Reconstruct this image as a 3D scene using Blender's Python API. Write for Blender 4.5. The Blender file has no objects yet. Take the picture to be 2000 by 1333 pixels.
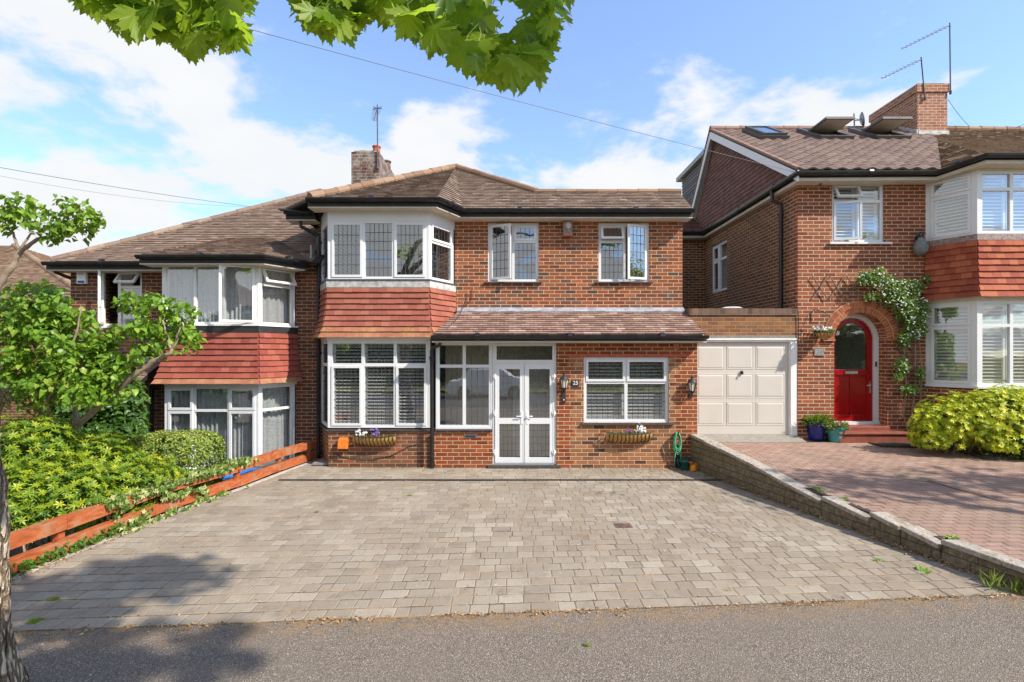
import bpy, math, random
from mathutils import Vector, Matrix, noise
random.seed(7)
R = math.radians
V = Vector
COL = bpy.context.scene.collection
# ------------------------------------------------------------------ measurements
F, HZ, CZ = 1000.0, 688.0, 2.23           # focal length in photo pixels, horizon row, camera height
def P(px, py, Y): return V(((px-1000)/F*Y, Y, CZ-(py-HZ)/F*Y))
def G(px, py, z=0.0):
    Y = (CZ-z)*F/(py-HZ); return V(((px-1000)/F*Y, Y, z))
def X_(px, Y): return (px-1000)/F*Y
def Z_(py, Y): return CZ-(py-HZ)/F*Y
def lerp(a, b, t): return a+(b-a)*t
# ------------------------------------------------------------------ materials
class NT:
    def __init__(s, name):
        s.m = bpy.data.materials.new(name); s.m.use_nodes = True
        s.t = s.m.node_tree; s.n = s.t.nodes; s.l = s.t.links
        s.b = s.n['Principled BSDF']; s.out = s.n['Material Output']
    def node(s, kind, **kw):
        nd = s.n.new('ShaderNode'+kind)
        for k, v in kw.items(): setattr(nd, k, v)
        return nd
    def put(s, sock, val):
        if hasattr(val, 'node'): s.l.new(val, sock)
        else:
            if isinstance(val, tuple) and len(val) == 3 and sock.type == 'RGBA': val = (*val, 1)
            sock.default_value = val
    def math(s, op, a, b=0.0, c=None, clamp=False):
        nd = s.node('Math', operation=op, use_clamp=clamp)
        s.put(nd.inputs[0], a); s.put(nd.inputs[1], b)
        if c is not None: s.put(nd.inputs[2], c)
        return nd.outputs[0]
    def uv(s): return s.node('TexCoord').outputs['UV']
    def obj(s): return s.node('TexCoord').outputs['Object']
    def pos(s): return s.node('NewGeometry').outputs['Position']
    def sep(s, v):
        nd = s.node('SeparateXYZ'); s.put(nd.inputs[0], v); return nd.outputs
    def comb(s, x, y, z=0.0):
        nd = s.node('CombineXYZ')
        for i, q in enumerate((x, y, z)): s.put(nd.inputs[i], q)
        return nd.outputs[0]
    def scale(s, v, sc):
        nd = s.node('VectorMath', operation='MULTIPLY'); s.put(nd.inputs[0], v); s.put(nd.inputs[1], sc); return nd.outputs[0]
    def noise(s, v, scale, detail=3, rough=.55, out='Fac', dist=0.0):
        nd = s.node('TexNoise'); s.put(nd.inputs['Vector'], v)
        nd.inputs['Scale'].default_value = scale; nd.inputs['Detail'].default_value = detail
        nd.inputs['Roughness'].default_value = rough; nd.inputs['Distortion'].default_value = dist
        return nd.outputs[out]
    def voro(s, v, scale, out='Distance', feature='F1'):
        nd = s.node('TexVoronoi', feature=feature); s.put(nd.inputs['Vector'], v)
        nd.inputs['Scale'].default_value = scale; return nd.outputs[out]
    def white(s, v):
        nd = s.node('TexWhiteNoise', noise_dimensions='3D'); s.put(nd.inputs['Vector'], v); return nd.outputs['Value']
    def ramp(s, fac, stops, interp='LINEAR'):
        nd = s.node('ValToRGB'); s.put(nd.inputs[0], fac); e = nd.color_ramp.elements
        nd.color_ramp.interpolation = interp
        while len(e) < len(stops): e.new(.5)
        for el, (p, c) in zip(e, stops):
            el.position = p; el.color = (*c, 1) if len(c) == 3 else c
        return nd.outputs[0]
    def step(s, v, a, b):
        nd = s.node('MapRange', interpolation_type='SMOOTHSTEP', clamp=True)
        s.put(nd.inputs[0], v); nd.inputs[1].default_value = a; nd.inputs[2].default_value = b
        return nd.outputs[0]
    def mix(s, f, a, b, mode='MIX'):
        nd = s.node('Mix', data_type='RGBA', blend_type=mode)
        s.put(nd.inputs['Factor'], f); s.put(nd.inputs[6], a); s.put(nd.inputs[7], b)
        return nd.outputs[2]
    def attr(s, nm='rnd'): return s.node('Attribute', attribute_name=nm).outputs['Fac']
    def bump(s, h, strength=.5, dist=.01):
        nd = s.node('Bump'); nd.inputs['Strength'].default_value = strength; nd.inputs['Distance'].default_value = dist
        s.put(nd.inputs['Height'], h); s.l.new(nd.outputs[0], s.b.inputs['Normal']); return nd
    def set(s, col=None, rough=None, spec=None, metal=None):
        if col is not None: s.put(s.b.inputs['Base Color'], col)
        if rough is not None: s.put(s.b.inputs['Roughness'], rough)
        if spec is not None: s.put(s.b.inputs['Specular IOR Level'], spec)
        if metal is not None: s.put(s.b.inputs['Metallic'], metal)
        return s.m
def plain(name, col, rough=.6, var=.12, scale=6, metal=0, spec=.5, bumpy=0):
    t = NT(name); n = t.noise(t.pos(), scale, 5, .6)
    c = t.mix(t.step(n, .3, .7), tuple(q*(1-var) for q in col), tuple(min(1, q*(1+var)) for q in col))
    if bumpy: t.bump(t.noise(t.pos(), scale*8, 4), .4, bumpy)
    return t.set(c, rough, spec, metal)
def brick(name, stops, mortar=(.50, .37, .22), w=.225, h=.075, m=.011, off=.5, grime=.25, patch=None, streak=None):
    t = NT(name); x, y, _ = t.sep(t.uv())
    row = t.math('FLOOR', t.math('DIVIDE', y, h))
    jit = t.math('MULTIPLY', t.white(t.comb(row, 3.3)), .06)
    cu = t.math('ADD', t.math('ADD', t.math('DIVIDE', x, w), t.math('MULTIPLY', row, off)), jit)
    col = t.math('FLOOR', cu)
    fu = t.math('MULTIPLY', t.math('FRACT', cu), w)
    fv = t.math('SUBTRACT', y, t.math('MULTIPLY', row, h))
    e = t.math('MINIMUM', t.math('MINIMUM', fu, t.math('SUBTRACT', w, fu)), t.math('MINIMUM', fv, t.math('SUBTRACT', h, fv)))
    e = t.math('ADD', e, t.math('MULTIPLY', t.math('SUBTRACT', t.noise(t.uv(), 45, 3), .5), .006))
    face = t.step(e, m*.32, m*.75)
    r = t.white(t.comb(col, row, 1.7)); r2 = t.white(t.comb(col, row, 8.1))
    c = t.ramp(r, stops)
    if patch:
        c2 = t.ramp(r, patch[1]); px, py, pz = t.sep(t.pos())
        wob = t.math('MULTIPLY', t.math('SUBTRACT', r2, .5), .16)
        xx = t.math('ADD', px, wob)
        k = t.math('MULTIPLY', t.step(xx, patch[0][0]-.02, patch[0][0]+.02), t.step(xx, patch[0][1]+.02, patch[0][1]-.02))
        k = t.math('MULTIPLY', k, t.step(pz, patch[0][2]+.01, patch[0][2]-.01))
        c = t.mix(k, c, c2)
    c = t.mix(t.math('MULTIPLY', r2, .35), c, tuple(q*.55 for q in stops[0][1]))
    fn = t.noise(t.uv(), 60, 4, .7)
    c = t.mix(t.math('MULTIPLY', t.step(fn, .45, .8), .3), c, (.09, .05, .04))
    mc = t.mix(t.noise(t.pos(), 9, 4), tuple(q*.72 for q in mortar), mortar)
    c = t.mix(face, mc, c)
    g = t.noise(t.scale(t.pos(), (1, 1, .5)), 1.4, 6, .65)
    c = t.mix(t.math('MULTIPLY', t.step(g, .40, .70), grime*1.25), c, (.12, .085, .06))
    if streak: c = t.mix(t.math('MULTIPLY', t.step(t.noise(t.scale(t.pos(), (1, 1, 1.3)), 5, 6, .7), .42, .62), streak[1]), c, streak[0])
    hgt = t.math('ADD', face, t.math('MULTIPLY', fn, .35))
    t.bump(hgt, .75, .007)
    return t.set(c, t.math('ADD', .78, t.math('MULTIPLY', r2, .15)), .25)
def tilemat(name, stops, moss=None, rough=.82, mscale=5, fine=.35, lichen=None):
    t = NT(name); r = t.attr()
    c = t.ramp(r, stops)
    n = t.noise(t.pos(), 38, 5, .7)
    c = t.mix(t.math('MULTIPLY', t.step(n, .4, .75), fine), c, tuple(q*.45 for q in stops[0][1]))
    if moss: c = t.mix(t.math('MULTIPLY', t.step(t.noise(t.pos(), mscale, 6, .7), .48, .7), moss[1]), c, moss[0])
    if lichen: c = t.mix(t.math('MULTIPLY', t.step(t.noise(t.pos(), 22, 5, .75), .57, .68), lichen[1]), c, lichen[0])
    t.bump(n, .5, .006)
    return t.set(c, rough, .3)
def leafmat(name, stops, trans=.45, rough=.45, veins=False):
    t = NT(name); r = t.attr(); c = t.ramp(r, stops)
    if veins:
        x, y, _ = t.sep(t.uv()); ang = t.math('ARCTAN2', x, y)
        rad = t.math('SQRT', t.math('ADD', t.math('MULTIPLY', x, x), t.math('MULTIPLY', y, y)))
        k = None
        for a in (0, .62, -.62, 1.35, -1.35):
            d = t.math('MULTIPLY', t.math('ABSOLUTE', t.math('SUBTRACT', ang, a)), rad)
            k = d if k is None else t.math('MINIMUM', k, d)
        c = t.mix(t.math('MULTIPLY', t.step(k, .022, .006), .5), c, (.32, .42, .12))
        c = t.mix(t.math('MULTIPLY', t.noise(t.uv(), 14, 3), .4), c, tuple(q*.6 for q in stops[0][1]))
    t.set(c, rough, .35)
    tr = t.node('BsdfTranslucent'); t.l.new(t.mix(.55, c, (.48, .66, .045) if veins else (.32, .44, .03)), tr.inputs[0])
    ms = t.node('MixShader'); ms.inputs[0].default_value = trans
    t.l.new(t.b.outputs[0], ms.inputs[1]); t.l.new(tr.outputs[0], ms.inputs[2]); t.l.new(ms.outputs[0], t.out.inputs[0])
    return t.m
M = {}
RED = [(0, (.20, .050, .022)), (.30, (.30, .080, .030)), (.62, (.38, .110, .040)), (.84, (.30, .085, .045)), (.93, (.17, .075, .055)), (1, (.12, .07, .06))]
M['brick_up'] = brick('brick_upper', [(0, (.135, .040, .022)), (.2, (.22, .058, .026)), (.5, (.31, .085, .034)), (.75, (.36, .115, .048)), (.9, (.17, .085, .065)), (1, (.065, .048, .042))], mortar=(.66, .50, .30), grime=.15)
M['brick_porch'] = brick('brick_porch', [(0, (.16, .036, .018)), (.35, (.26, .055, .022)), (.8, (.34, .085, .030)), (1, (.20, .07, .045))], mortar=(.68, .48, .25), grime=.12,
    patch=((1.13, 3.18, 2.13), [(0, (.30, .14, .07)), (.3, (.34, .135, .07)), (.55, (.39, .20, .10)), (.75, (.28, .095, .055)), (.88, (.22, .12, .075)), (.95, (.09, .045, .036)), (1, (.07, .04, .034))]))
M['brick_bay'] = brick('brick_bay', [(0, (.11, .045, .027)), (.35, (.19, .07, .038)), (.65, (.26, .095, .048)), (.85, (.33, .10, .045)), (1, (.085, .05, .038))], mortar=(.50, .37, .22), grime=.45)
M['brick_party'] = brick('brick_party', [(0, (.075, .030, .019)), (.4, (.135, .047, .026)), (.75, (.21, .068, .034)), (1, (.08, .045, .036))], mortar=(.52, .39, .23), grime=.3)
M['brick_left'] = brick('brick_left', [(0, (.09, .035, .023)), (.4, (.16, .052, .028)), (.75, (.24, .072, .036)), (1, (.085, .046, .038))], mortar=(.50, .38, .24), grime=.3)
M['brick_right'] = brick('brick_right', [(0, (.19, .050, .026)), (.5, (.28, .075, .036)), (.85, (.34, .105, .050)), (1, (.19, .06, .042))], mortar=(.68, .52, .32), grime=.12, m=.012)
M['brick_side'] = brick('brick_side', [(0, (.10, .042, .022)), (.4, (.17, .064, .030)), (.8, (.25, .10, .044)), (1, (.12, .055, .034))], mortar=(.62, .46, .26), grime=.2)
M['brick_garage'] = brick('brick_garage', [(0, (.17, .065, .03)), (.4, (.27, .10, .042)), (.8, (.34, .135, .052)), (1, (.19, .08, .045))], mortar=(.36, .28, .18), grime=.45, streak=((.33, .22, .06), .15))
M['brick_chim'] = brick('brick_chimney_old', [(0, (.06, .035, .03)), (.4, (.15, .06, .04)), (.75, (.24, .11, .07)), (1, (.06, .045, .04))], mortar=(.34, .30, .26), grime=.6, streak=((.44, .41, .36), .5))
M['brick_chimr'] = brick('brick_chimney', [(0, (.26, .08, .04)), (.5, (.36, .125, .06)), (1, (.26, .11, .075))], mortar=(.72, .58, .44), grime=.12, streak=((.40, .34, .27), .3))
M['brick_dark'] = brick('brick_coping', [(0, (.10, .06, .045)), (.5, (.18, .10, .07)), (1, (.24, .13, .09))], mortar=(.22, .18, .14), w=.11, h=.23, off=0, grime=.5)
M['voussoir'] = tilemat('arch_brick', [(0, (.28, .075, .032)), (.5, (.38, .11, .045)), (1, (.44, .15, .06))], fine=.2)
M['mortar'] = plain('mortar', (.56, .43, .27), .9, .15, 12)
M['tile_main'] = tilemat('roof_tile_main', [(0, (.155, .105, .078)), (.3, (.19, .132, .098)), (.7, (.215, .15, .112)), (.93, (.245, .175, .132)), (1, (.33, .26, .20))], moss=((.13, .10, .07), .35), lichen=((.42, .36, .28), .5), mscale=3.5)
M['tile_porch'] = tilemat('roof_tile_porch', [(0, (.22, .128, .10)), (.35, (.265, .16, .125)), (.8, (.31, .195, .155)), (1, (.44, .33, .26))], moss=((.16, .11, .08), .4), lichen=((.68, .60, .48), .55))
M['tile_left'] = tilemat('roof_tile_left', [(0, (.175, .115, .085)), (.4, (.205, .138, .102)), (.85, (.225, .155, .115)), (1, (.31, .23, .175))], moss=((.14, .10, .075), .4), lichen=((.56, .50, .40), .3))
M['tile_far'] = tilemat('roof_tile_far', [(0, (.19, .12, .075)), (.5, (.27, .18, .115)), (1, (.34, .23, .15))])
M['tile_brown'] = tilemat('roof_tile_brown', [(0, (.155, .105, .082)), (.5, (.195, .132, .102)), (1, (.235, .16, .122))], moss=((.15, .10, .08), .5), mscale=3, fine=.25)
M['tile_old'] = tilemat('roof_tile_mossy', [(0, (.17, .115, .075)), (.5, (.235, .16, .11)), (1, (.31, .22, .15))], moss=((.22, .17, .09), .4), lichen=((.42, .36, .25), .5))
M['hang_main'] = tilemat('hung_tile_main', [(0, (.255, .075, .050)), (.5, (.30, .095, .062)), (1, (.35, .125, .08))], moss=((.22, .09, .06), .35), mscale=2.5, fine=.2)
M['hang_moss'] = tilemat('hung_tile_mossy', [(0, (.28, .10, .060)), (.5, (.33, .13, .075)), (1, (.38, .17, .095))], moss=((.36, .25, .06), .75), mscale=9, fine=.3)
M['hang_left'] = tilemat('hung_tile_left', [(0, (.22, .050, .036)), (.5, (.27, .066, .045)), (1, (.32, .09, .06))], moss=((.30, .12, .06), .3), mscale=3, fine=.2)
M['hang_right'] = tilemat('hung_tile_right', [(0, (.24, .050, .027)), (.5, (.33, .080, .038)), (1, (.42, .125, .06))], moss=((.28, .09, .05), .35), mscale=3, fine=.25)
M['hang_gable'] = tilemat('hung_tile_gable', [(0, (.125, .06, .048)), (.5, (.16, .078, .06)), (1, (.20, .098, .076))], fine=.2)
M['slate'] = tilemat('slate', [(0, (.10, .10, .11)), (1, (.20, .20, .21))])
M['hip'] = tilemat('hip_tile', [(0, (0.204, 0.119, 0.072)), (.5, (0.264, 0.157, 0.098)), (1, (0.306, 0.196, 0.128))], moss=((.22, .17, .10), .5), mscale=8)
M['hip_brown'] = tilemat('ridge_tile_brown', [(0, (.22, .13, .10)), (1, (.32, .20, .15))])
M['upvc'] = plain('white_plastic', (.66, .665, .67), .35, .02, 3)
M['upvc_left'] = plain('white_plastic_aged', (.74, .73, .70), .4, .05, 5)
M['cream'] = plain('cream_paint', (.58, .52, .42), .6, .08, 6)
M['garage_paint'] = plain('garage_paint', (.54, .50, .44), .5, .03, 2)
M['black'] = plain('black_plastic', (.012, .012, .014), .32, .5, 8)
M['black_matt'] = plain('black_paint', (.022, .022, .024), .6, .4, 14)
M['lead'] = plain('lead_sheet', (.27, .29, .33), .5, .3, 7, bumpy=.006)
M['lead_pale'] = plain('lead_weathered', (.40, .40, .38), .7, .3, 10)
M['leading'] = plain('leading_strip', (.05, .05, .055), .5, .1)
M['sill'] = plain('dark_sill', (.055, .05, .05), .6, .3, 20)
M['shutter'] = plain('shutter_cream', (.66, .66, .64), .5, .02)
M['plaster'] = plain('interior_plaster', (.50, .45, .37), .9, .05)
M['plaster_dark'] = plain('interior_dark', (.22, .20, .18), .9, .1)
M['concrete'] = plain('concrete', (.235, .21, .175), .9, .15, 14, bumpy=.004)
M['kerb'] = plain('concrete_strip', (.40, .38, .34), .9, .2, 10, bumpy=.003)
M['terracotta'] = plain('terracotta', (.42, .15, .09), .75, .2, 14)
M['red_paint'] = plain('red_gloss', (.27, .004, .006), .22, .08, 3)
M['red_tile'] = plain('quarry_tile', (.22, .058, .034), .55, .2, 10)
M['red_trim'] = plain('red_lintel', (.42, .10, .05), .8, .2, 12)
M['metal'] = plain('galvanised', (.25, .25, .26), .45, .2, 10, metal=.8)
M['metal_rust'] = plain('rusty_pole', (.16, .10, .08), .7, .4, 14, metal=.3)
M['aerial'] = plain('aerial_metal', (.075, .07, .07), .6, .3, 14)
M['chrome'] = plain('chrome', (.6, .58, .52), .25, .1, metal=1)
M['white'] = plain('white_enamel', (.8, .8, .8), .4, .02)
M['blue'] = plain('blue_band', (.015, .07, .32), .5, .05)
M['orange'] = plain('orange_plastic', (.62, .16, .015), .45, .15, 20)
M['orange_can'] = plain('orange_can', (.72, .27, .02), .45, .1)
M['green_can'] = plain('green_plastic', (.008, .075, .060), .35, .2)
M['hose'] = plain('hose_green', (.10, .42, .22), .4, .15, 30)
M['blue_pot'] = plain('blue_glaze', (.012, .022, .17), .12, .3, 8)
M['teal_pot'] = plain('turquoise_glaze', (.06, .33, .36), .22, .2, 8)
M['soil'] = plain('soil', (.055, .038, .025), .95, .4, 20, bumpy=.02)
M['coir'] = plain('coir_liner', (.50, .28, .08), .95, .3, 40, bumpy=.004)
M['wood_grey'] = plain('trellis_wood', (.20, .15, .12), .85, .25, 20)
M['bag'] = plain('grey_bag', (.16, .17, .17), .45, .3, 18, bumpy=.01)
M['slate_sign'] = plain('slate_sign', (.22, .22, .22), .7, .3, 30)
M['black_bin'] = plain('bin_black', (.02, .02, .022), .45, .3)
M['blue_lid'] = plain('bin_lid_blue', (.02, .16, .50), .4, .1)
M['skylight_metal'] = plain('skylight_flashing', (.11, .105, .10), .5, .15, metal=.4)
M['skylight_wood'] = plain('skylight_underside', (.40, .35, .27), .6, .05)
M['wire'] = plain('wire', (.12, .12, .125), .6, .05)
M['wire_w'] = plain('wire_white', (.6, .58, .52), .6, .05)
M['lamp_glass'] = plain('lamp_glass', (.62, .58, .47), .2, .1, 20)
M['weathered'] = plain('weathered_box', (.24, .17, .15), .7, .4, 20)
M['twig'] = plain('twig_bark', (.27, .20, .14), .9, .25, 25)
M['litter'] = tilemat('dry_litter', [(0, (.16, .09, .04)), (.4, (.34, .18, .07)), (1, (.52, .36, .18))])
t = NT('glass'); gl = t.node('BsdfGlossy'); gl.inputs['Roughness'].default_value = .012; gl.inputs[0].default_value = (.95, .98, 1, 1)
tp = t.node('BsdfTransparent'); tp.inputs[0].default_value = (.92, .94, .93, 1)
fr = t.node('LayerWeight'); fr.inputs[0].default_value = .5; fz = t.math('MULTIPLY_ADD', t.math('POWER', fr.outputs['Facing'], 5.0), .72, .25)
bp = t.node('Bump'); bp.inputs['Strength'].default_value = .06; bp.inputs['Distance'].default_value = .02; t.l.new(t.noise(t.pos(), 2.2, 2), bp.inputs['Height']); t.l.new(bp.outputs[0], gl.inputs['Normal'])
ms = t.node('MixShader'); t.l.new(fz, ms.inputs[0]); t.l.new(tp.outputs[0], ms.inputs[1]); t.l.new(gl.outputs[0], ms.inputs[2]); t.l.new(ms.outputs[0], t.out.inputs[0])
M['glass'] = t.m
t = NT('curtain'); x, y, z = t.sep(t.uv())
lace = t.step(t.voro(t.scale(t.uv(), (1, 1, .8)), 85), .15, .7)
t.set(t.mix(lace, (.42, .44, .46), (.60, .61, .62)), .9, .1)
tr = t.node('BsdfTransparent'); ms = t.node('MixShader'); t.l.new(t.math('MULTIPLY_ADD', lace, -.24, .36), ms.inputs[0])
t.l.new(t.b.outputs[0], ms.inputs[1]); t.l.new(tr.outputs[0], ms.inputs[2]); t.l.new(ms.outputs[0], t.out.inputs[0]); M['net'] = t.m
M['curtain'] = plain('curtain_cloth', (.62, .62, .61), .9, .05)
# tarmac
t = NT('tarmac'); p = t.pos()
v1 = t.voro(p, 200, 'Color'); a, b_, c_ = t.sep(v1)
c = t.ramp(a, [(0, (0.087, 0.070, 0.054)), (.5, (0.162, 0.131, 0.106)), (.85, (0.261, 0.214, 0.171)), (1, (0.522, 0.435, 0.347))])
big = t.noise(p, 1.1, 5, .6)
c = t.mix(t.math('MULTIPLY', t.step(big, .4, .7), .45), c, (.20, .165, .125))
sx, sy, sz = t.sep(p)
edge = t.math('SUBTRACT', t.math('ADD', 4.364, t.math('MULTIPLY', sx, .0724)), sy)
near = t.math('MULTIPLY', t.step(edge, .42, .0), t.step(t.noise(p, 5, 6, .75), .40, .62))
c = t.mix(t.math('MULTIPLY', near, .75), c, t.mix(t.noise(p, 60, 3), (.16, .10, .05), (.40, .26, .14)))
crack = t.math('MULTIPLY', t.step(t.voro(t.comb(sx, t.math('ADD', sy, t.noise(p, 3, 4))), .45, feature='DISTANCE_TO_EDGE'), .008, .002), .5)
t.bump(t.math('ADD', t.voro(p, 110), t.noise(p, 220, 2)), .9, .007)
M['tarmac'] = t.set(c, .9, .25)
t = NT('road_tarmac'); M['road'] = t.set(t.mix(t.noise(t.pos(), 40, 5), (.06, .058, .055), (.12, .115, .11)), .9, .2)
def paving(name, stops, stain, sc, spots=True, joint=None):
    t = NT(name); p = t.pos(); c = t.ramp(t.attr(), stops)
    n = t.noise(p, 90, 5, .75)
    c = t.mix(t.math('MULTIPLY', t.step(n, .35, .75), .5), c, tuple(q*.5 for q in stops[0][1]))
    c = t.mix(t.math('MULTIPLY', t.step(t.noise(p, .9, 6, .62), .42, .68), .5), c, stain)
    c = t.mix(t.math('MULTIPLY', t.step(t.noise(p, 3.3, 6, .7), .5, .72), .45), c, tuple(q*.55 for q in stain))
    if spots:
        c = t.mix(t.math('MULTIPLY', t.step(t.noise(p, 16, 3, .6), .70, .74), .7), c, (.55, .53, .50))
        c = t.mix(t.math('MULTIPLY', t.step(t.voro(p, 3.1), .045, .02), .7), c, (.09, .07, .06))
        px_, py_, pz_ = t.sep(p)
        oil = t.math('ADD', t.math('POWER', t.math('MULTIPLY', t.math('SUBTRACT', px_, 1.5), 1.6), 2.0), t.math('POWER', t.math('MULTIPLY', t.math('SUBTRACT', py_, 8.05), 3.5), 2.0))
        c = t.mix(t.math('MULTIPLY', t.step(t.math('ADD', oil, t.math('MULTIPLY', t.noise(p, 9, 3), 2.2)), 1.35, 1.0), .55), c, (.10, .08, .065))
        trk = t.math('ADD', t.step(t.math('ABSOLUTE', t.math('SUBTRACT', px_, 1.75)), .24, .05), t.step(t.math('ABSOLUTE', t.math('SUBTRACT', px_, .25)), .24, .05))
        trk = t.math('ADD', trk, t.math('ADD', t.step(t.math('ABSOLUTE', t.math('SUBTRACT', px_, -1.15)), .22, .05), t.step(t.math('ABSOLUTE', t.math('SUBTRACT', px_, -2.65)), .22, .05)))
        c = t.mix(t.math('MULTIPLY', t.math('MULTIPLY', trk, t.step(t.noise(p, 1.6, 5, .6), .35, .7)), .28), c, (.17, .14, .11))
    t.bump(n, .6, .004)
    return t.set(c, .88, .25)
M['pave'] = paving('tumbled_block', [(0, (0.262, 0.220, 0.170)), (.35, (0.299, 0.253, 0.196)), (.75, (0.325, 0.277, 0.216)), (1, (0.376, 0.325, 0.257))], (.21, .16, .11), 1)
M['pave_red'] = paving('red_block', [(0, (0.297, 0.185, 0.140)), (.4, (0.325, 0.206, 0.157)), (.8, (0.352, 0.229, 0.176)), (1, (0.385, 0.264, 0.209))], (.20, .15, .105), 1, False)
t = NT('joint_sand'); p = t.pos()
M['joint'] = t.set(t.mix(t.step(t.noise(p, 2.6, 6, .75), .42, .62), t.mix(t.noise(p, 50, 3), (.075, .052, .036), (.15, .10, .065)), t.mix(t.noise(p, 70, 3), (.20, .12, .05), (.42, .27, .13))), .95, .1)
M['joint_dark'] = plain('joint_dark', (.045, .028, .02), .95, .3, 30)
t = NT('stone_wall'); p = t.uv(); v = t.voro(t.pos(), 16, 'Color'); a, b_, c_ = t.sep(v)
x, y, z = t.sep(p); row = t.math('FLOOR', t.math('DIVIDE', y, .11)); cu = t.math('ADD', t.math('DIVIDE', x, .33), t.math('MULTIPLY', t.white(t.comb(row, 2.0)), 1)); fx = t.math('FRACT', cu); fy = t.math('FRACT', t.math('DIVIDE', y, .11))
je = t.math('MINIMUM', t.math('MULTIPLY', t.math('MINIMUM', fx, t.math('SUBTRACT', 1, fx)), .33), t.math('MULTIPLY', t.math('MINIMUM', fy, t.math('SUBTRACT', 1, fy)), .11))
jn = t.step(t.math('ADD', je, t.math('MULTIPLY', t.math('SUBTRACT', t.noise(p, 25, 3), .5), .012)), .002, .009)
rn = t.noise(t.pos(), 22, 6, .8); c = t.ramp(rn, [(.25, (.10, .075, .045)), (.45, (.22, .17, .105)), (.6, (.36, .29, .19)), (.78, (.50, .43, .31))])
c = t.mix(t.math('MULTIPLY', t.white(t.comb(t.math('FLOOR', cu), row)), .4), c, (.20, .15, .09))
c = t.mix(t.math('MULTIPLY', t.step(t.noise(t.pos(), 2.2, 5, .7), .45, .7), .45), c, (.10, .075, .04))
c = t.mix(t.math('MULTIPLY_ADD', jn, .55, .45), (.10, .08, .05), c)
t.bump(t.math('ADD', t.math('MULTIPLY', rn, 1.2), t.math('MULTIPLY', jn, .6)), 1, .03); M['stone'] = t.set(c, .92, .2)
t = NT('coping_stone'); rn = t.noise(t.pos(), 26, 6, .75); c = t.ramp(rn, [(.3, (.16, .13, .10)), (.5, (.36, .31, .26)), (.7, (.50, .45, .38))])
c = t.mix(t.math('MULTIPLY', t.step(t.noise(t.pos(), 6, 5, .7), .5, .65), .5), c, (.15, .13, .06)); t.bump(rn, .8, .012); M['coping'] = t.set(c, .9, .2)
t = NT('maple_bark'); p = t.pos(); wp = t.node('VectorMath', operation='ADD'); t.l.new(t.scale(p, (1, 1, .20)), wp.inputs[0]); t.l.new(t.scale(t.noise(p, 9, 3, out='Color'), (.035, .035, .035)), wp.inputs[1]); q = wp.outputs[0]
cr = t.step(t.voro(q, 30, feature='DISTANCE_TO_EDGE'), .0, .28); fi_ = t.noise(t.scale(p, (1, 1, .35)), 60, 6, .75)
c = t.ramp(t.math('ADD', t.math('MULTIPLY', cr, .55), t.math('MULTIPLY', fi_, .5)), [(.18, (.12, .085, .055)), (.38, (.30, .225, .15)), (.60, (.50, .40, .29)), (.85, (.62, .53, .40))])
c = t.mix(t.math('MULTIPLY', t.step(t.noise(p, 5, 5, .7), .58, .7), .5), c, (.24, .22, .07)); t.bump(t.math('ADD', cr, t.math('MULTIPLY', fi_, .5)), 1, .035); M['bark'] = t.set(c, .92, .15)
t = NT('fence_paint'); p = t.pos(); rn = t.noise(t.scale(p, (6, 1, 6)), 5, 6, .7)
c = t.ramp(rn, [(.3, (.17, .04, .018)), (.5, (.36, .088, .026)), (.7, (.46, .145, .045))])
c = t.mix(t.math('MULTIPLY', t.step(t.noise(p, 4, 6, .75), .46, .64), .7), c, (.33, .20, .11)); t.bump(rn, .4, .005); M['fence'] = t.set(c, .7, .3)
t = NT('grass_ground'); p = t.pos(); M['grass'] = t.set(t.mix(t.noise(p, 3, 6, .7), t.mix(t.noise(p, 30, 3), (.06, .09, .02), (.14, .17, .04)), (.28, .22, .09)), .95, .1)
# foliage
M['leaf_maple'] = leafmat('maple_leaf', [(0, (.075, .16, .012)), (.35, (.14, .26, .016)), (.7, (.22, .36, .018)), (1, (.38, .52, .03))], .68, .42, True)
M['leaf_lilac'] = leafmat('lilac_leaf', [(0, (.06, .135, .016)), (.4, (.13, .255, .024)), (.8, (.20, .36, .035)), (1, (.34, .46, .06))], .45, .38)
M['leaf_choisya'] = leafmat('choisya_leaf', [(0, (0.049, 0.115, 0.011)), (.35, (0.123, 0.221, 0.015)), (.7, (0.279, 0.353, 0.018)), (1, (0.476, 0.476, 0.033))], .35, .4)
M['leaf_gold'] = leafmat('gold_choisya_leaf', [(0, (.10, .19, .014)), (.3, (.30, .40, .015)), (.65, (.58, .60, .02)), (1, (.80, .74, .08))], .35, .4)
M['leaf_box'] = leafmat('box_leaf', [(0, (.045, .085, .016)), (.4, (.13, .20, .03)), (.8, (.30, .36, .06)), (1, (.46, .48, .12))], .3, .5)
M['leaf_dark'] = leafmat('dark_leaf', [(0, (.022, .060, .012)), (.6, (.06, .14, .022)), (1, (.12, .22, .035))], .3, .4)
M['leaf_ivy'] = leafmat('ivy_leaf', [(0, (.05, .12, .02)), (.45, (.14, .24, .04)), (.75, (.38, .44, .14)), (1, (.60, .60, .32))], .25, .5)
M['leaf_vine'] = leafmat('vine_leaf', [(0, (.06, .14, .02)), (.6, (.15, .27, .035)), (1, (.26, .38, .06))], .35, .45)
M['leaf_grass'] = leafmat('weed_blade', [(0, (.08, .16, .02)), (.6, (.20, .33, .04)), (1, (.42, .42, .14))], .4, .5)
M['leaf_pink'] = leafmat('succulent_leaf', [(0, (.10, .20, .05)), (.6, (.22, .32, .09)), (1, (.46, .24, .17))], .2, .5)
M['petal'] = plain('petal_white', (.78, .76, .72), .6, .05)
M['petal_p'] = plain('petal_purple', (.20, .12, .34), .6, .2)
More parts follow.
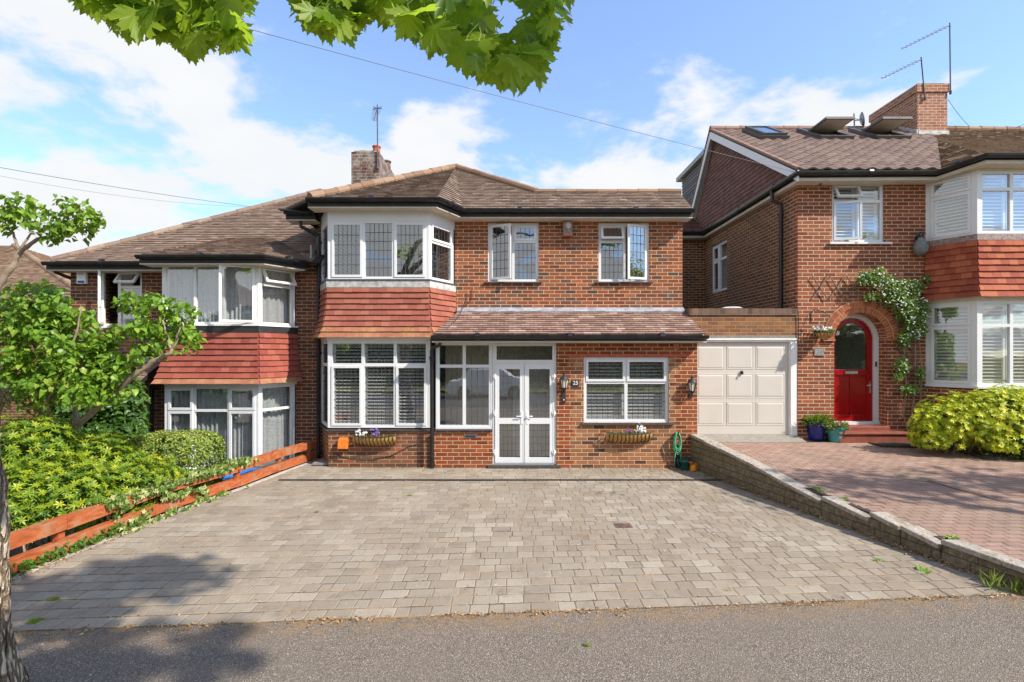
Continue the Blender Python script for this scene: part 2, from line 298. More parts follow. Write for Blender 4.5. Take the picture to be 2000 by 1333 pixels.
M['seed'] = plain('seed_head', (.20, .075, .04), .9, .3, 30)
M['moss'] = plain('moss', (.15, .12, .03), .95, .5, 30, bumpy=.02)
# ------------------------------------------------------------------ mesh builder
ROOT = {}
class MB:
    def __init__(s): s.v = []; s.f = []; s.r = []; s.u = None
    def face(s, pts, r=None):
        i = len(s.v); s.v += [tuple(p) for p in pts]; s.f.append(tuple(range(i, i+len(pts)))); s.r.append(random.random() if r is None else r)
    def mesh(s, vs, fs, r=None):
        i = len(s.v); s.v += [tuple(p) for p in vs]; r = random.random() if r is None else r
        for f in fs: s.f.append(tuple(i+k for k in f)); s.r.append(r)
    def hexa(s, c, r=None):   # 8 corners: bottom 4 ccw, top 4 ccw
        s.mesh(c, [(0, 3, 2, 1), (4, 5, 6, 7), (0, 1, 5, 4), (1, 2, 6, 5), (2, 3, 7, 6), (3, 0, 4, 7)], r)
    def box(s, x0, y0, z0, x1, y1, z1, r=None):
        s.hexa([(x0, y0, z0), (x1, y0, z0), (x1, y1, z0), (x0, y1, z0), (x0, y0, z1), (x1, y0, z1), (x1, y1, z1), (x0, y1, z1)], r)
    def ob(s, O, U, W, N, u0, w0, n0, u1, w1, n1, r=None):   # oriented box in frame O,U,W,N (N outwards)
        q = lambda u, w, n: O+U*u+W*w+N*n
        s.hexa([q(u0, w0, n1), q(u1, w0, n1), q(u1, w0, n0), q(u0, w0, n0), q(u0, w1, n1), q(u1, w1, n1), q(u1, w1, n0), q(u0, w1, n0)], r)
    def tube(s, pts, rad, seg=8, r=None, cap=True, wob=0):
        pts = [V(p) for p in pts]; n = len(pts)
        if not isinstance(rad, (list, tuple)): rad = [rad]*n
        vs = []; up = V((0, 0, 1))
        d0 = (pts[1]-pts[0]).normalized(); a = d0.cross(up)
        if a.length < .05: a = d0.cross(V((1, 0, 0)))
        a.normalize()
        for i, p in enumerate(pts):
            d = ((pts[min(i+1, n-1)]-pts[i]).normalized()+(pts[i]-pts[max(i-1, 0)]).normalized())
            if d.length < 1e-6: d = d0
            d.normalize(); a = (a-d*a.dot(d)).normalized(); b = d.cross(a)
            for k in range(seg):
                th = 2*math.pi*k/seg; rr = rad[i]*(1+(random.uniform(-wob, wob) if wob else 0))
                vs.append(p+(a*math.cos(th)+b*math.sin(th))*rr)
        fs = [(i*seg+k, i*seg+(k+1) % seg, (i+1)*seg+(k+1) % seg, (i+1)*seg+k) for i in range(n-1) for k in range(seg)]
        if cap: fs += [tuple(range(seg-1, -1, -1)), tuple((n-1)*seg+k for k in range(seg))]
        s.mesh(vs, fs, r)
    def lathe(s, prof, c, seg=20, r=None, sx=1, sy=1):
        c = V(c); vs = []; n = len(prof)
        for rr, z in prof:
            for k in range(seg):
                th = 2*math.pi*k/seg; vs.append(c+V((rr*math.cos(th)*sx, rr*math.sin(th)*sy, z)))
        fs = [(i*seg+k, i*seg+(k+1) % seg, (i+1)*seg+(k+1) % seg, (i+1)*seg+k) for i in range(n-1) for k in range(seg)]
        fs += [tuple(range(seg-1, -1, -1)), tuple((n-1)*seg+k for k in range(seg))]
        s.mesh(vs, fs, r)
    def sweep(s, path, prof, r=None, closed=True):
        """path: points left to right as seen from the front; prof: (outward, up) points"""
        path = [V(p) for p in path]; n = len(path); vs = []
        dirs = [(path[i+1]-path[i]) for i in range(n-1)]
        nm = [V((d.y, -d.x, 0)).normalized() for d in dirs]
        for i, p in enumerate(path):
            if i == 0: m = nm[0]
            elif i == n-1: m = nm[-1]
            else:
                m = (nm[i-1]+nm[i]).normalized(); m = m/max(.3, m.dot(nm[i]))
            for o, z in prof: vs.append(p+m*o+V((0, 0, z)))
        k = len(prof)
        fs = [(i*k+j, (i+1)*k+j, (i+1)*k+(j+1) % k, i*k+(j+1) % k) for i in range(n-1) for j in range(k)]
        fs += [tuple(range(k)), tuple((n-1)*k+j for j in range(k-1, -1, -1))]
        s.mesh(vs, fs, r)
    def build(s, name, mat, parent=None, smooth=False, label=None, cat=None, group=None, kind=None, uv=True, bevel=0):
        me = bpy.data.meshes.new(name); loc = ROOT.get(parent.name, V((0, 0, 0))) if parent else V((0, 0, 0))
        if parent is None and s.v and kind is None:
            xs, ys, zs = zip(*s.v); loc = V(((min(xs)+max(xs))/2, (min(ys)+max(ys))/2, min(zs)))
        me.from_pydata([(a-loc.x, b-loc.y, c-loc.z) for a, b, c in s.v], [], s.f)
        at = me.attributes.new('rnd', 'FLOAT', 'FACE'); at.data.foreach_set('value', s.r)
        if s.u is not None or uv:
            ul = me.uv_layers.new(name='UVMap'); buf = []
            if s.u is not None: buf = s.u
            else:
                Zu = V((0, 0, 1))
                for pl in me.polygons:
                    nn = pl.normal
                    if abs(nn.z) > .97: tt, bb = V((1, 0, 0)), V((0, 1, 0))
                    else: tt = Zu.cross(nn).normalized(); bb = nn.cross(tt)
                    for vi in pl.vertices:
                        p = V(s.v[vi]); buf += [p.dot(tt), p.dot(bb)]
            ul.data.foreach_set('uv', buf)
        if smooth: me.polygons.foreach_set('use_smooth', [True]*len(me.polygons))
        mats = mat if isinstance(mat, list) else [mat]
        for m_ in mats: me.materials.append(M[m_])
        ob = bpy.data.objects.new(name, me); COL.objects.link(ob)
        if parent: ob.parent = parent; ROOT[ob.name] = loc
        else: ob.location = loc; ROOT[ob.name] = loc
        if bevel:
            bv = ob.modifiers.new('bevel', 'BEVEL'); bv.width = bevel; bv.segments = 2; bv.limit_method = 'ANGLE'
        tag(ob, label, cat, group, kind); return ob
def tag(o, label=None, cat=None, group=None, kind=None):
    for k, v in (('label', label), ('category', cat), ('group', group), ('kind', kind)):
        if v: o[k] = v
def thing(name, loc, label, cat, group=None):
    o = bpy.data.objects.new(name, None); COL.objects.link(o); o.location = loc; o.empty_display_size = .2
    ROOT[o.name] = V(loc); tag(o, label, cat, group); return o
def copy_tree(o, parent=None):
    c = o.copy(); COL.objects.link(c); c.parent = parent
    for ch in list(o.children): copy_tree(ch, c)
    return c
# ------------------------------------------------------------------ shapes
def clip(poly, cx):
    out = poly
    n = len(cx)
    for i in range(n):
        a, b = cx[i], cx[(i+1) % n]; inp = out; out = []
        if not inp: return []
        sd = lambda p: (b[0]-a[0])*(p[1]-a[1])-(b[1]-a[1])*(p[0]-a[0])
        for j in range(len(inp)):
            p, q = inp[j], inp[(j+1) % len(inp)]; sp, sq = sd(p), sd(q)
            if sp >= 0: out.append(p)
            if (sp >= 0) != (sq >= 0):
                k = sp/(sp-sq); out.append((p[0]+(q[0]-p[0])*k, p[1]+(q[1]-p[1])*k))
    return out
def area(p): return .5*sum(p[i][0]*p[(i+1) % len(p)][1]-p[(i+1) % len(p)][0]*p[i][1] for i in range(len(p)))
def tiles(mb, poly, w=.165, h=.1, lift=.018, jit=.006, wave=0, sub=1, th=.012, u0=0.0, vref=None, uj=.0):
    poly = [V(p) for p in poly]
    n = V((0, 0, 0))
    for i in range(len(poly)): n += poly[i].cross(poly[(i+1) % len(poly)])
    n.normalize()
    U = V((0, 0, 1)).cross(n).normalized(); W = n.cross(U)
    if W.z < 0: W = -W; U = -U
    O = poly[0] if vref is None else V(vref)
    p2 = [((p-O).dot(U), (p-O).dot(W)) for p in poly]
    if area(p2) < 0: p2.reverse()
    if U.cross(W).dot(n) < 0: n = -n
    if n.z < -.01: n = -n
    us = [a for a, b in p2]; vs = [b for a, b in p2]
    k0, k1 = math.floor(min(vs)/h), math.ceil(max(vs)/h)
    for k in range(k0, k1):
        o = (0 if wave else (k % 2)*w/2) + u0
        for c in range(math.floor((min(us)-o)/w)-1, math.ceil((max(us)-o)/w)+1):
            r = random.random(); jj = random.uniform(-jit, jit); dv = random.uniform(-uj, uj)
            for sb in range(sub):
                ua, ub = c*w+o+w*sb/sub, c*w+o+w*(sb+1)/sub
                gap = .002 if sub == 1 else 0
                q = clip([(ua+gap, k*h+dv), (ub-gap, k*h+dv), (ub-gap, (k+1)*h), (ua+gap, (k+1)*h)], p2)
                if len(q) < 3 or area(q) < 1e-5: continue
                def off(u, v):
                    tt = (v-k*h)/h; e = .006+lift*(1-tt)+jj*(1-tt)
                    if wave: e += wave*(.5+.5*math.cos(2*math.pi*(u-o)/w))
                    return e
                top = [O+U*u+W*v+n*off(u, v) for u, v in q]; bot = [O+U*u+W*v+n*(off(u, v)-th-.02*(1-(v-k*h)/h)) for u, v in q]
                m = len(q)
                mb.mesh(top+bot, [tuple(range(m))]+[(i+m, (i+1) % m+m, (i+1) % m, i) for i in range(m)], r)
    return n
def slab(mb, poly, th):
    poly = [V(p) for p in poly]; n = V((0, 0, 0))
    for i in range(len(poly)): n += poly[i].cross(poly[(i+1) % len(poly)])
    n.normalize()
    if n.z < 0: poly.reverse(); n = -n
    m = len(poly); mb.mesh(poly+[p-n*th for p in poly], [tuple(range(m)), tuple(range(2*m-1, m-1, -1))]+[(i, i+m, (i+1) % m+m, (i+1) % m) for i in range(m)])
def hipline(mb, a, b, r=.085, step=.3):
    a, b = V(a), V(b); n = max(1, int((b-a).length/step))
    for i in range(n):
        p, q = a.lerp(b, i/n), a.lerp(b, (i+1)/n+.015)
        j = V((0, 0, random.uniform(-.006, .006)))
        mb.tube([p+j, q+j], [r*1.04, r*.93], 10)
def hang(mb, plan, z0, z1, g=.108, w=.165, lift=.030):
    n = max(1, round((z1-z0)/g)); g = (z1-z0)/n
    for k in range(n):
        za, zb = z0+k*g, z0+(k+1)*g+.004
        A, B = plan(za), plan(zb)
        for s in range(len(A)-1):
            L = (A[s+1]-A[s]).length; m = max(1, round(L/w)); sh = .5 if k % 2 else 0
            d = (A[s+1]-A[s]).normalized(); nn = V((d.y, -d.x, 0))
            cuts = [0]+[(i+sh)/m for i in range(0 if sh else 1, m+1) if 0 < (i+sh)/m < 1]+[1]
            for a, b in zip(cuts, cuts[1:]):
                j = random.uniform(0, .004); dz = V((0, 0, random.uniform(-.003, .003))); e = .0012/L
                p0, p1 = A[s].lerp(A[s+1], a+e), A[s].lerp(A[s+1], b-e); q0, q1 = B[s].lerp(B[s+1], a+e), B[s].lerp(B[s+1], b-e)
                f = [p0+nn*(lift+j)+dz, p1+nn*(lift+j)+dz, q1+nn*.004, q0+nn*.004]; bk = [p0-nn*.004+dz, p1-nn*.004+dz, q1-nn*.01, q0-nn*.01]
                mb.mesh(f+bk, [(0, 1, 2, 3), (4, 5, 1, 0), (5, 6, 2, 1), (7, 4, 0, 3)])
def wall(mb, O, U, L, H, holes, th=.28, N=None):
    """front wall from O along U with rectangular holes (u0,w0,u1,w1); thickness goes inwards"""
    U = V(U).normalized(); N = N or V((U.y, -U.x, 0)); W = V((0, 0, 1)); O = V(O)
    us = sorted({0, L}|{h[0] for h in holes}|{h[2] for h in holes}); ws = sorted({0, H}|{h[1] for h in holes}|{h[3] for h in holes})
    us = [u for u in us if 0 <= u <= L]; ws = [w for w in ws if 0 <= w <= H]
    q = lambda u, w, n: O+U*u+W*w+N*n
    solid = {}
    for i in range(len(us)-1):
        for j in range(len(ws)-1):
            cu, cw = (us[i]+us[i+1])/2, (ws[j]+ws[j+1])/2
            solid[i, j] = not any(h[0] < cu < h[2] and h[1] < cw < h[3] for h in holes)
    for (i, j), sl in solid.items():
        if not sl: continue
        a, b, c, d = us[i], us[i+1], ws[j], ws[j+1]
        mb.face([q(a, c, 0), q(b, c, 0), q(b, d, 0), q(a, d, 0)])
        mb.face([q(b, c, -th), q(a, c, -th), q(a, d, -th), q(b, d, -th)])
        if not solid.get((i-1, j)): mb.face([q(a, c, -th), q(a, c, 0), q(a, d, 0), q(a, d, -th)])
        if not solid.get((i+1, j)): mb.face([q(b, c, 0), q(b, c, -th), q(b, d, -th), q(b, d, 0)])
        if not solid.get((i, j-1)): mb.face([q(a, c, 0), q(a, c, -th), q(b, c, -th), q(b, c, 0)])
        if not solid.get((i, j+1)): mb.face([q(a, d, -th), q(a, d, 0), q(b, d, 0), q(b, d, -th)])
def window(parent, O, U, W_, H_, cols, lead=None, inside=None, mat='upvc', fw=.03, border=.025, post=0, depth=.07, sill=None, name='window', label=None, curt_mat='net', tilt=-24):
    """O = lower-left corner on the outer frame face. cols = [(width, [(height, kind[, hinge, degrees])...top to bottom])]"""
    U = V(U).normalized(); N = V((U.y, -U.x, 0)); W = V((0, 0, 1)); O = V(O)
    fm = MB(); gm = MB(); lm = MB(); sashes = []
    ring = lambda mb, O, U, W, N, a, b, c, d, t, n0, n1: (mb.ob(O, U, W, N, a, b, n0, c, b+t, n1), mb.ob(O, U, W, N, a, d-t, n0, c, d, n1),
        mb.ob(O, U, W, N, a, b+t, n0, a+t, d-t, n1), mb.ob(O, U, W, N, c-t, b+t, n0, c, d-t, n1))
    ring(fm, O, U, W, N, 0, 0, W_, H_, border, -depth, 0)
    if post:
        fm.ob(O, U, W, N, border, border, -depth, border+post, H_-border, -.004); fm.ob(O, U, W, N, W_-border-post, border, -depth, W_-border, H_-border, -.004)
    iw = W_-2*border-2*post; ih = H_-2*border; tw = sum(c[0] for c in cols); x = border+post
    def glaze(O, U, W, N, a, b, c, d, n):
        q = lambda u, w: O+U*u+W*w+N*n
        gm.face([q(a, b), q(c, b), q(c, d), q(a, d)])
        if lead:
            nx, ny = max(1, round((c-a)/lead[0])), max(1, round((d-b)/lead[1])); l = .0048
            for i in range(1, nx): u = a+(c-a)*i/nx; lm.ob(O, U, W, N, u-l, b, n-.003, u+l, d, n+.004)
            for j in range(1, ny): w = b+(d-b)*j/ny; lm.ob(O, U, W, N, a, w-l, n-.0025, c, w+l, n+.0045)
    glass_rects = []
    for cw, rows in cols:
        cwid = iw*cw/tw; y = H_-border; th = sum(r[0] for r in rows)
        for rw in rows:
            ch = ih*rw[0]/th; a, b, c, d = x, y-ch, x+cwid, y
            ring(fm, O, U, W, N, a, b, c, d, fw, -depth, -.006)
            a, b, c, d = a+fw, b+fw, c-fw, d-fw; glass_rects.append((a, b, c, d))
            if rw[1] == 'f': glaze(O, U, W, N, a, b, c, d, -.035)
            else:
                so, sw = .012, .045; a, b, c, d = a-so, b-so, c+so, d+so
                O2, U2, W2, N2 = O, U, W, N; hn = MB()
                if rw[1] == 'o':
                    ang = R(rw[3]); hx = {'L': (a, 0), 'R': (c, 0), 'T': (0, d)}[rw[2]]
                    piv = O+U*hx[0]+W*hx[1]+N*.012
                    ax, sg = (W, -1) if rw[2] == 'L' else ((W, 1) if rw[2] == 'R' else (U, 1))
                    rot = Matrix.Rotation(sg*ang, 3, ax)
                    if rw[2] == 'T' : 
                        if (rot @ (-W)).dot(N) < 0: rot = Matrix.Rotation(-ang, 3, ax)
                    elif (rot @ (U if rw[2] == 'L' else -U)).dot(N) < 0: rot = Matrix.Rotation(-sg*ang, 3, ax)
                    U2, W2, N2 = rot@U, rot@W, rot@N; O2 = piv+rot@(O-piv)
                ring(hn, O2, U2, W2, N2, a, b, c, d, sw, -.03, .012)
                glaze(O2, U2, W2, N2, a+sw, b+sw, c-sw, d-sw, -.008)
                sashes.append(hn)
            y -= ch
        x += cwid
    if sill: fm.ob(O, U, W, N, -sill, -.035, -.01, W_+sill, -.001, .07)
    fr = fm.build(name, mat, parent, label=label)
    for hn in sashes: hn.build('sash', mat, fr)
    gm.build('pane', 'glass', fr)
    if lead: lm.build('leading', 'leading', fr)
    if inside == 'shutter':
        sm = MB(); x = border+post
        for cw, rows in cols:
            cwid = iw*cw/tw; a, c = x+.012, x+cwid-.012; b, d = border+.02, H_-border-.02; st = .045; n0, n1 = -.15, -.12
            for z in (b, d-st): sm.ob(O, U, W, N, a, z, n0, c, z+st+.02*(z == b), n1)
            sm.ob(O, U, W, N, a, b+st, n0, a+st, d-st, n1); sm.ob(O, U, W, N, c-st, b+st, n0, c, d-st, n1)
            z = b+st+.035; ta = R(tilt+random.uniform(-4, 4))
            while z < d-st-.02:
                cc = O+W*z+N*(-.135); k = W*math.sin(ta)*.031+N*math.cos(ta)*.031; nn = (U.cross(k)).normalized()*.005
                pts = [cc+U*(a+st)-k-nn, cc+U*(c-st)-k-nn, cc+U*(c-st)+k-nn, cc+U*(a+st)+k-nn]
                sm.hexa([pts[0], pts[1], pts[2], pts[3]]+[p+nn*2 for p in pts]); z += .066
            x += cwid
        sm.build('shutter', 'shutter', fr)
    if inside == 'curtain':
        cm = MB(); n = int(W_/.012); top = H_-.05
        for i in range(n):
            def cp(k, z): u = W_*k/n; f = .024*math.sin(u*62+1.3*math.sin(u*9))+.012*math.sin(u*23); return O+U*u+W*z+N*(-.17+f*(1-.3*z/H_))
            cm.mesh([cp(i, .02), cp(i+1, .02), cp(i+1, top), cp(i, top)], [(0, 1, 2, 3)], .5)
        cm.build('curtain', curt_mat, fr, smooth=True)
    return fr
def prof_gutter(r=.058): return [(-r, .012)]+[(-r*math.cos(R(a)), -r*math.sin(R(a))) for a in (0, 30, 60, 90, 120, 150, 180)]+[(r, .012), (r-.008, .012), (r-.012, -.01), (-r+.012, -.01), (-r+.008, .012)]
def pipe(parent, pts, r=.036, name='downpipe', joints=True, mat='black'):
    mb = MB(); mb.tube(pts, r, 12)
    if joints:
        a, b = V(pts[-2]), V(pts[-1]); L = (b-a).length; n = max(1, int(L/1.8))
        for i in range(n+1):
            p = a.lerp(b, min(.97, (i+.05)/(n+.01))); mb.tube([p, p+(b-a).normalized()*.07], r*1.22, 12)
            q = p+V((0, .03, 0)); mb.box(q.x-r*1.7, q.y-.015, q.z-.03, q.x+r*1.7, q.y+.02, q.z)
    return mb.build(name, mat, parent)
def eaves(parent, path, gut=.06, fas=.13, sof=.1, cream=.022, gm='black'):
    """path = outer line of fascia, left to right, at gutter-top height"""
    path = [V(p) for p in path]
    g = MB(); g.sweep([p+V((0, 0, 0)) for p in path], [(o+gut+.006, z) for o, z in prof_gutter(gut)])
    for a, b in zip(path, path[1:]):
        L = (b-a).length; d = (b-a).normalized(); nn = V((d.y, -d.x, 0)); k = max(1, int(L/1.6))
        for i in range(k):
            c = a+d*L*(i+.5)/k+nn*(gut+.006); g.tube([c-d*.04-V((0, 0, .002)), c+d*.04-V((0, 0, .002))], gut*1.1, 12)
    g.build('gutter', gm, parent, smooth=False)
    f = MB(); f.sweep(path, [(0, -.01), (.002, -fas), (-.02, -fas), (-.02, -.01)]); f.build('fascia', 'black_matt', parent)
    s_ = MB(); s_.sweep(path, [(-.004, -fas-.001), (-.004, -fas-cream), (-.34, -fas-cream), (-.34, -fas-.001)]); s_.build('soffit', 'cream', parent)
exec_parts = []
# ------------------------------------------------------------------ ground, paving
def structure(mb, name, mat, **kw): return mb.build(name, mat, kind='structure', **kw)
g = MB(); g.face([(-220, -220, -1.25), (220, -220, -1.25), (220, 260, -1.25), (-220, 260, -1.25)]); structure(g, 'ground', 'grass')
ey = lambda x: 4.364+.0724*x
g = MB(); xs = [-14+i*.5 for i in range(61)]
for a, b in zip(xs, xs[1:]):
    g.face([(a, -.2, 0), (b, -.2, 0), (b, ey(b), 0), (a, ey(a), 0)]); g.face([(a, -.2, -.3), (b, -.2, -.3), (b, -.2, 0), (a, -.2, 0)])
structure(g, 'pavement', 'tarmac')
g = MB(); g.box(-60, -9, -.5, 60, -.22, -.10); structure(g, 'road', 'road')
g = MB(); g.box(-40, -.2+.001-.13, -.3, 40, -.2-.002, .006); structure(g, 'kerb', 'kerb')
g = MB(); nx = 24
for i in range(nx):
    x0, x1 = -60+120*i/nx, -60+120*(i+1)/nx
    for (ya, za), (yb, zb) in zip([(-9, .0), (-14, .5), (-24, 1.3), (-60, 1.8)], [(-14, .5), (-24, 1.3), (-60, 1.8), (-60, -1.3)]):
        g.face([(x0, yb, zb), (x1, yb, zb), (x1, ya, za), (x0, ya, za)])
structure(g, 'grass_verge', 'grass')
# driveway of the middle house: individually laid blocks over jointing sand
LE = [(-4.98, 3.9), (-4.86, 5.1), (-4.66, 7.15), (-4.36, 8.35), (-4.10, 9.95)]
RE = [(4.86, 4.3), (4.66, 5.07), (4.37, 6.09), (3.98, 7.51), (3.44, 9.84)]
def xat(E, y):
    if y <= E[0][1]: return E[0][0]
    for a, b in zip(E, E[1:]):
        if a[1] <= y <= b[1]: return lerp(a[0], b[0], (y-a[1])/(b[1]-a[1]))
    return E[-1][0]
YH = 9.84
def block(mb, q, z, th=.05, ins=.007, r=None):
    q = [V((a, b, 0)) for a, b in q]; m = len(q); c = sum(q, V((0, 0, 0)))/m
    zf = z if callable(z) else (lambda x, y: z)
    dz = random.uniform(-.0012, .0012) if random.random() > .05 else -.003
    lay = []
    for k, d in ((0, -th), (0, -.0042), (1, 0)):
        for p in q:
            pp = p-(p-c).normalized()*ins*1.3*k; lay.append(V((pp.x, pp.y, zf(pp.x, pp.y)+d+dz)))
    fs = [tuple(2*m+i for i in range(m))]
    for L in (0, 1): fs += [(L*m+i, L*m+(i+1) % m, (L+1)*m+(i+1) % m, (L+1)*m+i) for i in range(m)]
    mb.mesh(lay, fs, r)
mb = MB(); rows = 33; NR = [0]
for i in range(rows): NR.append((i+1)/rows)
def YV(x, t): return lerp(ey(x)+.01, YH+.0, t)
for i in range(rows):
    t0, t1 = NR[i], NR[i+1]; x = -5.2+random.uniform(0, .1)
    while x < 5.1:
        w = random.choice([.235, .235, .16, .16, .125, .19])+random.uniform(-.012, .012); gp = .0022
        ym = YV(x, (t0+t1)/2)
        xl, xr = xat(LE, ym), xat(RE, ym)
        a, b = max(x, xl)+gp, min(x+w, xr)-gp
        if b-a > .03:
            wob = [random.uniform(-.0025, .0025) for _ in range(4)]
            dt = .0085/(YH-4.3)
            block(mb, [(a, YV(a, t0+dt)+wob[0]), (b, YV(b, t0+dt)+wob[1]), (b, YV(b, t1-dt)+wob[2]), (a, YV(a, t1-dt)+wob[3])], .006)
        x += w
structure(mb, 'driveway', 'pave')
g = MB()
for i in range(24):
    a, b = lerp(4.0, 9.9, i/24), lerp(4.0, 9.9, (i+1)/24)
    l0, l1, r0, r1 = xat(LE, a), xat(LE, b), xat(RE, a), xat(RE, b)
    n = 20
    for k in range(n):
        p = lambda l, r, q, y: (lerp(l-.06, r, q), max(y, ey(lerp(l-.06, r, q))), .0015)
        g.face([p(l0, r0, k/n, a), p(l0, r0, (k+1)/n, a), p(l1, r1, (k+1)/n, b), p(l1, r1, k/n, b)])
structure(g, 'jointing_sand', 'joint')
g = MB()   # concrete edging strip beside the fence
for (a, b) in zip(LE, LE[1:]): g.hexa([(a[0]-.12, a[1], -.6), (a[0]-.004, a[1], -.6), (b[0]-.004, b[1], -.6), (b[0]-.12, b[1], -.6), (a[0]-.12, a[1], .004), (a[0]-.004, a[1], .004), (b[0]-.004, b[1], .004), (b[0]-.12, b[1], .004)])
g.hexa([(-4.22, 9.95, -.6), (-4.10, 9.95, -.6), (-4.02, 10.68, -.6), (-4.14, 10.68, -.6), (-4.22, 9.95, .004), (-4.10, 9.95, .004), (-4.02, 10.68, .004), (-4.14, 10.68, .004)])
structure(g, 'edging_strip', 'kerb')
g = MB(); g.box(-4.12, 9.84, -.3, -3.4, 10.7, .002); structure(g, 'path', 'concrete')
# drainage channel, covers
ch = MB(); yc = 2230/(939-688)
ch.box(-4.05, yc-.045, -.01, 3.75, yc+.045, .0125)
for i in range(150):
    x = -4.0+i*.0515; ch.box(x, yc-.030, .0125, x+.022, yc+.030, .0175)
ch.build('drain_channel', 'black_matt', label='long black slotted drainage channel crossing the grey driveway in front of the house', cat='drain')
def cover(cx, cy, sx, sy, nm, lab, mt):
    m = MB(); m.box(cx-sx, cy-sy, -.01, cx+sx, cy+sy, .011)
    for i in range(5): m.box(cx-sx+.02, cy-sy+.02+i*(2*sy-.04)/5, .011, cx+sx-.02, cy-sy+.02+(i+.6)*(2*sy-.04)/5, .0145)
    m.build(nm, mt, label=lab, cat='drain cover')
c = G(1217, 1028); cover(c.x, c.y, .105, .085, 'drain_cover', 'small square rusty metal drain cover set in the grey driveway blocks', 'metal_rust')
m = MB(); q = [G(1368, 1023), G(1455, 1021), G(1519, 1058), G(1420, 1060)]
for a, b in zip(q, q[1:]+q[:1]):
    d = (b-a).normalized(); nn = V((-d.y, d.x, 0))*.0035; m.hexa([a-nn, b-nn, b+nn, a+nn, *[p+V((0, 0, .0088)) for p in (a-nn, b-nn, b+nn, a+nn)]])
m.build('inspection_cover', 'weathered', label='dark metal rim of the large block-filled inspection cover near the stone wall', cat='drain cover')
# right-hand driveway (sloping), red blocks
zr = lambda x, y: .17+(y-4.7)*.054
mb = MB(); y = 4.55; row = 0
while y < 10.0:
    x = 3.6+(row % 2)*.1
    while x < 13.5:
        ax = xat(RE, y+.05)+.17
        a = max(x, ax)+.0015; b = x+.2-.0015
        near = 4.62
        if b-a > .03 and not (y > 9.35-.02*(x-8.6)**2*8 and x > 9.0 and False):
            block(mb, [(a, y+.0065), (b, y+.0065), (b, y+.1-.0065), (a, y+.1-.0065)], zr, .03, .004)
        x += .2
    y += .1; row += 1
structure(mb, 'block_drive', 'pave_red')
g = MB()
for i in range(12):
    a, b = lerp(4.3, 10.32, i/12), lerp(4.3, 10.32, (i+1)/12)
    g.face([(xat(RE, a)+.1, a, zr(0, a)-.004), (14, a, zr(0, a)-.004), (14, b, zr(0, b)-.004), (xat(RE, b)+.1, b, zr(0, b)-.004)])
structure(g, 'drive_bed', 'joint_dark')
g = MB(); g.hexa([(4.93, 4.0, -.1), (14, 4.0, -.1), (14, 4.555, -.1), (4.93, 4.555, -.1), (4.93, 4.0, .003), (14, 4.0, .003), (14, 4.555, zr(0, 4.555)-.004), (4.93, 4.555, zr(0, 4.555)-.004)]); structure(g, 'drive_ramp', 'tarmac')
g = MB(); g.hexa([(3.6, 10.0, 0), (5.76, 10.0, 0), (5.76, 10.45, 0), (3.6, 10.45, 0), (3.6, 10.0, .470), (5.76, 10.0, .470), (5.76, 10.45, .585), (3.6, 10.45, .585)]); structure(g, 'garage_apron', 'concrete')
g = MB(); g.hexa([(6.95, 9.62, .3), (8.35, 9.5, .3), (8.35, 10.32, .3), (6.95, 10.32, .3), (6.95, 9.62, .475), (8.35, 9.5, .475), (8.35, 10.32, .475), (6.95, 10.32, .475)])
g.hexa([(8.0, 8.75, .3), (13, 8.6, .3), (13, 9.7, .3), (8.0, 9.7, .3), (8.1, 8.75, .43), (13, 8.6, .43), (13, 9.7, .49), (8.1, 9.7, .49)]); structure(g, 'flower_bed', 'soil')
# left garden
g = MB(); nx, ny = 14, 16
def gz(x, y): return -.06-.62*max(0, min(1, (y-4.6)/4.0))+.03*noise.noise(V((x, y, 0))*2)
for i in range(nx):
    for j in range(ny):
        y0, y1 = lerp(4.02, 10.7, j/ny), lerp(4.02, 10.7, (j+1)/ny)
        l0, l1 = xat(LE, y0)-.1, xat(LE, y1)-.1
        xa, xb, xc, xd = lerp(-15, l0, i/nx), lerp(-15, l0, (i+1)/nx), lerp(-15, l1, (i+1)/nx), lerp(-15, l1, i/nx)
        g.face([(xa, y0, gz(xa, y0)), (xb, y0, gz(xb, y0)), (xc, y1, gz(xc, y1)), (xd, y1, gz(xd, y1))])
structure(g, 'garden_soil', 'soil')
# ------------------------------------------------------------------ MIDDLE HOUSE (25)
YM, YP, YB = 10.7, 9.84, 9.95
hm = thing('semi_detached_house', (0, YM, 0), 'red brick house with tiled porch roof and white double doors, behind the grey driveway', 'house')
XL, XR = X_(622, YM), X_(1333, YM)      # party line and right end
ZE = Z_(411, 10.4)                       # gutter top
bayX = [X_(888, YM)*0-4.0, -3.58, -1.61, X_(888, YM)]
bp = [V((-3.99, YM, 0)), V((-3.58, YB, 0)), V((-1.61, YB, 0)), V((bayX[3], YM, 0))]
def at(pts, z): return [V((p.x, p.y, z)) for p in pts]
m = MB()
def hole(x0, y0, x1, y1, Y, ox, oz): return (X_(x0, Y)-ox, Z_(y1, Y)-oz, X_(x1, Y)-ox, Z_(y0, Y)-oz)
ztop = Z_(424, YM)
hs = [hole(953, 436, 1052, 551, YM, -1.2, 3.1), hole(1169, 436, 1268, 551, YM, -1.2, 3.1)]
wall(m, (-1.2, YM, 3.1), (1, 0, 0), XR+1.2, ztop-3.1+.12, hs)
m.build('wall', 'brick_up', hm)
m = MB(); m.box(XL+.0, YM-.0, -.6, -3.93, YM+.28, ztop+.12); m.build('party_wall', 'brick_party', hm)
for bx in ((XR-.24, YM+.281, 0, XR, 15, ztop+.1), (XL, YM+.281, -.6, XL+.24, 15, ztop+.1), (XL, 15.001, -.6, XR, 15.2, ztop+.1)): m = MB(); m.box(*bx); m.build('side_wall', 'brick_side', hm)
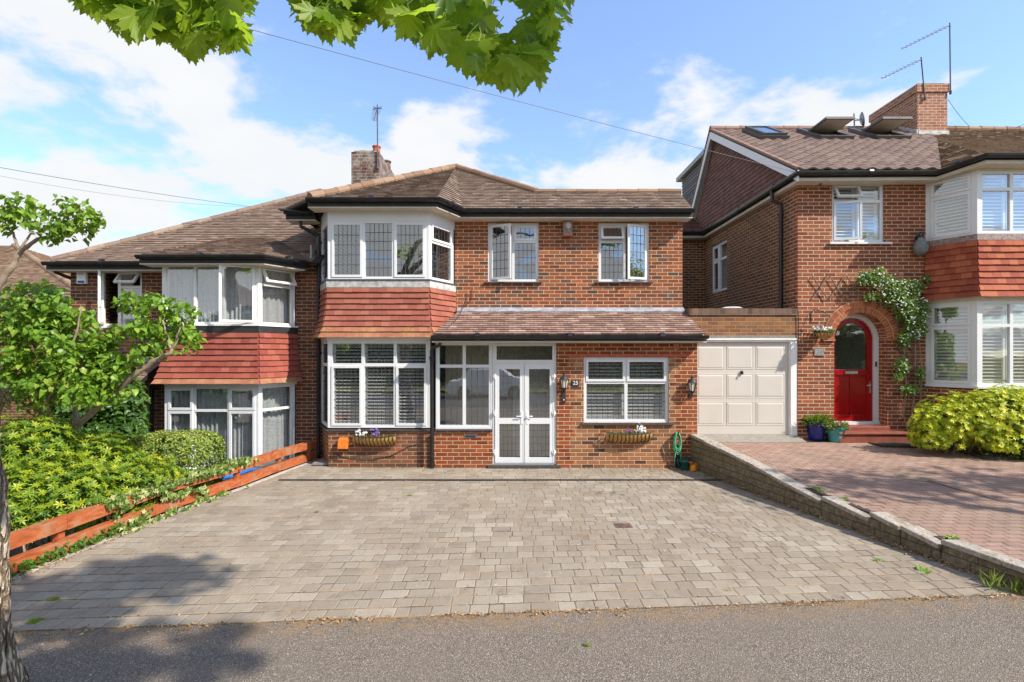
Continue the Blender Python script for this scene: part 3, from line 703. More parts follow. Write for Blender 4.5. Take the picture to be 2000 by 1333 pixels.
m = MB(); m.box(XL+.25, YM+.01, 2.55, XR-.25, 14.9, 2.75); m.box(XL+.25, YM+.01, 5.0, XR-.25, 14.9, 5.05); m.box(-3.9, 12.6, .05, XR-.25, 12.7, 5.0); m.box(-3.9, 10.0, .02, -1.4, 12.6, .06)
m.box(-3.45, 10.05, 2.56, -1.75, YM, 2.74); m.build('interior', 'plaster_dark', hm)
# inner porch wall
m = MB(); m.box(-1.38, YM-.02, .04, XR-.26, YM+.1, 2.5); m.box(-1.3, 9.9, .01, 3.4, YM-.03, .05); m.build('porch_interior', 'plaster', hm)
m = MB(); O = V((-.25, YM-.05, .06)); m.box(.02, YM-.06, .06, .9, YM-.025, 2.05); m.build('inner_door', 'upvc', hm)
# bay brick base
m = MB(); zs = Z_(842, 9.93)
m.sweep(at([V((-3.97, YM, 0)), V((-3.56, 9.93, 0)), V((-1.53, 9.93, 0))], -.1), [(0, 0), (0, zs+.1), (-.2, zs+.1), (-.2, 0)]); m.build('bay_base', 'brick_bay', hm)
m = MB(); m.sweep(at([V((-3.99, YM, 0)), V((-3.58, 9.94, 0)), V((-1.5, 9.94, 0))], zs), [(-.15, 0), (.045, 0), (.045, .022), (-.15, .035)]); m.build('sill', 'sill', hm)
# bay windows
z0, z1 = Z_(836, YB), Z_(666, YB)
window(hm, (-3.58, YB, z0), (1, 0, 0), 1.99, z1-z0, [(1, [(.27, 'f'), (.73, 's')]), (1, [(.27, 'f'), (.73, 'f')]), (1, [(.27, 'f'), (.73, 's')])], lead=(.085, .155), inside='shutter', post=.03)
dirL = (bp[1]-bp[0]); window(hm, (bp[0].x, bp[0].y, z0), dirL, dirL.length-.005, z1-z0, [(1, [(.27, 'f'), (.73, 'f')])], lead=(.085, .155), inside='shutter')
u0, u1 = Z_(546, YB), Z_(431, YB)
window(hm, (-3.58, YB, u0), (1, 0, 0), 1.97, u1-u0, [(1, [(1, 's')]), (.92, [(1, 'f')]), (1, [(1, 's')])], lead=(.085, .185), post=.035)
dirR = (bp[3]-bp[2]); window(hm, (bp[2].x+.004, bp[2].y+.004, u0), dirR, dirR.length-.05, u1-u0, [(1, [(.33, 's'), (.67, 'f')])], lead=(.09, .185), post=.03)
window(hm, (bp[0].x, bp[0].y, u0), dirL, dirL.length-.005, u1-u0, [(1, [(1, 'f')])], lead=(.09, .185))
m = MB(); cmx = [( -1.52, .9), (-1.3, 1.0)]
for i in range(40):   # bedroom curtain gathered behind the return
    pass
# fascia board above upper bay, lead flashing below
m = MB(); m.sweep(at(bp, 0), [(.0, u1+.001), (.0, Z_(408, YB)+.02), (-.1, Z_(408, YB)+.02), (-.1, u1+.001)]); m.build('head_board', 'upvc', hm)
m = MB(); m.sweep(at(bp, u0), [(-.1, -.03), (.045, -.03), (.045, -.001), (-.1, -.001)]); m.build('sill', 'sill', hm)
def flare(zlow, zhigh, out):
    def o(z):
        k = max(0, 1-(z-zlow)/(zhigh-zlow)); return .015+out*k**3
    return o
def planf(base, fl):
    nm = []
    for i in range(len(base)-1): d = (base[i+1]-base[i]).normalized(); nm.append(V((d.y, -d.x, 0)))
    def f(z):
        o = fl(z); out = []
        for i, p in enumerate(base):
            if i == 0: mm = nm[0]
            elif i == len(base)-1: mm = nm[-1]
            else: mm = (nm[i-1]+nm[i]).normalized(); mm = mm/mm.dot(nm[i])
            out.append(V((p.x, p.y, z))+mm*o)
        return out
    return f
hz0, hz1 = Z_(659, 9.8), Z_(560, YB)
pf = planf(bp, flare(hz0, hz1, .15))
m = MB(); m.sweep(at(bp, 0), [(.03, hz1-.02), (.035, u0-.031), (-.02, u0-.031), (-.02, hz1-.02)]); m.build('flashing', 'lead_pale', hm)
m = MB(); hang(m, pf, hz0+.216, hz1); m.build('hung_tiles', 'hang_main', hm)
m = MB(); hang(m, pf, hz0, hz0+.216); m.build('hung_tiles', 'hang_moss', hm)
m = MB()
for za, zb in zip([hz0+(hz1-hz0)*i/9 for i in range(9)], [hz0+(hz1-hz0)*(i+1)/9 for i in range(9)]):
    A, B = pf(za), pf(zb)
    for s in range(3): m.face([A[s]-V((0, -.03, 0)), A[s+1]-V((0, -.03, 0)), B[s+1]-V((0, -.03, 0)), B[s]-V((0, -.03, 0))])
A = pf(hz0); m.sweep([V((p.x, p.y, hz0)) for p in at(bp, hz0)], [(.14, .0), (.14, .02), (-.1, .02), (-.1, .0)]); m.build('bay_lining', 'cream', hm)
m = MB(); m.sweep([V((-3.99, YM, 0)), V((-3.58, YB, 0)), V((-1.585, YB, 0))], [(.012, z1+.001), (.02, hz0-.001), (-.1, hz0-.001), (-.1, z1+.001)]); m.build('head_board', 'upvc', hm)
# upper flat windows
for (a, b, cols) in ((953, 1052, [(1, [(1, 'o', 'L', 24)]), (1, [(.3, 's'), (.7, 'f')])]), (1169, 1268, [(1.05, [(.3, 'o', 'T', 22), (.7, 'f')]), (1, [(1, 'o', 'R', 20)])])):
    window(hm, (X_(a, YM), YM+.03, Z_(551, YM)), (1, 0, 0), X_(b, YM)-X_(a, YM), Z_(436, YM)-Z_(551, YM), cols, lead=(.095, .165), border=.03)
    m = MB(); m.box(X_(a-7, YM), YM-.05, Z_(554, YM), X_(b+6, YM), YM+.05, Z_(551, YM)-.002); m.build('sill', 'sill', hm)
# porch front
xp0, xp1 = -1.47, X_(1362, YP)
xd0, xd1 = X_(962, YP), X_(1087, YP)
zlow = Z_(842, YP); zh = Z_(668, YP)
m = MB(); m.box(xp0-.03, YP, -.1, xd0, YP+.2, zlow); m.build('dwarf_wall', 'brick_porch', hm); m = MB()
sx0, sx1, sz0, sz1 = X_(1140, YP), X_(1307, YP), Z_(826, YP), Z_(698, YP)
wall(m, (xd1, YP, -.1), (1, 0, 0), xp1-xd1, zh+.2, [(sx0-xd1, sz0+.1, sx1-xd1, sz1+.1)], .22)
m.build('porch_wall', 'brick_porch', hm); m = MB(); m.box(xp1-.22, YP+.221, -.1, xp1-.001, YM-.001, zh+.3); m.build('porch_side_wall', 'brick_porch', hm)
m = MB(); m.box(X_(1107, YP), YP-.006, Z_(697, YP), X_(1350, YP), YP+.02, Z_(692, YP)); m.build('lintel', 'red_trim', hm)
m = MB(); m.box(xp0, YP-.04, zlow, xd0, YP+.15, zlow+.03); m.build('sill', 'sill', hm)
m = MB(); m.box(X_(1135, YP), YP-.05, sz0-.035, X_(1316, YP), YP+.02, sz0-.002); m.build('sill', 'sill', hm)
m = MB(); m.box(X_(953, YP), YP-.08, -.02, X_(1094, YP), YP+.15, .06); m.build('doorstep', 'sill', hm)
window(hm, (xp0, YP+.04, zlow+.032), (1, 0, 0), xd0-xp0-.002, zh-zlow-.03, [(1, [(.27, 'f'), (.73, 'f')]), (1, [(.27, 'f'), (.73, 'f')])], lead=(.11, .35), border=.04)
window(hm, (sx0, YP+.035, sz0), (1, 0, 0), sx1-sx0, sz1-sz0, [(1, [(.38, 's'), (.62, 'f')]), (1, [(.38, 's'), (.62, 'f')])], lead=(.105, .16), inside='shutter', border=.03, tilt=-20)
# door unit
dz0 = .065; dw = xd1-xd0; zt = Z_(709, YP)
fr = MB(); N = V((0, -1, 0)); Ux = V((1, 0, 0)); Wz = V((0, 0, 1)); O = V((xd0+.002, YP+.03, dz0)); hh = zh-dz0; dw -= .004
for b in ((0, 0, .04, hh), (dw-.04, 0, dw, hh), (.04, hh-.045, dw-.04, hh), (.04, 0, dw-.04, .03), (.04, zt-dz0-.02, dw-.04, zt-dz0+.02)): fr.ob(O, Ux, Wz, N, b[0], b[1], -.08, b[2], b[3], 0)
b = (.04, zt-dz0+.02, dw-.04, hh-.045)
for c in ((b[0], b[1], b[2], b[1]+.035), (b[0], b[3]-.035, b[2], b[3]), (b[0], b[1]+.035, b[0]+.035, b[3]-.035), (b[2]-.035, b[1]+.035, b[2], b[3]-.035)): fr.ob(O, Ux, Wz, N, c[0], c[1], -.06, c[2], c[3], .008)
dfr = fr.build('door_frame', 'upvc', hm)
gm, lm = MB(), MB(); q = lambda u, w, n: O+Ux*u+Wz*w+N*n
def pane(gm, lm, a, b, c, d, n, lx=.08, ly=.14):
    gm.face([q(a, b, n), q(c, b, n), q(c, d, n), q(a, d, n)]); nx, ny = max(1, round((c-a)/lx)), max(1, round((d-b)/ly))
    for i in range(1, nx): u = a+(c-a)*i/nx; lm.ob(O, Ux, Wz, N, u-.0035, b, n-.003, u+.0035, d, n+.004)
    for j in range(1, ny): w = b+(d-b)*j/ny; lm.ob(O, Ux, Wz, N, a, w-.0035, n-.0025, c, w+.0035, n+.0045)
pane(gm, lm, b[0]+.035, b[1]+.035, b[2]-.035, b[3]-.035, -.02, .11, .15); gm.build('pane', 'glass', dfr); lm.build('leading', 'leading', dfr)
mid = dw/2
for sgn, (a, c) in ((1, (.042, mid-.003)), (-1, (mid+.003, dw-.042))):
    d = MB(); bt, tp_ = .032, zt-dz0-.022; st = .085; rail = Z_(823, YP)-dz0
    for bx in ((a, bt, a+st, tp_), (c-st, bt, c, tp_), (a+st, bt, c-st, bt+.10), (a+st, tp_-.10, c-st, tp_), (a+st, rail-.055, c-st, rail+.055)): d.ob(O, Ux, Wz, N, bx[0], bx[1], -.05, bx[2], bx[3], .012)
    d.ob(O, Ux, Wz, N, a+.006, bt+.006, -.05, a+.02, tp_-.006, .018); d.ob(O, Ux, Wz, N, c-.02, bt+.006, -.05, c-.006, tp_-.006, .018)
    leaf = d.build('door', 'upvc', hm)
    gm, lm = MB(), MB(); pane(gm, lm, a+st, bt+.10, c-st, rail-.055, -.01); pane(gm, lm, a+st, rail+.055, c-st, tp_-.10, -.01); gm.build('pane', 'glass', leaf); lm.build('leading', 'leading', leaf)
    h = MB(); hx = c-.045 if sgn > 0 else a+.045; h.ob(O, Ux, Wz, N, hx-.015, .78, .012, hx+.015, 1.02, .022); h.tube([q(hx, .93, .022), q(hx, .93, .05)], .009, 8); h.tube([q(hx, .93, .05), q(hx-sgn*.11, .93, .05)], .009, 8); h.build('handle', 'white', leaf)
    h = MB(); hx = a+.0 if sgn > 0 else c-.0
    for zz in (.22, .97, 1.68): h.ob(O, Ux, Wz, N, hx-.035, zz, .013, hx+.035, zz+.05, .03); h.tube([q(hx, zz-.03, .03), q(hx, zz+.07, .03)], .012, 8)
    h.build('hinge', 'white', leaf)
lp = MB(); lp.box(X_(907, YP), YP-.008, Z_(856, YP), X_(931, YP), YP+.01, Z_(849, YP)); lpo = lp.build('letter_plate', 'metal', hm)
lp = MB(); lp.box(X_(909, YP), YP-.013, Z_(855, YP)+.005, X_(929, YP), YP-.008, Z_(850, YP)-.005); lp.build('flap', 'black_matt', lpo)
# porch roof
zg, zt2 = Z_(656, 9.6), Z_(606, YM-.02)
RP = [V((-1.47, 9.55, zg+.02)), V((3.60, 9.55, zg+.02)), V((3.56, YM-.02, zt2)), V((-1.08, YM-.02, zt2))]
m = MB(); tiles(m, RP, lift=.02, jit=.007, uj=.004); rf = m.build('porch_roof', 'tile_porch', hm)
m = MB(); slab(m, [p-V((0, 0, .03)) for p in RP], .05); m.build('roof_deck', 'cream', rf)
m = MB(); fl = [V((-1.10, YM-.005, zt2-.02)), V((3.57, YM-.005, zt2-.02))]
m.hexa([(-1.14, YM-.16, zt2-.045), (3.58, YM-.16, zt2-.045), (3.58, YM-.002, zt2+.01), (-1.14, YM-.002, zt2+.01), (-1.14, YM-.16, zt2-.035), (3.58, YM-.16, zt2-.035), (3.58, YM-.004, zt2+.055), (-1.14, YM-.004, zt2+.055)])
m.build('flashing', 'lead', hm)
eaves(hm, [(-1.50, 9.57, zg-.01), (3.64, 9.57, zg-.01)], fas=.09, cream=.03)
# main roof
s7 = .7; ZR = ZE+.02
rz = lambda y: ZR+s7*(y-10.38)
XE0 = X_(560, 10.4); AP = V((-1.41, 12.8, rz(12.8))); E1 = V((.51, 11.25, rz(11.25))); E2 = V((3.66, 11.25, rz(11.25)))
Z0 = V((XE0, 10.38, ZR)); Z3 = V((3.66, 10.38, ZR))
by0 = 9.68; B0, B1 = V((-3.84, by0, ZR)), V((-1.42, by0, ZR)); C1 = V((-1.02, 10.38, ZR)); BK = V((XE0, 15.2, ZR))
m = MB(); KW = dict(jit=.0045, uj=.004, w=.165)
tiles(m, [C1, V((.51, 10.38, ZR)), E1, AP], vref=Z0, **KW); tiles(m, [V((.51, 10.38, ZR)), Z3, E2, E1], vref=Z0, **KW)
tiles(m, [B0, B1, AP], vref=B0, **KW); tiles(m, [B1, C1, AP], vref=B1, **KW); tiles(m, [Z0, B0, AP], vref=Z0, **KW); tiles(m, [BK, Z0, AP], vref=Z0, **KW)
tiles(m, [E1, V((.51, 14.35, rz(11.25))), AP], vref=E1, **KW)
rf = m.build('roof', 'tile_main', hm)
m = MB()
for pl in ([C1, Z3, E2, E1, AP], [Z0, AP, BK], [B0, B1, AP], [B1, C1, AP], [Z0, B0, AP], [E1, V((.51, 14.35, rz(11.25))), AP], [V((XE0, 15.2, ZR)), AP, V((.51, 14.35, rz(11.25))), V((3.66, 14.35, rz(11.25))), V((3.66, 15.2, ZR))]):
    if len(pl) == 5 and pl[0].y > 12: slab(m, pl, .04)
    elif len(pl) == 5: slab(m, pl, .04)
    else: slab(m, pl, .035)
m.box(.5, 11.24, rz(11.25)-.12, 3.66, 14.4, rz(11.25)-.02)
m.build('roof_deck', 'black_matt', rf)
m = MB(); hipline(m, B0+V((.02, .0, .03)), AP+V((0, 0, .03))); hipline(m, AP+V((0, 0, .03)), E1+V((0, 0, .03))); hipline(m, E1+V((0, 0, .005)), E2+V((0, 0, .005)), .07, .4); m.build('hip_tiles', 'hip', rf)
eaves(hm, [(-3.84-.02, by0+.0, ZE), (-1.42, by0, ZE), (-1.02, 10.42, ZE), (3.68, 10.42, ZE)])
eaves(hm, [(XE0-.03, 10.42, ZE-.05), (-4.0, 10.42, ZE-.05)], gut=.05)
m = MB(); m.ob(V((XE0-.1, 10.36, ZE-.03)), V((1, 0, -.12)).normalized(), V((0, 0, 1)), N, 0, 0, 0, .62, .03, .12); m.build('broken_gutter', 'black_matt', hm)
pipe(hm, [P(585, 430, 10.5), P(588, 443, 10.5), P(612, 455, 10.6), P(622, 462, 10.62), V((X_(622, 10.62), 10.62, .03))], .038)
pipe(hm, [P(860, 668, 9.62), P(858, 675, 9.66), P(845, 680, 9.78), P(843, 686, 9.79), V((X_(843.5, 9.79), 9.79, .01))], .034)
m = MB(); m.tube([P(600+x/4.44, 360+y/4.44, YM-.02) for x, y in ((172, 395), (150, 470), (130, 560), (132, 640), (150, 700), (175, 770))], .006, 5); m.build('cable', 'wire_w', hm)
m = MB(); m.tube([P(*q, 9.915) for q in ((641, 880), (660, 890), (690, 896), (730, 897), (765, 890), (800, 872), (815, 868))], .006, 5); m.build('cable', 'black_matt', hm)
m = MB(); m.tube([P(912, 572, YM-.015), P(912.5, 585, YM-.02), P(905, 598, YM-.08)], .006, 5); m.tube([P(922, 565, YM-.015), P(921, 585, YM-.02), P(905, 600, YM-.06), P(896, 620, 10.05), P(870, 645, 9.7)], .006, 5); m.build('cable', 'black_matt', hm)
m = MB(); m.box(X_(1315, YP), YP-.01, Z_(683, YP), X_(1326, YP), YP+.01, Z_(669, YP)); m.build('air_brick', 'terracotta', hm)
# chimney
def chimney(parent, x0, x1, y0, y1, z0, z1, mat, pots, cap=.0):
    m = MB(); m.box(x0, y0, z0, x1, y1, z1-.22); m.box(x0-cap, y0-cap, z1-.22, x1+cap, y1+cap, z1); c = m.build('chimney', mat, parent)
    p = MB(); p.box(x0+.05, y0+.05, z1, x1-.05, y1-.05, z1+.05); p.build('flaunching', 'coping', c)
    for (px, py, r, h, mt) in pots:
        p = MB(); p.lathe([(r, 0), (r*.95, h*.8), (r*1.15, h*.84), (r*1.15, h), (r*.9, h), (r*.85, h*.5)], (px, py, z1+.04), 20); p.build('chimney_pot', mt, c, smooth=False)
    return c
chimney(hm, -3.86, -3.19, 12.3, 13.9, 4.9, 7.04, 'brick_chim', [(-3.62, 12.55, .11, .05, 'red_trim'), (-3.32, 12.55, .09, .19, 'red_trim'), (-3.5, 13.3, .11, .08, 'metal_rust'), (-3.3, 13.5, .1, .18, 'metal_rust')], .0)
def aerial(name, base, top, tip, nel, el, label, extra=None, mat='metal', slope=0):
    m = MB(); m.tube([base, top], .016, 8); m.tube([V(top)-V((0, 0, .06)), V(tip)], .011, 6)
    d = (V(tip)-V(top)); L = d.length; dn = d.normalized(); side = dn.cross(V((0, 0, 1))).normalized()
    up = side.cross(dn).normalized()
    for i in range(nel):
        p = V(top)-V((0, 0, .06))*(1-(i+1)/nel)+d*((i+.8)/nel)*.97; l = el*(1-.35*i/nel)
        ax = (side*.9+V((0, 0, .45))).normalized()
        m.tube([p-ax*l, p+ax*l], .005, 5)
    if extra: extra(m)
    m.tube([V(base)+V((0, 0, .02)), V(base)+V((0, 0, .10))], .03, 8)
    m.build(name, 'aerial', label=label, cat='television aerial', group='television aerials on chimneys')
aerial('television_aerial', (-3.22, 12.27, 6.6), P(737, 205, 12.27), P(730, 236, 11.7), 9, .10, 'small television aerial on a thin pole above the weathered chimney of the middle house', lambda m: (m.tube([P(728, 211, 12.27), P(746, 213, 12.27)], .008, 5), m.tube([P(728, 215, 12.27), P(746, 209, 12.2)], .008, 5)))
# ------------------------------------------------------------------ small things on the middle house
def lantern(x, y, z, label):
    """z = centre of the body; front is -Y"""
    o = thing('wall_lantern', (x, y, z-.25), label, 'lantern', 'black wall lanterns')
    m = MB(); m.box(x-.035, y-.02, z-.23, x+.035, y-.001, z-.08); m.tube([(x, y-.02, z-.15), (x, y-.07, z-.19), (x, y-.11, z-.15)], .011, 8)
    m.lathe([(.012, -.15), (.035, -.12), (.045, -.10), (.05, -.09)], (x, y-.11, z), 8); m.build('bracket', 'black_matt', o)
    m = MB(); c = V((x, y-.11, z))
    for k in range(6):
        a = R(60*k); m.tube([c+V((.048*math.cos(a), .048*math.sin(a), -.09)), c+V((.078*math.cos(a), .078*math.sin(a), .07))], .006, 6)
    m.lathe([(.09, .07), (.088, .08), (.055, .125), (.03, .14), (.022, .17), (.03, .18), (.008, .20), (.006, .23)], c, 12); m.build('cage', 'black_matt', o)
    m = MB(); m.lathe([(.044, -.088), (.072, .068)], c, 6); m.build('lamp_glass', 'lamp_glass', o)
    return o
lantern(X_(1101, YP), YP, Z_(748, YP), 'black wall lantern between the white double doors and the number plaque')
lantern(X_(1348, YP), YP, Z_(754, YP), 'black wall lantern at the right end of the porch wall beside the garage door')
def text(s, size, loc, mat, parent, ext=.003, name='lettering', rot=(R(90), 0, 0), align='CENTER'):
    cu = bpy.data.curves.new(name, 'FONT'); cu.body = s; cu.size = size; cu.extrude = ext; cu.align_x = align; cu.align_y = 'CENTER'; cu.resolution_u = 3
    o = bpy.data.objects.new(name, cu); COL.objects.link(o); dg = bpy.context.evaluated_depsgraph_get()
    me = bpy.data.meshes.new_from_object(o.evaluated_get(dg)); bpy.data.objects.remove(o)
    o = bpy.data.objects.new(name, me); COL.objects.link(o); me.materials.clear(); me.materials.append(M[mat]); o.rotation_euler = rot
    if parent: o.parent = parent; o.location = V(loc)-ROOT[parent.name]
    else: o.location = loc
    return o
m = MB(); m.box(X_(1117, YP), YP-.016, Z_(754, YP), X_(1131, YP), YP-.001, Z_(743, YP))
o = m.build('house_number_plaque', 'black_matt', label='black rectangular plaque with white number 25 beside the porch lantern', cat='number plaque'); text('25', .105, (X_(1124, YP), YP-.018, Z_(748.5, YP)), 'white', o)
o = thing('doorbell', (X_(1101, YP), YP, Z_(784, YP)), 'small black doorbell box under the lantern beside the double doors', 'doorbell')
m = MB(); m.box(X_(1097.5, YP), YP-.03, Z_(786, YP), X_(1104.5, YP), YP-.001, Z_(771, YP)); m.build('case', 'black_matt', o); m = MB(); m.lathe([(.012, 0), (.012, .006)], (0, 0, 0), 10)
m.v = [(x+X_(1101, YP), -z+YP-.03, y+Z_(781, YP)) for x, y, z in m.v]; m.build('button', 'white', o)
def leafpts(shape, s):
    if shape == 'ovate': return [(0, 0, 0), (.30*s, .28*s, .05*s), (.26*s, .65*s, .03*s), (0, 1.0*s, -.10*s), (-.26*s, .65*s, .03*s), (-.30*s, .28*s, .05*s)], [(0, 1, 2, 3), (0, 3, 4, 5)]
    if shape == 'heart': return [(0, .04*s, 0), (.25*s, -.06*s, .04*s), (.42*s, .18*s, .09*s), (.34*s, .52*s, .06*s), (0, 1.0*s, -.20*s), (-.34*s, .52*s, .06*s), (-.42*s, .18*s, .09*s), (-.25*s, -.06*s, .04*s), (0, .5*s, -.02*s)], [(0, 1, 2, 8), (8, 2, 3, 4), (8, 4, 5, 6), (0, 8, 6, 7)]
    if shape == 'lance': return [(0, 0, 0), (.14*s, .38*s, .03*s), (.13*s, .68*s, .02*s), (0, 1.0*s, -.06*s), (-.13*s, .68*s, .02*s), (-.14*s, .38*s, .03*s)], [(0, 1, 2, 3, 4, 5)]
    if shape == 'blade': return [(-.02*s, 0, 0), (.02*s, 0, 0), (.035*s, .5*s, -.03*s), (0, 1.0*s, -.22*s), (-.01*s, .5*s, -.03*s)], [(0, 1, 2, 3, 4)]
    if shape == 'ivy': return [(0, 0, 0), (.42*s, .0, .03), (.30*s, .35*s, .01), (.5*s, .55*s, 0), (.18*s, .62*s, .02*s), (0, 1.0*s, -.03), (-.18*s, .62*s, .02*s), (-.5*s, .55*s, 0), (-.30*s, .35*s, .01), (-.42*s, .0, .03)], [(0, 1, 2, 3, 4, 5), (0, 5, 6, 7, 8, 9)]
def basis(n, d):
    n = n.normalized(); d = (d-n*d.dot(n))
    if d.length < 1e-4: d = n.orthogonal()
    d.normalize(); return d.cross(n), d, n
def put_leaf(mb, p, n, d, shape, s, r):
    x, y, z = basis(n, d); vs, fs = leafpts(shape, s)
    mb.mesh([p+x*a+y*b+z*c for a, b, c in vs], fs, r)
def rv(): return V((random.gauss(0, 1), random.gauss(0, 1), random.gauss(0, 1))).normalized()
def flowers(mb, p, s, n=5):
    for k in range(n):
        a = rv(); put_leaf(mb, p, (a+V((0, -1, .6))).normalized(), rv(), 'ovate', s, random.random())
def manger(x0, x1, y, zt, label, seed, white):
    random.seed(seed); xc = (x0+x1)/2; w = (x1-x0)/2; h = .23; d = .17
    o = thing('wall_planter', (xc, y, zt-h), label, 'planter', 'coir-lined wall planters below the windows')
    def pr(u, a): return V((xc+w*u, y-.005-d*math.sin(a)*(1-.25*abs(u)**3), zt-h*(1-math.cos(a))*(1-.35*abs(u)**3)*0.9))
    m = MB(); n, k = 18, 8
    for i in range(n):
        for j in range(k):
            u0, u1, a0, a1 = -1+2*i/n, -1+2*(i+1)/n, R(90*(1-j/k)), R(90*(1-(j+1)/k))
            f = lambda u, a: pr(u*.93, a)*1
            # quarter round belly from front rim down to the wall
            g = lambda u, b: V((xc+w*.95*u, y-.004-d*math.cos(b)*(1-.3*u*u), zt-.02-h*.8*math.sin(b)*(1-.3*u*u)))
            b0, b1 = R(90*j/k), R(90*(j+1)/k); m.face([g(u0, b0), g(u1, b0), g(u1, b1), g(u0, b1)], .5)
    m.build('liner', 'coir', o, smooth=True)
    m = MB()
    for i in range(13):
        u = -1+2*i/12; m.tube([V((xc+w*u, y-.004-(d+.008)*math.cos(R(b))*(1-.3*u*u), zt-.02-(h*.8+.008)*math.sin(R(b))*(1-.3*u*u))) for b in range(0, 91, 15)], .008 if 0 < i < 12 else .005, 5)
    m.tube([V((xc-w*1.05, y-.01, zt+.02))]+[V((xc+w*u, y-.004-(d+.01)*(1-.3*u*u), zt-.015+.03*u*u)) for u in [-1+.2*k for k in range(11)]]+[V((xc+w*1.05, y-.01, zt+.02))], .007, 6); m.build('wire_frame', 'black_matt', o)
    m = MB(); s_ = MB(); g = lambda u, b: None
    for k in range(150):
        u = random.uniform(-.9, .9); p = V((xc+w*u, y-random.uniform(.02, d*.9)*(1-.3*u*u), zt-.03)); put_leaf(m, p, rv()+V((0, -.5, .8)), V((random.uniform(-.6, .6), random.uniform(-.7, .2), random.uniform(.1, 1))), 'lance', random.uniform(.03, .07), random.random())
    for k in range(60): u = random.uniform(-.9, .9); p = V((xc+w*u, y-random.uniform(.02, d*.9)*(1-.3*u*u), zt-.045)); put_leaf(s_, p, V((0, 0, 1)), rv(), 'ovate', .06, .1)
    m.build('foliage', 'leaf_dark', o, uv=False)
    m = MB(); m2 = MB()
    for (u, hh, n, wh) in white:
        for k in range(n):
            p = V((xc+w*(u+random.uniform(-.12, .12)), y-random.uniform(.03, d*.8), zt+random.uniform(.01, hh)))
            flowers(m if wh else m2, p, .034, 6)
    if m.v: m.build('white_flowers', 'petal', o, uv=False)
    if m2.v: m2.build('purple_flowers', 'petal_p', o, uv=False)
manger(X_(690, 9.93), X_(778, 9.93), 9.93, Z_(852, 9.8), 'coir-lined black wire planter under the bay window, sparse purple and white flowers', 3, [(-.72, .12, 7, True), (-.5, .06, 4, True), (-.1, .13, 9, False), (.1, .13, 8, False)])
manger(X_(1180, YP), X_(1273, YP), YP, Z_(846, 9.7), 'coir-lined black wire planter with bunch of white flowers under the small shuttered window', 4, [(.45, .16, 16, True), (.6, .13, 12, True), (0, .05, 5, False)])
random.seed(11)
o = thing('gas_meter_box', (X_(672, 9.9), 9.93, Z_(877, 9.9)), 'orange plastic box on the bay wall left of the planter', 'utility box')
m = MB(); x0, x1, za, zb = X_(662, 9.9), X_(681, 9.9), Z_(876, 9.9), Z_(858, 9.9); m.hexa([(x0, 9.80, za), (x1, 9.80, za), (x1, 9.929, za), (x0, 9.929, za), (x0, 9.84, zb), (x1, 9.84, zb), (x1, 9.929, zb+.03), (x0, 9.929, zb+.03)]); m.build('case', 'orange', o, bevel=.008)
m = MB(); m.box(x0+.01, 9.79, za+.01, x1-.01, 9.80, za+.03); m.build('lip', 'orange', o)
m = MB(); x0, x1 = X_(1099, YM), X_(1117, YM); m.box(x0, YM-.10, Z_(460, YM), x1, YM-.001, Z_(430, YM)); o = thing('alarm_box', (X_(1108, YM), YM, Z_(460, YM)), 'weathered brown alarm box on the upper wall between the two casement windows', 'alarm box', 'alarm boxes'); m.build('case', 'weathered', o, bevel=.01)
m = MB(); m.lathe([(.052, 0), (.05, .006)], (0, 0, 0), 16, sy=1.4); m.v = [(x+X_(1109, YM), -z+YM-.10, y+Z_(443, YM)) for x, y, z in m.v]; m.build('faded_badge', 'lead_pale', o)
m = MB(); m.box(x0-.005, YM-.12, Z_(463, YM), x1+.005, YM-.002, Z_(460, YM)); m.build('base_lip', 'terracotta', o)
# hose, tub, watering can
o = thing('garden_hose', (X_(1322, 9.8), YP, 0), 'coiled green garden hose hanging on a black wall bracket by the stone wall', 'hose')
m = MB(); hc = P(1323, 866, 9.76)
for k in range(9):
    pts = []; rx, rz_ = random.uniform(.05, .085), random.uniform(.15, .21); ox = random.uniform(-.012, .012); oy = random.uniform(-.05, .03)
    for i in range(25):
        a = 2*math.pi*i/24; pts.append(hc+V((ox+rx*math.sin(a), oy+.012*math.sin(2*a), .2-rz_+rz_*math.cos(a)-.01*k/9)))
    m.tube(pts, .0095, 6, cap=False)
m.tube([hc+V((-.07, 0, -.1)), P(1319, 880, 9.76), P(1318, 900, 9.77), P(1317, 912, 9.75)], .0095, 6); m.tube([hc+V((.07, 0, -.05)), P(1329, 880, 9.77), P(1329, 898, 9.74)], .0095, 6); m.build('coil', 'hose', o, smooth=True)
m = MB(); m.box(X_(1320, 9.8), 9.79, .02, X_(1327, 9.8), YP-.001, .45); m.tube([(hc.x, YP-.005, hc.z+.18), (hc.x, 9.7, hc.z+.185), (hc.x, 9.7, hc.z+.22)], .012, 8); m.lathe([(.03, -.02), (.035, .03)], (hc.x, YP-.03, hc.z+.16), 10); m.build('bracket', 'black_matt', o)
o = thing('watering_can', G(1338, 921), 'dark green plastic watering can beside the hose, in front of the stone wall', 'watering can', 'watering cans')
c = G(1338, 921); c.y = 9.68; c.x = X_(1338, 9.68); m = MB(); m.lathe([(.085, 0), (.095, .03), (.085, .14), (.11, .155), (.112, .18), (.09, .20), (.02, .205)], c, 18); m.build('body', 'green_can', o, smooth=True)
m = MB(); m.tube([c+V((-.04, 0, .2)), c+V((-.03, 0, .25)), c+V((.04, 0, .26)), c+V((.07, 0, .2))], .012, 8); m.build('handle', 'green_can', o, smooth=True); m = MB(); m.tube([c+V((-.08, 0, .04)), c+V((-.13, -.02, .12)), c+V((-.15, -.03, .2))], [.02, .015, .012], 8); m.build('spout', 'green_can', o)
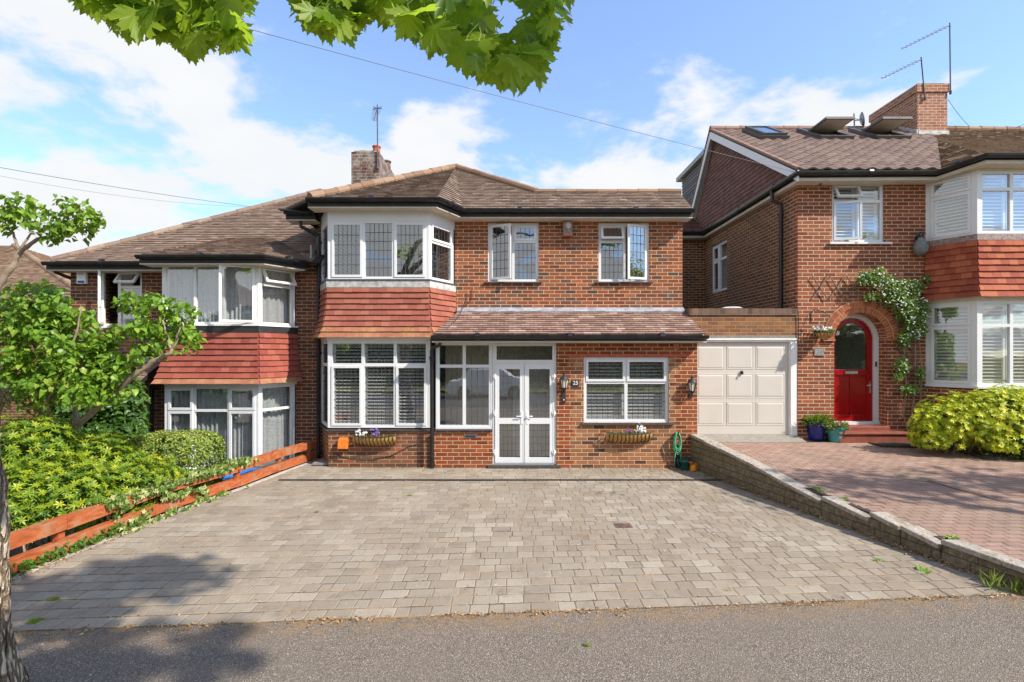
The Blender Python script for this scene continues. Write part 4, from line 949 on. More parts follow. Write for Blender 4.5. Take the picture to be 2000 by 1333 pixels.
o = thing('watering_can', G(1357, 922), 'small orange plastic watering can nearest the corner of the stone wall', 'watering can', 'watering cans')
c = G(1356, 922); c.y = 9.58; c.x = X_(1356, 9.58)-.02; m = MB(); m.lathe([(.06, 0), (.068, .02), (.06, .11), (.035, .13)], c, 16); m.build('body', 'orange_can', o, smooth=True)
m = MB(); m.tube([c+V((.055, 0, .02)), c+V((.09, -.01, .06)), c+V((.075, 0, .13)), c+V((.02, 0, .15))], .009, 8); m.build('handle', 'orange_can', o); m = MB(); m.tube([c+V((-.05, 0, .03)), c+V((-.06, -.03, .1)), c+V((-.055, -.04, .15))], [.016, .012, .01], 8); m.lathe([(.014, .15), (.04, .165), (.038, .178)], c+V((-.055, -.04, 0)), 12); m.build('spout', 'orange', o)
# ------------------------------------------------------------------ stone retaining wall
o = thing('retaining_wall', (4.1, 7.2, 0), 'low weathered stone retaining wall with stepped coping between the two driveways', 'garden wall')
m = MB(); segs = [(9.84, .655), (8.09, .445), (6.88, .237), (6.87, .300), (6.21, .215), (6.20, .300), (5.86, .235), (5.84, .255), (5.45, .185), (5.43, .245), (4.9, .235), (4.6, .235)]
cm_ = MB(); th = .17
fine = []
for (ya, za), (yb, zb) in zip(segs, segs[1:]):
    if abs(ya-yb) < .03: continue
    n = max(1, int((ya-yb)/.42))
    for i in range(n): fine.append((lerp(ya, yb, i/n), lerp(za, zb, i/n), lerp(ya, yb, (i+1)/n), lerp(za, zb, (i+1)/n)))
for (ya, za, yb, zb) in fine:
    xa, xb = xat(RE, ya), xat(RE, yb); j = random.uniform(-.008, .008); e = .004
    m.hexa([(xb, yb, -.15), (xb+th, yb, -.15), (xa+th, ya, -.15), (xa, ya, -.15), (xb, yb, zb-.055), (xb+th, yb, zb-.055), (xa+th, ya, za-.055), (xa, ya, za-.055)])
    o1, o2 = -.028+j, th+.02
    cm_.hexa([(xb+o1, yb+e, zb-.054), (xb+o2, yb+e, zb-.054), (xa+o2, ya-e, za-.054), (xa+o1, ya-e, za-.054), (xb+o1, yb+e, zb+j*.5), (xb+o2, yb+e, zb), (xa+o2, ya-e, za), (xa+o1, ya-e, za+j*.5)])
m.build('stonework', 'stone', o); cm_.build('coping', 'coping', o, bevel=.012)
# ------------------------------------------------------------------ LEFT HOUSE
hl = thing('semi_detached_house', (-6.5, YM, -.7), 'lower house on the left behind the shrubs, with net curtains in its tile-hung bay', 'house')
XLL = X_(138, YM); ZEL = Z_(514, 10.4); zg0 = -.75
bL = [V((-7.16, YM, 0)), V((-6.75, YB, 0)), V((-4.925, YB, 0)), V((-4.50, YM, 0))]
m = MB(); zc = Z_(524, YM)
wl = (X_(193, YM), Z_(638, YM), X_(277, YM), Z_(526, YM))
wall(m, (XLL, YM, zg0), (1, 0, 0), -7.16-XLL, zc-zg0+.1, [(wl[0]-XLL, wl[1]-zg0, wl[2]-XLL, wl[3]-zg0)])
m.build('wall', 'brick_left', hl); m = MB(); m.box(-4.52, YM+.0, zg0, XL-.001, YM+.28, zc+.35); m.build('party_wall', 'brick_left', hl)
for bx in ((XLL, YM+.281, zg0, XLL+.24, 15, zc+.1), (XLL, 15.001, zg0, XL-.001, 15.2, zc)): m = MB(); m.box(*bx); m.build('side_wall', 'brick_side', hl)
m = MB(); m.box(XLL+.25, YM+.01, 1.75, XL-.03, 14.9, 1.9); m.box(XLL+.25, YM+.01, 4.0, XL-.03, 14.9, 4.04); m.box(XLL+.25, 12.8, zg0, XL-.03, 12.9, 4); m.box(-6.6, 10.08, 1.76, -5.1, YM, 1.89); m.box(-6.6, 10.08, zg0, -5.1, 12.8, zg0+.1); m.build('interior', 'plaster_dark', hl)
fr = window(hl, (wl[0], YM+.03, wl[1]), (1, 0, 0), wl[2]-wl[0], wl[3]-wl[1], [(.8, [(1, 'o', 'L', 62)]), (1, [(.3, 'o', 'T', 38), (.7, 'f')])], mat='upvc_left', border=.03, sill=.06)
# bedroom curtain of that window
cu = MB()
for i in range(16):
    f = lambda k, z: V((wl[0]+.30+.012*k+.06*(wl[3]-z)/1.1*(k/16), YM+.28+.02*math.sin(k*1.4), z)); cu.face([f(i, wl[1]), f(i+1, wl[1]), f(i+1, wl[3]), f(i, wl[3])])
cu.build('curtain', 'curtain', fr)
u0, u1 = Z_(634, YB), Z_(516, YB)
window(hl, (-6.80, YB, u0), (1, 0, 0), 1.875, u1-u0, [(1, [(1, 'f')]), (.95, [(1, 'f')]), (1.1, [(1, 'o', 'R', 22)])], inside='curtain', mat='upvc_left', post=.03, fw=.024)
dR = bL[3]-bL[2]; dL = bL[1]-bL[0]
window(hl, (bL[2].x+.004, bL[2].y+.004, u0), dR, dR.length-.05, u1-u0, [(1, [(.32, 'o', 'T', 26), (.68, 'f')])], inside='curtain', mat='upvc_left', post=.03, fw=.024)
window(hl, (bL[0].x, bL[0].y, u0), dL, dL.length-.01, u1-u0, [(1, [(.32, 's'), (.68, 'f')])], inside='curtain', mat='upvc_left', fw=.024)
l0, l1 = Z_(915, YB), Z_(755, YB)
window(hl, (-6.75, YB, l0), (1, 0, 0), 1.825, l1-l0, [(.85, [(.29, 's'), (.71, 's')]), (1.15, [(.29, 'f'), (.71, 'f')]), (.9, [(.29, 's'), (.71, 's')])], inside='curtain', mat='upvc', post=.03, fw=.024)
window(hl, (bL[2].x+.004, bL[2].y+.004, l0), dR, dR.length-.05, l1-l0, [(1, [(.29, 'f'), (.71, 'f')])], inside='curtain', post=.03, fw=.024)
window(hl, (bL[0].x, bL[0].y, l0), dL, dL.length-.01, l1-l0, [(1, [(.29, 'f'), (.71, 'f')])], inside='curtain')
m = MB(); m.sweep(at(bL, 0), [(0, zg0), (0, l0-.04), (-.2, l0-.04), (-.2, zg0)]); m.build('bay_base', 'brick_left', hl)
m = MB(); m.sweep(at(bL, 0), [(-.1, l0-.04), (.04, l0-.04), (.04, l0-.001), (-.1, l0-.001)]); m.build('sill', 'upvc', hl)
m = MB(); m.sweep(at(bL, 0), [(-.1, u0-.03), (.05, u0-.03), (.05, u0-.001), (-.1, u0-.001)]); m.build('sill', 'upvc_left', hl)
m = MB(); m.sweep(at(bL, 0), [(-.1, u1+.001), (0, u1+.001), (0, Z_(499, YB)), (-.1, Z_(499, YB))]); m.build('head_board', 'cream', hl)
h0, h1 = Z_(750, 9.78), Z_(648, YB); pf = planf(bL, flare(h0, h1, .17))
m = MB(); hang(m, pf, h0+.108, h1); m.build('hung_tiles', 'hang_left', hl); m = MB(); hang(m, pf, h0, h0+.108); m.build('hung_tiles', 'hang_moss', hl)
m = MB(); m.sweep(at(bL, 0), [(.03, h1-.02), (.035, u0-.031), (-.02, u0-.031), (-.02, h1-.02)]); m.build('flashing', 'black_matt', hl)
m = MB(); m.sweep(at(bL, h0), [(.15, 0), (.15, .02), (-.1, .02), (-.1, 0)]); m.sweep(at(bL, 0), [(.005, h0+.02), (.005, h1), (-.02, h1), (-.02, h0+.02)]); m.sweep(at(bL, 0), [(.01, l1+.001), (.01, h0-.001), (-.1, h0-.001), (-.1, l1+.001)]); m.build('bay_lining', 'upvc', hl)
# roof
ZRL = ZEL+.02; lz = lambda y: ZRL+.7*(y-10.38)
xe = X_(100, 10.38); RY = 14.0; rl = V((-5.3, RY, lz(RY))); rr_ = V((-3.9, RY, lz(RY)))
A0 = V((xe, 10.38, ZRL)); A1 = V((-3.9, 10.38, ZRL)); 
m = MB(); tiles(m, [A0, V((XL-.0, 10.38, ZRL)), V((XL, RY, lz(RY))), rl], vref=A0, jit=.005, uj=.004)
tiles(m, [A0, rl, V((xe, 17.6, ZRL))], vref=A0, jit=.005)
bx0, bx1 = -7.0, -4.68; sl_ = .40; hy = 9.68+.7*.7/(.7-sl_); B0, B1 = V((bx0, 9.68, ZRL+.012)), V((bx1, 9.68, ZRL+.012)); zt3 = ZRL+.012+sl_*(hy-9.68)
T0, T1 = V((-6.3, hy, zt3)), V((-5.2, hy, zt3)); C1 = V((-4.14, 10.36, ZRL+.03)); C0 = V((-7.4, 10.36, ZRL+.03))
for pl, vr in (([B0, B1, T1, T0], B0), ([B1, C1, T1], B1), ([C0, B0, T0], B0)): tiles(m, pl, vref=vr, jit=.006, uj=.005)
rf = m.build('roof', 'tile_left', hl)
m = MB()
for pl in ([A0, A1, rr_, rl], [A0, rl, V((xe, 17.6, ZRL))], [V((xe, 17.6, ZRL)), rl, rr_, V((-3.9, 17.6, ZRL))]): slab(m, pl, .035)
for pl in ([B0, B1, T1, T0], [B1, C1, T1], [C0, B0, T0]): slab(m, [p-V((0, 0, .015)) for p in pl], .02)
m.build('roof_deck', 'black_matt', rf)
m = MB(); hipline(m, A0+V((0, 0, .02)), rl+V((0, 0, .02)), .075); hipline(m, rl, rr_+V((.1, 0, 0)), .085); m.build('hip_tiles', 'tile_left', rf)
eaves(hl, [(xe-.14, 10.42, ZEL), (-7.1, 10.42, ZEL)]); eaves(hl, [(bx0-.05, 9.68, ZEL+.0), (bx1, 9.68, ZEL), (-4.20, 10.42, ZEL)])
m = MB(); m.box(-4.14, 10.5, ZEL+.05, -4.11, 10.68, ZEL+.38); m.build('flashing', 'lead_pale', hl)
pipe(hl, [P(105, 522, 10.5), P(108, 532, 10.52), P(130, 541, 10.66), P(142, 545, 10.75)], .036, joints=False)
pipe(hl, [P(295, 745, 10.6), V((X_(295, 10.6), 10.6, zg0))], .05)
# small entrance canopy of left house
m = MB(); cz0, cz1 = Z_(750, 9.9), Z_(706, YM-.02); pc = [V((-8.6, 9.85, cz0)), V((-7.25, 9.85, cz0)), V((-7.25, YM-.02, cz1)), V((-8.6, YM-.02, cz1))]; tiles(m, pc); cn = m.build('canopy', 'tile_left', hl); m = MB(); slab(m, [p-V((0, 0, .03)) for p in pc], .06); m.build('canopy_deck', 'black_matt', cn)
m = MB(); m.box(-8.6, YM-.14, cz1-.02, -7.25, YM-.001, cz1+.11); m.build('flashing', 'lead', hl)
o = thing('alarm_box', (X_(163, YM), YM, Z_(556, YM)), 'white alarm box with blue band on the left house wall under the gutter', 'alarm box', 'alarm boxes')
m = MB(); m.box(X_(154.5, YM), YM-.07, Z_(555.5, YM), X_(172.5, YM), YM-.001, Z_(531, YM)); m.build('case', 'white', o, bevel=.012)
m = MB(); m.box(X_(157, YM), YM-.0725, Z_(554, YM), X_(170, YM), YM-.068, Z_(549.5, YM)); m.build('blue_band', 'blue', o)
m = MB(); m.box(X_(157, YM), YM-.0715, Z_(538, YM), X_(169, YM), YM-.068, Z_(537, YM)); m.box(X_(157, YM), YM-.0715, Z_(536, YM), X_(167, YM), YM-.068, Z_(535, YM)); m.box(X_(161, YM), YM-.0715, Z_(544, YM), X_(165, YM), YM-.068, Z_(543.3, YM)); m.build('small_print', 'lead', o)
# far left neighbour
o = thing('neighbour_house', (-17, 14, -1.2), 'distant house at the far left with a sandy tiled roof and black gutter', 'house')
ya = 14.0; za = Z_(590, ya); yb = 18.5; q0, q1 = V((-22, ya, za)), V((X_(139, ya)+.6, ya, za)); r0, r1 = V((-22, yb, Z_(480, yb))), V((X_(60, yb)+2.0, yb, Z_(480, yb)))
r1 = V((X_(30, yb), yb, Z_(481, yb))); q1 = V((-11.4, ya, za))
m = MB(); tiles(m, [q0, q1, r1, r0], h=.1, w=.165, jit=.006); tiles(m, [q1, V((-11.4, 23, za)), r1], jit=.006); rf = m.build('roof', 'tile_far', o); m = MB(); slab(m, [q0, q1, r1, r0], .05); slab(m, [q1, V((-11.4, 23, za)), r1], .05); m.build('roof_deck', 'black_matt', rf)
m = MB(); hipline(m, q1, r1, .1); m.build('hip_tiles', 'tile_far', rf)
m = MB(); m.box(-22, ya+.3, -1.2, -11.7, 22.8, za-.05); m.build('wall', 'brick_left', o); eaves(o, [(-22, ya, za-.02), (-11.35, ya, za-.02)])
# ------------------------------------------------------------------ RIGHT HOUSE
YR = 10.3; XS = X_(1558, YR); bf = .47
hr = thing('semi_detached_house', (8.5, YR, .45), 'red brick house on the right with arched red front door, brown roof and shuttered bay', 'house')
ZER = 5.72
bR = [V((X_(1808, YR), YR, 0)), V((8.74, 9.62, 0)), V((11.2, 9.62, 0)), V((11.62, YR, 0))]
m = MB(); x1 = bR[0].x
w1 = (X_(1625, YR), Z_(474, YR), X_(1727, YR), Z_(356, YR))
ACX, ARR, ZSP, DZ0 = X_(1681, YR), .535, Z_(663, YR), .80
dl, dr = ACX-ARR, ACX+ARR
wall(m, (XS, YR, 0), (1, 0, 0), x1-XS+.03, ZER-.1, [(w1[0]-XS, w1[1], w1[2]-XS, w1[3]), (dl-XS, 0, dr-XS, ZSP+ARR)], .3)
n = 24   # spandrels over the arch
for i in range(n):
    a0, a1 = math.pi*i/n, math.pi*(i+1)/n
    p0, p1 = (ACX+ARR*math.cos(a0), ZSP+ARR*math.sin(a0)), (ACX+ARR*math.cos(a1), ZSP+ARR*math.sin(a1)); zt_ = ZSP+ARR
    m.face([(p1[0], YR, p1[1]), (p0[0], YR, p0[1]), (p0[0], YR, zt_), (p1[0], YR, zt_)])
    m.face([(p0[0], YR, p0[1]), (p1[0], YR, p1[1]), (p1[0], YR+.3, p1[1]), (p0[0], YR+.3, p0[1])])
m.build('wall', 'brick_right', hr)
# side wall with window
m = MB(); YBk = 15.3; sw = (5.75/.42, 5.75/.39, Z_(574, 14.74), Z_(483, 14.74))
wall(m, (XS, YBk, 0), (0, -1, 0), YBk-YR-.3, ZER-.1, [(YBk-sw[1], sw[2], YBk-sw[0], sw[3])], .28)
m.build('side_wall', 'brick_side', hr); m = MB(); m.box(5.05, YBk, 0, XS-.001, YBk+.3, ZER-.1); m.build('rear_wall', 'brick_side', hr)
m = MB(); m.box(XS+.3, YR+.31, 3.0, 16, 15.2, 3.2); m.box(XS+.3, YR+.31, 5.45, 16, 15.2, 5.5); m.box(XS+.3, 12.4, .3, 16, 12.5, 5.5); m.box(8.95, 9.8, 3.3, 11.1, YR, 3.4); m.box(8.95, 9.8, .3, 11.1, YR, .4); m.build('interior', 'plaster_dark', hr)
window(hr, (XS+.03, sw[1], sw[2]), (0, -1, 0), sw[1]-sw[0], sw[3]-sw[2], [(.8, [(.33, 's'), (.67, 's')]), (1, [(.33, 'f'), (.67, 'f')])], inside='curtain', border=.03)
window(hr, (w1[0], YR+.03, w1[1]), (1, 0, 0), w1[2]-w1[0], w1[3]-w1[1], [(1.2, [(.30, 'o', 'T', 28), (.7, 'o', 'L', 15)]), (1, [(.30, 'f'), (.7, 'f')])], inside='shutter', border=.03, tilt=-30)
m = MB(); m.box(w1[0]-.07, YR-.06, w1[1]-.04, w1[2]+.12, YR+.03, w1[1]-.002); m.build('sill', 'upvc', hr)
u0, u1 = Z_(457, 9.62), Z_(334, 9.62); l0, l1 = Z_(755, 9.62), Z_(588, 9.62)
dR = bR[1]-bR[0]
for a, b, tl in ((u0, u1, -34), (l0, l1, -24)):
    window(hr, (bR[0].x, bR[0].y, a), dR, dR.length-.004, b-a, [(1, [(.28, 's'), (.72, 's')])], inside='shutter', post=.045, tilt=tl)
    window(hr, (bR[1].x, bR[1].y, a), (1, 0, 0), 2.46, b-a, [(1, [(.28, 'f'), (.72, 'f')]), (1, [(.28, 'f'), (.72, 'f')]), (1, [(.28, 's'), (.72, 's')]), (1, [(.28, 's'), (.72, 's')])], inside='shutter', post=.05, tilt=tl)
m = MB(); m.sweep(at(bR, 0), [(0, u1+.001), (0, ZER+.02), (-.1, ZER+.02), (-.1, u1+.001)]); m.sweep(at(bR, 0), [(.01, l1+.001), (.01, l1+.07), (-.1, l1+.07), (-.1, l1+.001)]); m.build('head_board', 'cream', hr)
m = MB(); m.sweep(at(bR, 0), [(0, .3), (0, l0-.04), (-.2, l0-.04), (-.2, .3)]); m.build('bay_base', 'brick_right', hr)
m = MB(); m.sweep(at(bR, 0), [(-.1, l0-.04), (.05, l0-.04), (.05, l0-.001), (-.1, l0-.001)]); m.build('sill', 'upvc', hr)
h0, h1 = l1+.07, u0-.10; pf = planf(bR, flare(h0, h1, .12)); m = MB(); hang(m, pf, h0, h1, g=.125); m.build('hung_tiles', 'hang_right', hr)
m = MB(); m.sweep(at(bR, 0), [(.03, h1-.02), (.02, u0-.001), (-.1, u0-.001), (-.1, h1-.02)]); m.build('flashing', 'weathered', hr)
m = MB(); m.sweep(at(bR, 0), [(.005, h0+.02), (.005, h1), (-.02, h1), (-.02, h0+.02)]); m.sweep(at(bR, h0), [(.10, 0), (.10, .02), (-.1, .02), (-.1, 0)]); m.build('bay_lining', 'cream', hr)
# arch voussoirs
m = MB(); mo = MB()
for (ra, rb, n, pr) in ((ARR, ARR+.112, 30, .012), (ARR+.118, ARR+.225, 38, .03)):
    for i in range(n):
        g_ = .075; a0, a1 = math.pi*(i+g_)/n, math.pi*(i+1-g_)/n; j = random.uniform(-.003, .003)
        f = lambda r_, a, y: V((ACX+r_*math.cos(a), y, ZSP+r_*math.sin(a)))
        m.hexa([f(ra, a0, YR-pr-j), f(rb, a0, YR-pr-j), f(rb, a0, YR+.02), f(ra, a0, YR+.02), f(ra, a1, YR-pr-j), f(rb, a1, YR-pr-j), f(rb, a1, YR+.02), f(ra, a1, YR+.02)])
    for i in range(24):
        a0, a1 = math.pi*i/24, math.pi*(i+1)/24; rb2 = rb+.008; ra2 = ra-.006 if ra > ARR else ra
        mo.hexa([f(ra2, a0, YR-pr+.006), f(rb2, a0, YR-pr+.006), f(rb2, a0, YR+.01), f(ra2, a0, YR+.01), f(ra2, a1, YR-pr+.006), f(rb2, a1, YR-pr+.006), f(rb2, a1, YR+.01), f(ra2, a1, YR+.01)])
ar = m.build('arch', 'voussoir', hr); mo.build('arch_mortar', 'mortar', ar)
m = MB()
for a, b in ((dl-.24, dl+.0), (dr, dr+.24)): m.box(a, YR-.045, ZSP-.035, b, YR+.01, ZSP-.004)
m.build('impost', 'terracotta', hr)
# red door in white arched frame
YD = 10.6; fo, fi = ARR, ARR-.09; zz0 = DZ0
def archring(mb, r0, r1, y0, y1, zb, n=24, cx=ACX):
    pts = [(cx+r0, zb)]+[(cx+r0*math.cos(math.pi*i/n), ZSP+r0*math.sin(math.pi*i/n)) for i in range(n+1)]+[(cx-r0, zb)]
    qts = [(cx+r1, zb)]+[(cx+r1*math.cos(math.pi*i/n), ZSP+r1*math.sin(math.pi*i/n)) for i in range(n+1)]+[(cx-r1, zb)]
    for i in range(len(pts)-1):
        a, b, c, d = pts[i], pts[i+1], qts[i+1], qts[i]
        if abs(a[0]-b[0])+abs(a[1]-b[1]) < 1e-6: continue
        mb.hexa([(a[0], y0, a[1]), (d[0], y0, d[1]), (d[0], y1, d[1]), (a[0], y1, a[1]), (b[0], y0, b[1]), (c[0], y0, c[1]), (c[0], y1, c[1]), (b[0], y1, b[1])])
m = MB(); archring(m, fi, fo, YD-.06, YD+.08, zz0); m.box(dl, YD-.10, zz0-.06, dr, YD+.08, zz0); df = m.build('door_frame', 'upvc', hr)
m = MB(); m.box(dr-.075, YD-.075, 1.93, dr-.045, YD-.06, 2.03); m.build('doorbell', 'black_matt', df)
m = MB(); rd = fi-.004; zl = Z_(722, YD); archring(m, rd-.11, rd, YD-.01, YD+.04, zl)
m.box(ACX-rd, YD-.01, zz0+.004, ACX-rd+.115, YD+.04, zl); m.box(ACX+rd-.115, YD-.01, zz0+.004, ACX+rd, YD+.04, zl)
m.box(ACX-rd+.115, YD-.01, zz0+.004, ACX+rd-.115, YD+.04, zz0+.13); m.box(ACX-rd+.11, YD-.01, zl-.12, ACX+rd-.11, YD+.04, zl)
for k in (-1, 0, 1): m.box(ACX+k*.14-.018+(k*.02), YD-.01, zz0+.13, ACX+k*.14+.018+(k*.02), YD+.04, zl-.12) if k == 0 else None
m.box(ACX-rd+.1, YD+.012, zz0+.1, ACX+rd-.1, YD+.03, zl-.1)
door = m.build('door', 'red_paint', hr, bevel=.004)
m = MB(); pts = [(ACX+(rd-.11), zl)]+[(ACX+(rd-.11)*math.cos(math.pi*i/20), ZSP+(rd-.11)*math.sin(math.pi*i/20)) for i in range(21)]+[(ACX-(rd-.11), zl)]
m.face([(x, YD+.01, z) for x, z in pts]); m.build('fanlight', 'glass', door)
m = MB()
for k in range(3): m.tube([(ACX-.1+.05*k+.05*math.sin(t_), YD+.008, ZSP+.05+.03*t_) for t_ in (0, 1, 2, 3)], .003, 5)
m.build('leaded_motif', 'lead', door)
m = MB(); m.box(ACX-.13, YD-.022, zl-.09, ACX+.13, YD-.01, zl-.035); m.build('letter_plate', 'chrome', door)
m = MB(); hx = ACX+rd-.06; m.box(hx-.02, YD-.025, 1.38, hx+.02, YD-.01, 1.62); m.tube([(hx, YD-.03, 1.55), (hx, YD-.06, 1.55), (hx-.09, YD-.06, 1.54)], .01, 8); m.build('handle', 'chrome', door)
m = MB(); m.box(dl, 10.22, .3, dr, YD+.1, zz0-.06); m.box(dl-.10, 9.98, .3, dr+.22, 10.219, .62); m.box(dl-.13, 9.95, .6205, dr+.25, 10.27, .66); m.build('doorstep', 'red_tile', hr, bevel=.01)
# gable tile-hanging and barge
AY, AZ = 14.4, Z_(255, 14.4); FY, FZ = 9.98, 5.78; BY, BZ = 16.6, 5.9
gx = XS-.02
m = MB(); tiles(m, [V((gx, 10.12, ZER+.02)), V((gx, AY, AZ-.12)), V((gx, 16.3, ZER+.02))], w=.165, h=.105, lift=.014, jit=.002)
gb = m.build('gable', 'hang_gable', hr); m = MB(); m.mesh([(gx+.03, 10.12, ZER-.1), (gx+.03, AY, AZ-.1), (gx+.03, 16.5, ZER-.1), (gx+.2, 10.12, ZER-.1), (gx+.2, AY, AZ-.1), (gx+.2, 16.5, ZER-.1)], [(0, 1, 2), (5, 4, 3), (0, 3, 4, 1), (1, 4, 5, 2)]); m.build('gable_backing', 'black_matt', gb)
ox = gx-.16
m = MB()
def barge(a, b, w):
    a, b = V(a), V(b); m.hexa([a, a+V((.03, 0, 0)), b+V((.03, 0, 0)), b, a+V((0, 0, w)), a+V((.03, 0, w)), b+V((.03, 0, w)), b+V((0, 0, w))])
barge((ox, FY, FZ-.22), (ox, AY, AZ-.24), .22); barge((ox, AY, AZ-.24), (ox, BY, BZ-.24), .22)
m.hexa([V((ox+.03, FY, FZ-.06)), V((gx+.05, FY, FZ-.06)), V((gx+.05, AY, AZ-.08)), V((ox+.03, AY, AZ-.08)), V((ox+.03, FY, FZ-.03)), V((gx+.05, FY, FZ-.03)), V((gx+.05, AY, AZ-.05)), V((ox+.03, AY, AZ-.05))])
m.hexa([V((ox+.03, AY, AZ-.08)), V((gx+.05, AY, AZ-.08)), V((gx+.05, BY, BZ-.1)), V((ox+.03, BY, BZ-.1)), V((ox+.03, AY, AZ-.05)), V((gx+.05, AY, AZ-.05)), V((gx+.05, BY, BZ-.07)), V((ox+.03, BY, BZ-.07))])
m.build('barge_board', 'upvc', hr)
# roof: corrugated concrete tiles
rs = (AZ-FZ)/(AY-FY); rzz = lambda y: FZ+rs*(y-FY)
XW = 16.0
D1 = V((X_(1800, 13.2)*1, 13.3, rzz(13.3)))
P1, P2 = V((ox, FY, FZ)), V((8.35, FY, FZ)); P3, P4 = V((11.7, AY, AZ)), V((ox, AY, AZ)); PM = V((10.7, 12.9, rzz(12.9)))
m = MB(); tiles(m, [P1, P2, PM, P3, P4], w=.29, h=.31, lift=.010, wave=.040, sub=6, vref=P1, jit=.003)
rf = m.build('roof', 'tile_brown', hr)
m = MB(); tiles(m, [PM, V((XW, 12.9, rzz(12.9))), V((XW, AY, AZ)), P3], vref=P1, jit=.01, uj=.01)
by = 9.35; s2 = (rzz(12.9)-5.84)/(12.9-by); Q0, Q1 = V((8.66, by, 5.84)), V((11.4, by, 5.84))
tiles(m, [P2, Q0, PM], vref=Q0, jit=.01, uj=.01); tiles(m, [Q0, V((XW, by, 5.84)), V((XW, 12.9, rzz(12.9))), PM], vref=Q0, jit=.01, uj=.01)
m.build('old_roof', 'tile_old', hr, label='mossy older plain tiles over the bay')
m = MB()
for pl in ([P1, P2, PM, P3, P4], [PM, V((XW, 12.9, rzz(12.9))), V((XW, AY, AZ)), P3], [P2, Q0, PM], [Q0, V((XW, by, 5.84)), V((XW, 12.9, rzz(12.9))), PM], [P4, V((XW, AY, AZ)), V((XW, BY+2, BZ-2)), V((ox, BY+2, BZ-2.2))]): slab(m, pl, .03)
m.build('roof_deck', 'black_matt', rf)
m = MB(); hipline(m, P4+V((0, 0, .03)), P3+V((0, 0, .03)), .09, .4); m.build('ridge_tiles', 'hip_brown', rf)
m = MB(); hipline(m, P3+V((0, 0, .03)), V((XW, AY, AZ-.02)), .1, .35); m.build('ridge_tiles', 'hip', rf)
m = MB(); m.hexa([V((ox-.02, FY, FZ)), V((ox+.06, FY, FZ)), V((ox+.06, AY, AZ)), V((ox-.02, AY, AZ)), V((ox-.02, FY, FZ+.06)), V((ox+.06, FY, FZ+.06)), V((ox+.06, AY, AZ+.06)), V((ox-.02, AY, AZ+.06))])
m.hexa([V((ox-.02, AY, AZ)), V((ox+.06, AY, AZ)), V((ox+.06, BY, BZ)), V((ox-.02, BY, BZ)), V((ox-.02, AY, AZ+.06)), V((ox+.06, AY, AZ+.06)), V((ox+.06, BY, BZ+.06)), V((ox-.02, BY, BZ+.06))]); m.build('verge', 'hip_brown', rf)
# rear little hip and wing
m = MB(); k0, k1, k2 = V((4.9, YBk-.25, ZER+.02)), V((XS-.02, YBk-.25, ZER+.02)), V((XS-.02, 16.3, ZER+.8)); tiles(m, [k0, k1, k2, V((5.2, 16.3, ZER+.8))]); m.build('wing_roof', 'hang_gable', hr)
m = MB(); m.box(6.0, 14.9, 6.6, 15, 18, 8.28); m.build('dormer', 'slate', hr)
m = MB()
for k in range(14): m.hexa([(5.97, 14.9, 6.7+k*.11), (6.0, 14.9, 6.7+k*.11), (6.0, 18, 6.7+k*.11), (5.97, 18, 6.7+k*.11), (5.99, 14.9, 6.81+k*.11), (6.0, 14.9, 6.81+k*.11), (6.0, 18, 6.81+k*.11), (5.99, 18, 6.81+k*.11)])
m.build('dormer_slates', 'slate', hr); m = MB(); m.box(5.85, 14.75, 8.28, 15, 18.25, 8.42); m.build('dormer_roof', 'lead', hr)
eaves(hr, [(4.9, YBk-.3, ZER), (XS-.13, YBk-.3, ZER), (XS-.13, 10.02, ZER), (8.30, 10.02, ZER+.02), (8.66, 9.36, ZER+.10), (11.4, 9.36, ZER+.10)], fas=.08, cream=.06)
pc_ = P(1527, 360, 0); xq = XS-.05
pipe(hr, [V((XS-.19, 10.95, ZER-.05)), V((XS-.18, 10.95, ZER-.25)), V((XS-.06, 10.85, ZER-.36)), V((XS-.055, 10.85, ZER-.45)), V((XS-.055, 10.85, 3.05))], .038)
chr_ = chimney(hr, 10.85, 11.65, 13.7, 15.5, 7.6, 9.40, 'brick_chimr', [(11.12, 14.0, .12, .07, 'terracotta'), (11.12, 14.45, .12, .07, 'metal_rust'), (11.12, 14.9, .12, .06, 'metal_rust'), (11.12, 15.25, .12, .06, 'terracotta')], .03)
m = MB(); m.box(10.83, 13.66, rzz(13.7)-.1, 11.67, 13.70, rzz(13.7)+.1); m.hexa([(10.8, 13.66, rzz(13.7)-.05), (10.849, 13.66, rzz(13.7)-.05), (10.849, 14.4, AZ), (10.8, 14.4, AZ), (10.8, 13.66, rzz(13.7)+.12), (10.849, 13.66, rzz(13.7)+.12), (10.849, 14.4, AZ+.12), (10.8, 14.4, AZ+.12)]); m.build('chimney_flashing', 'lead_pale', chr_)
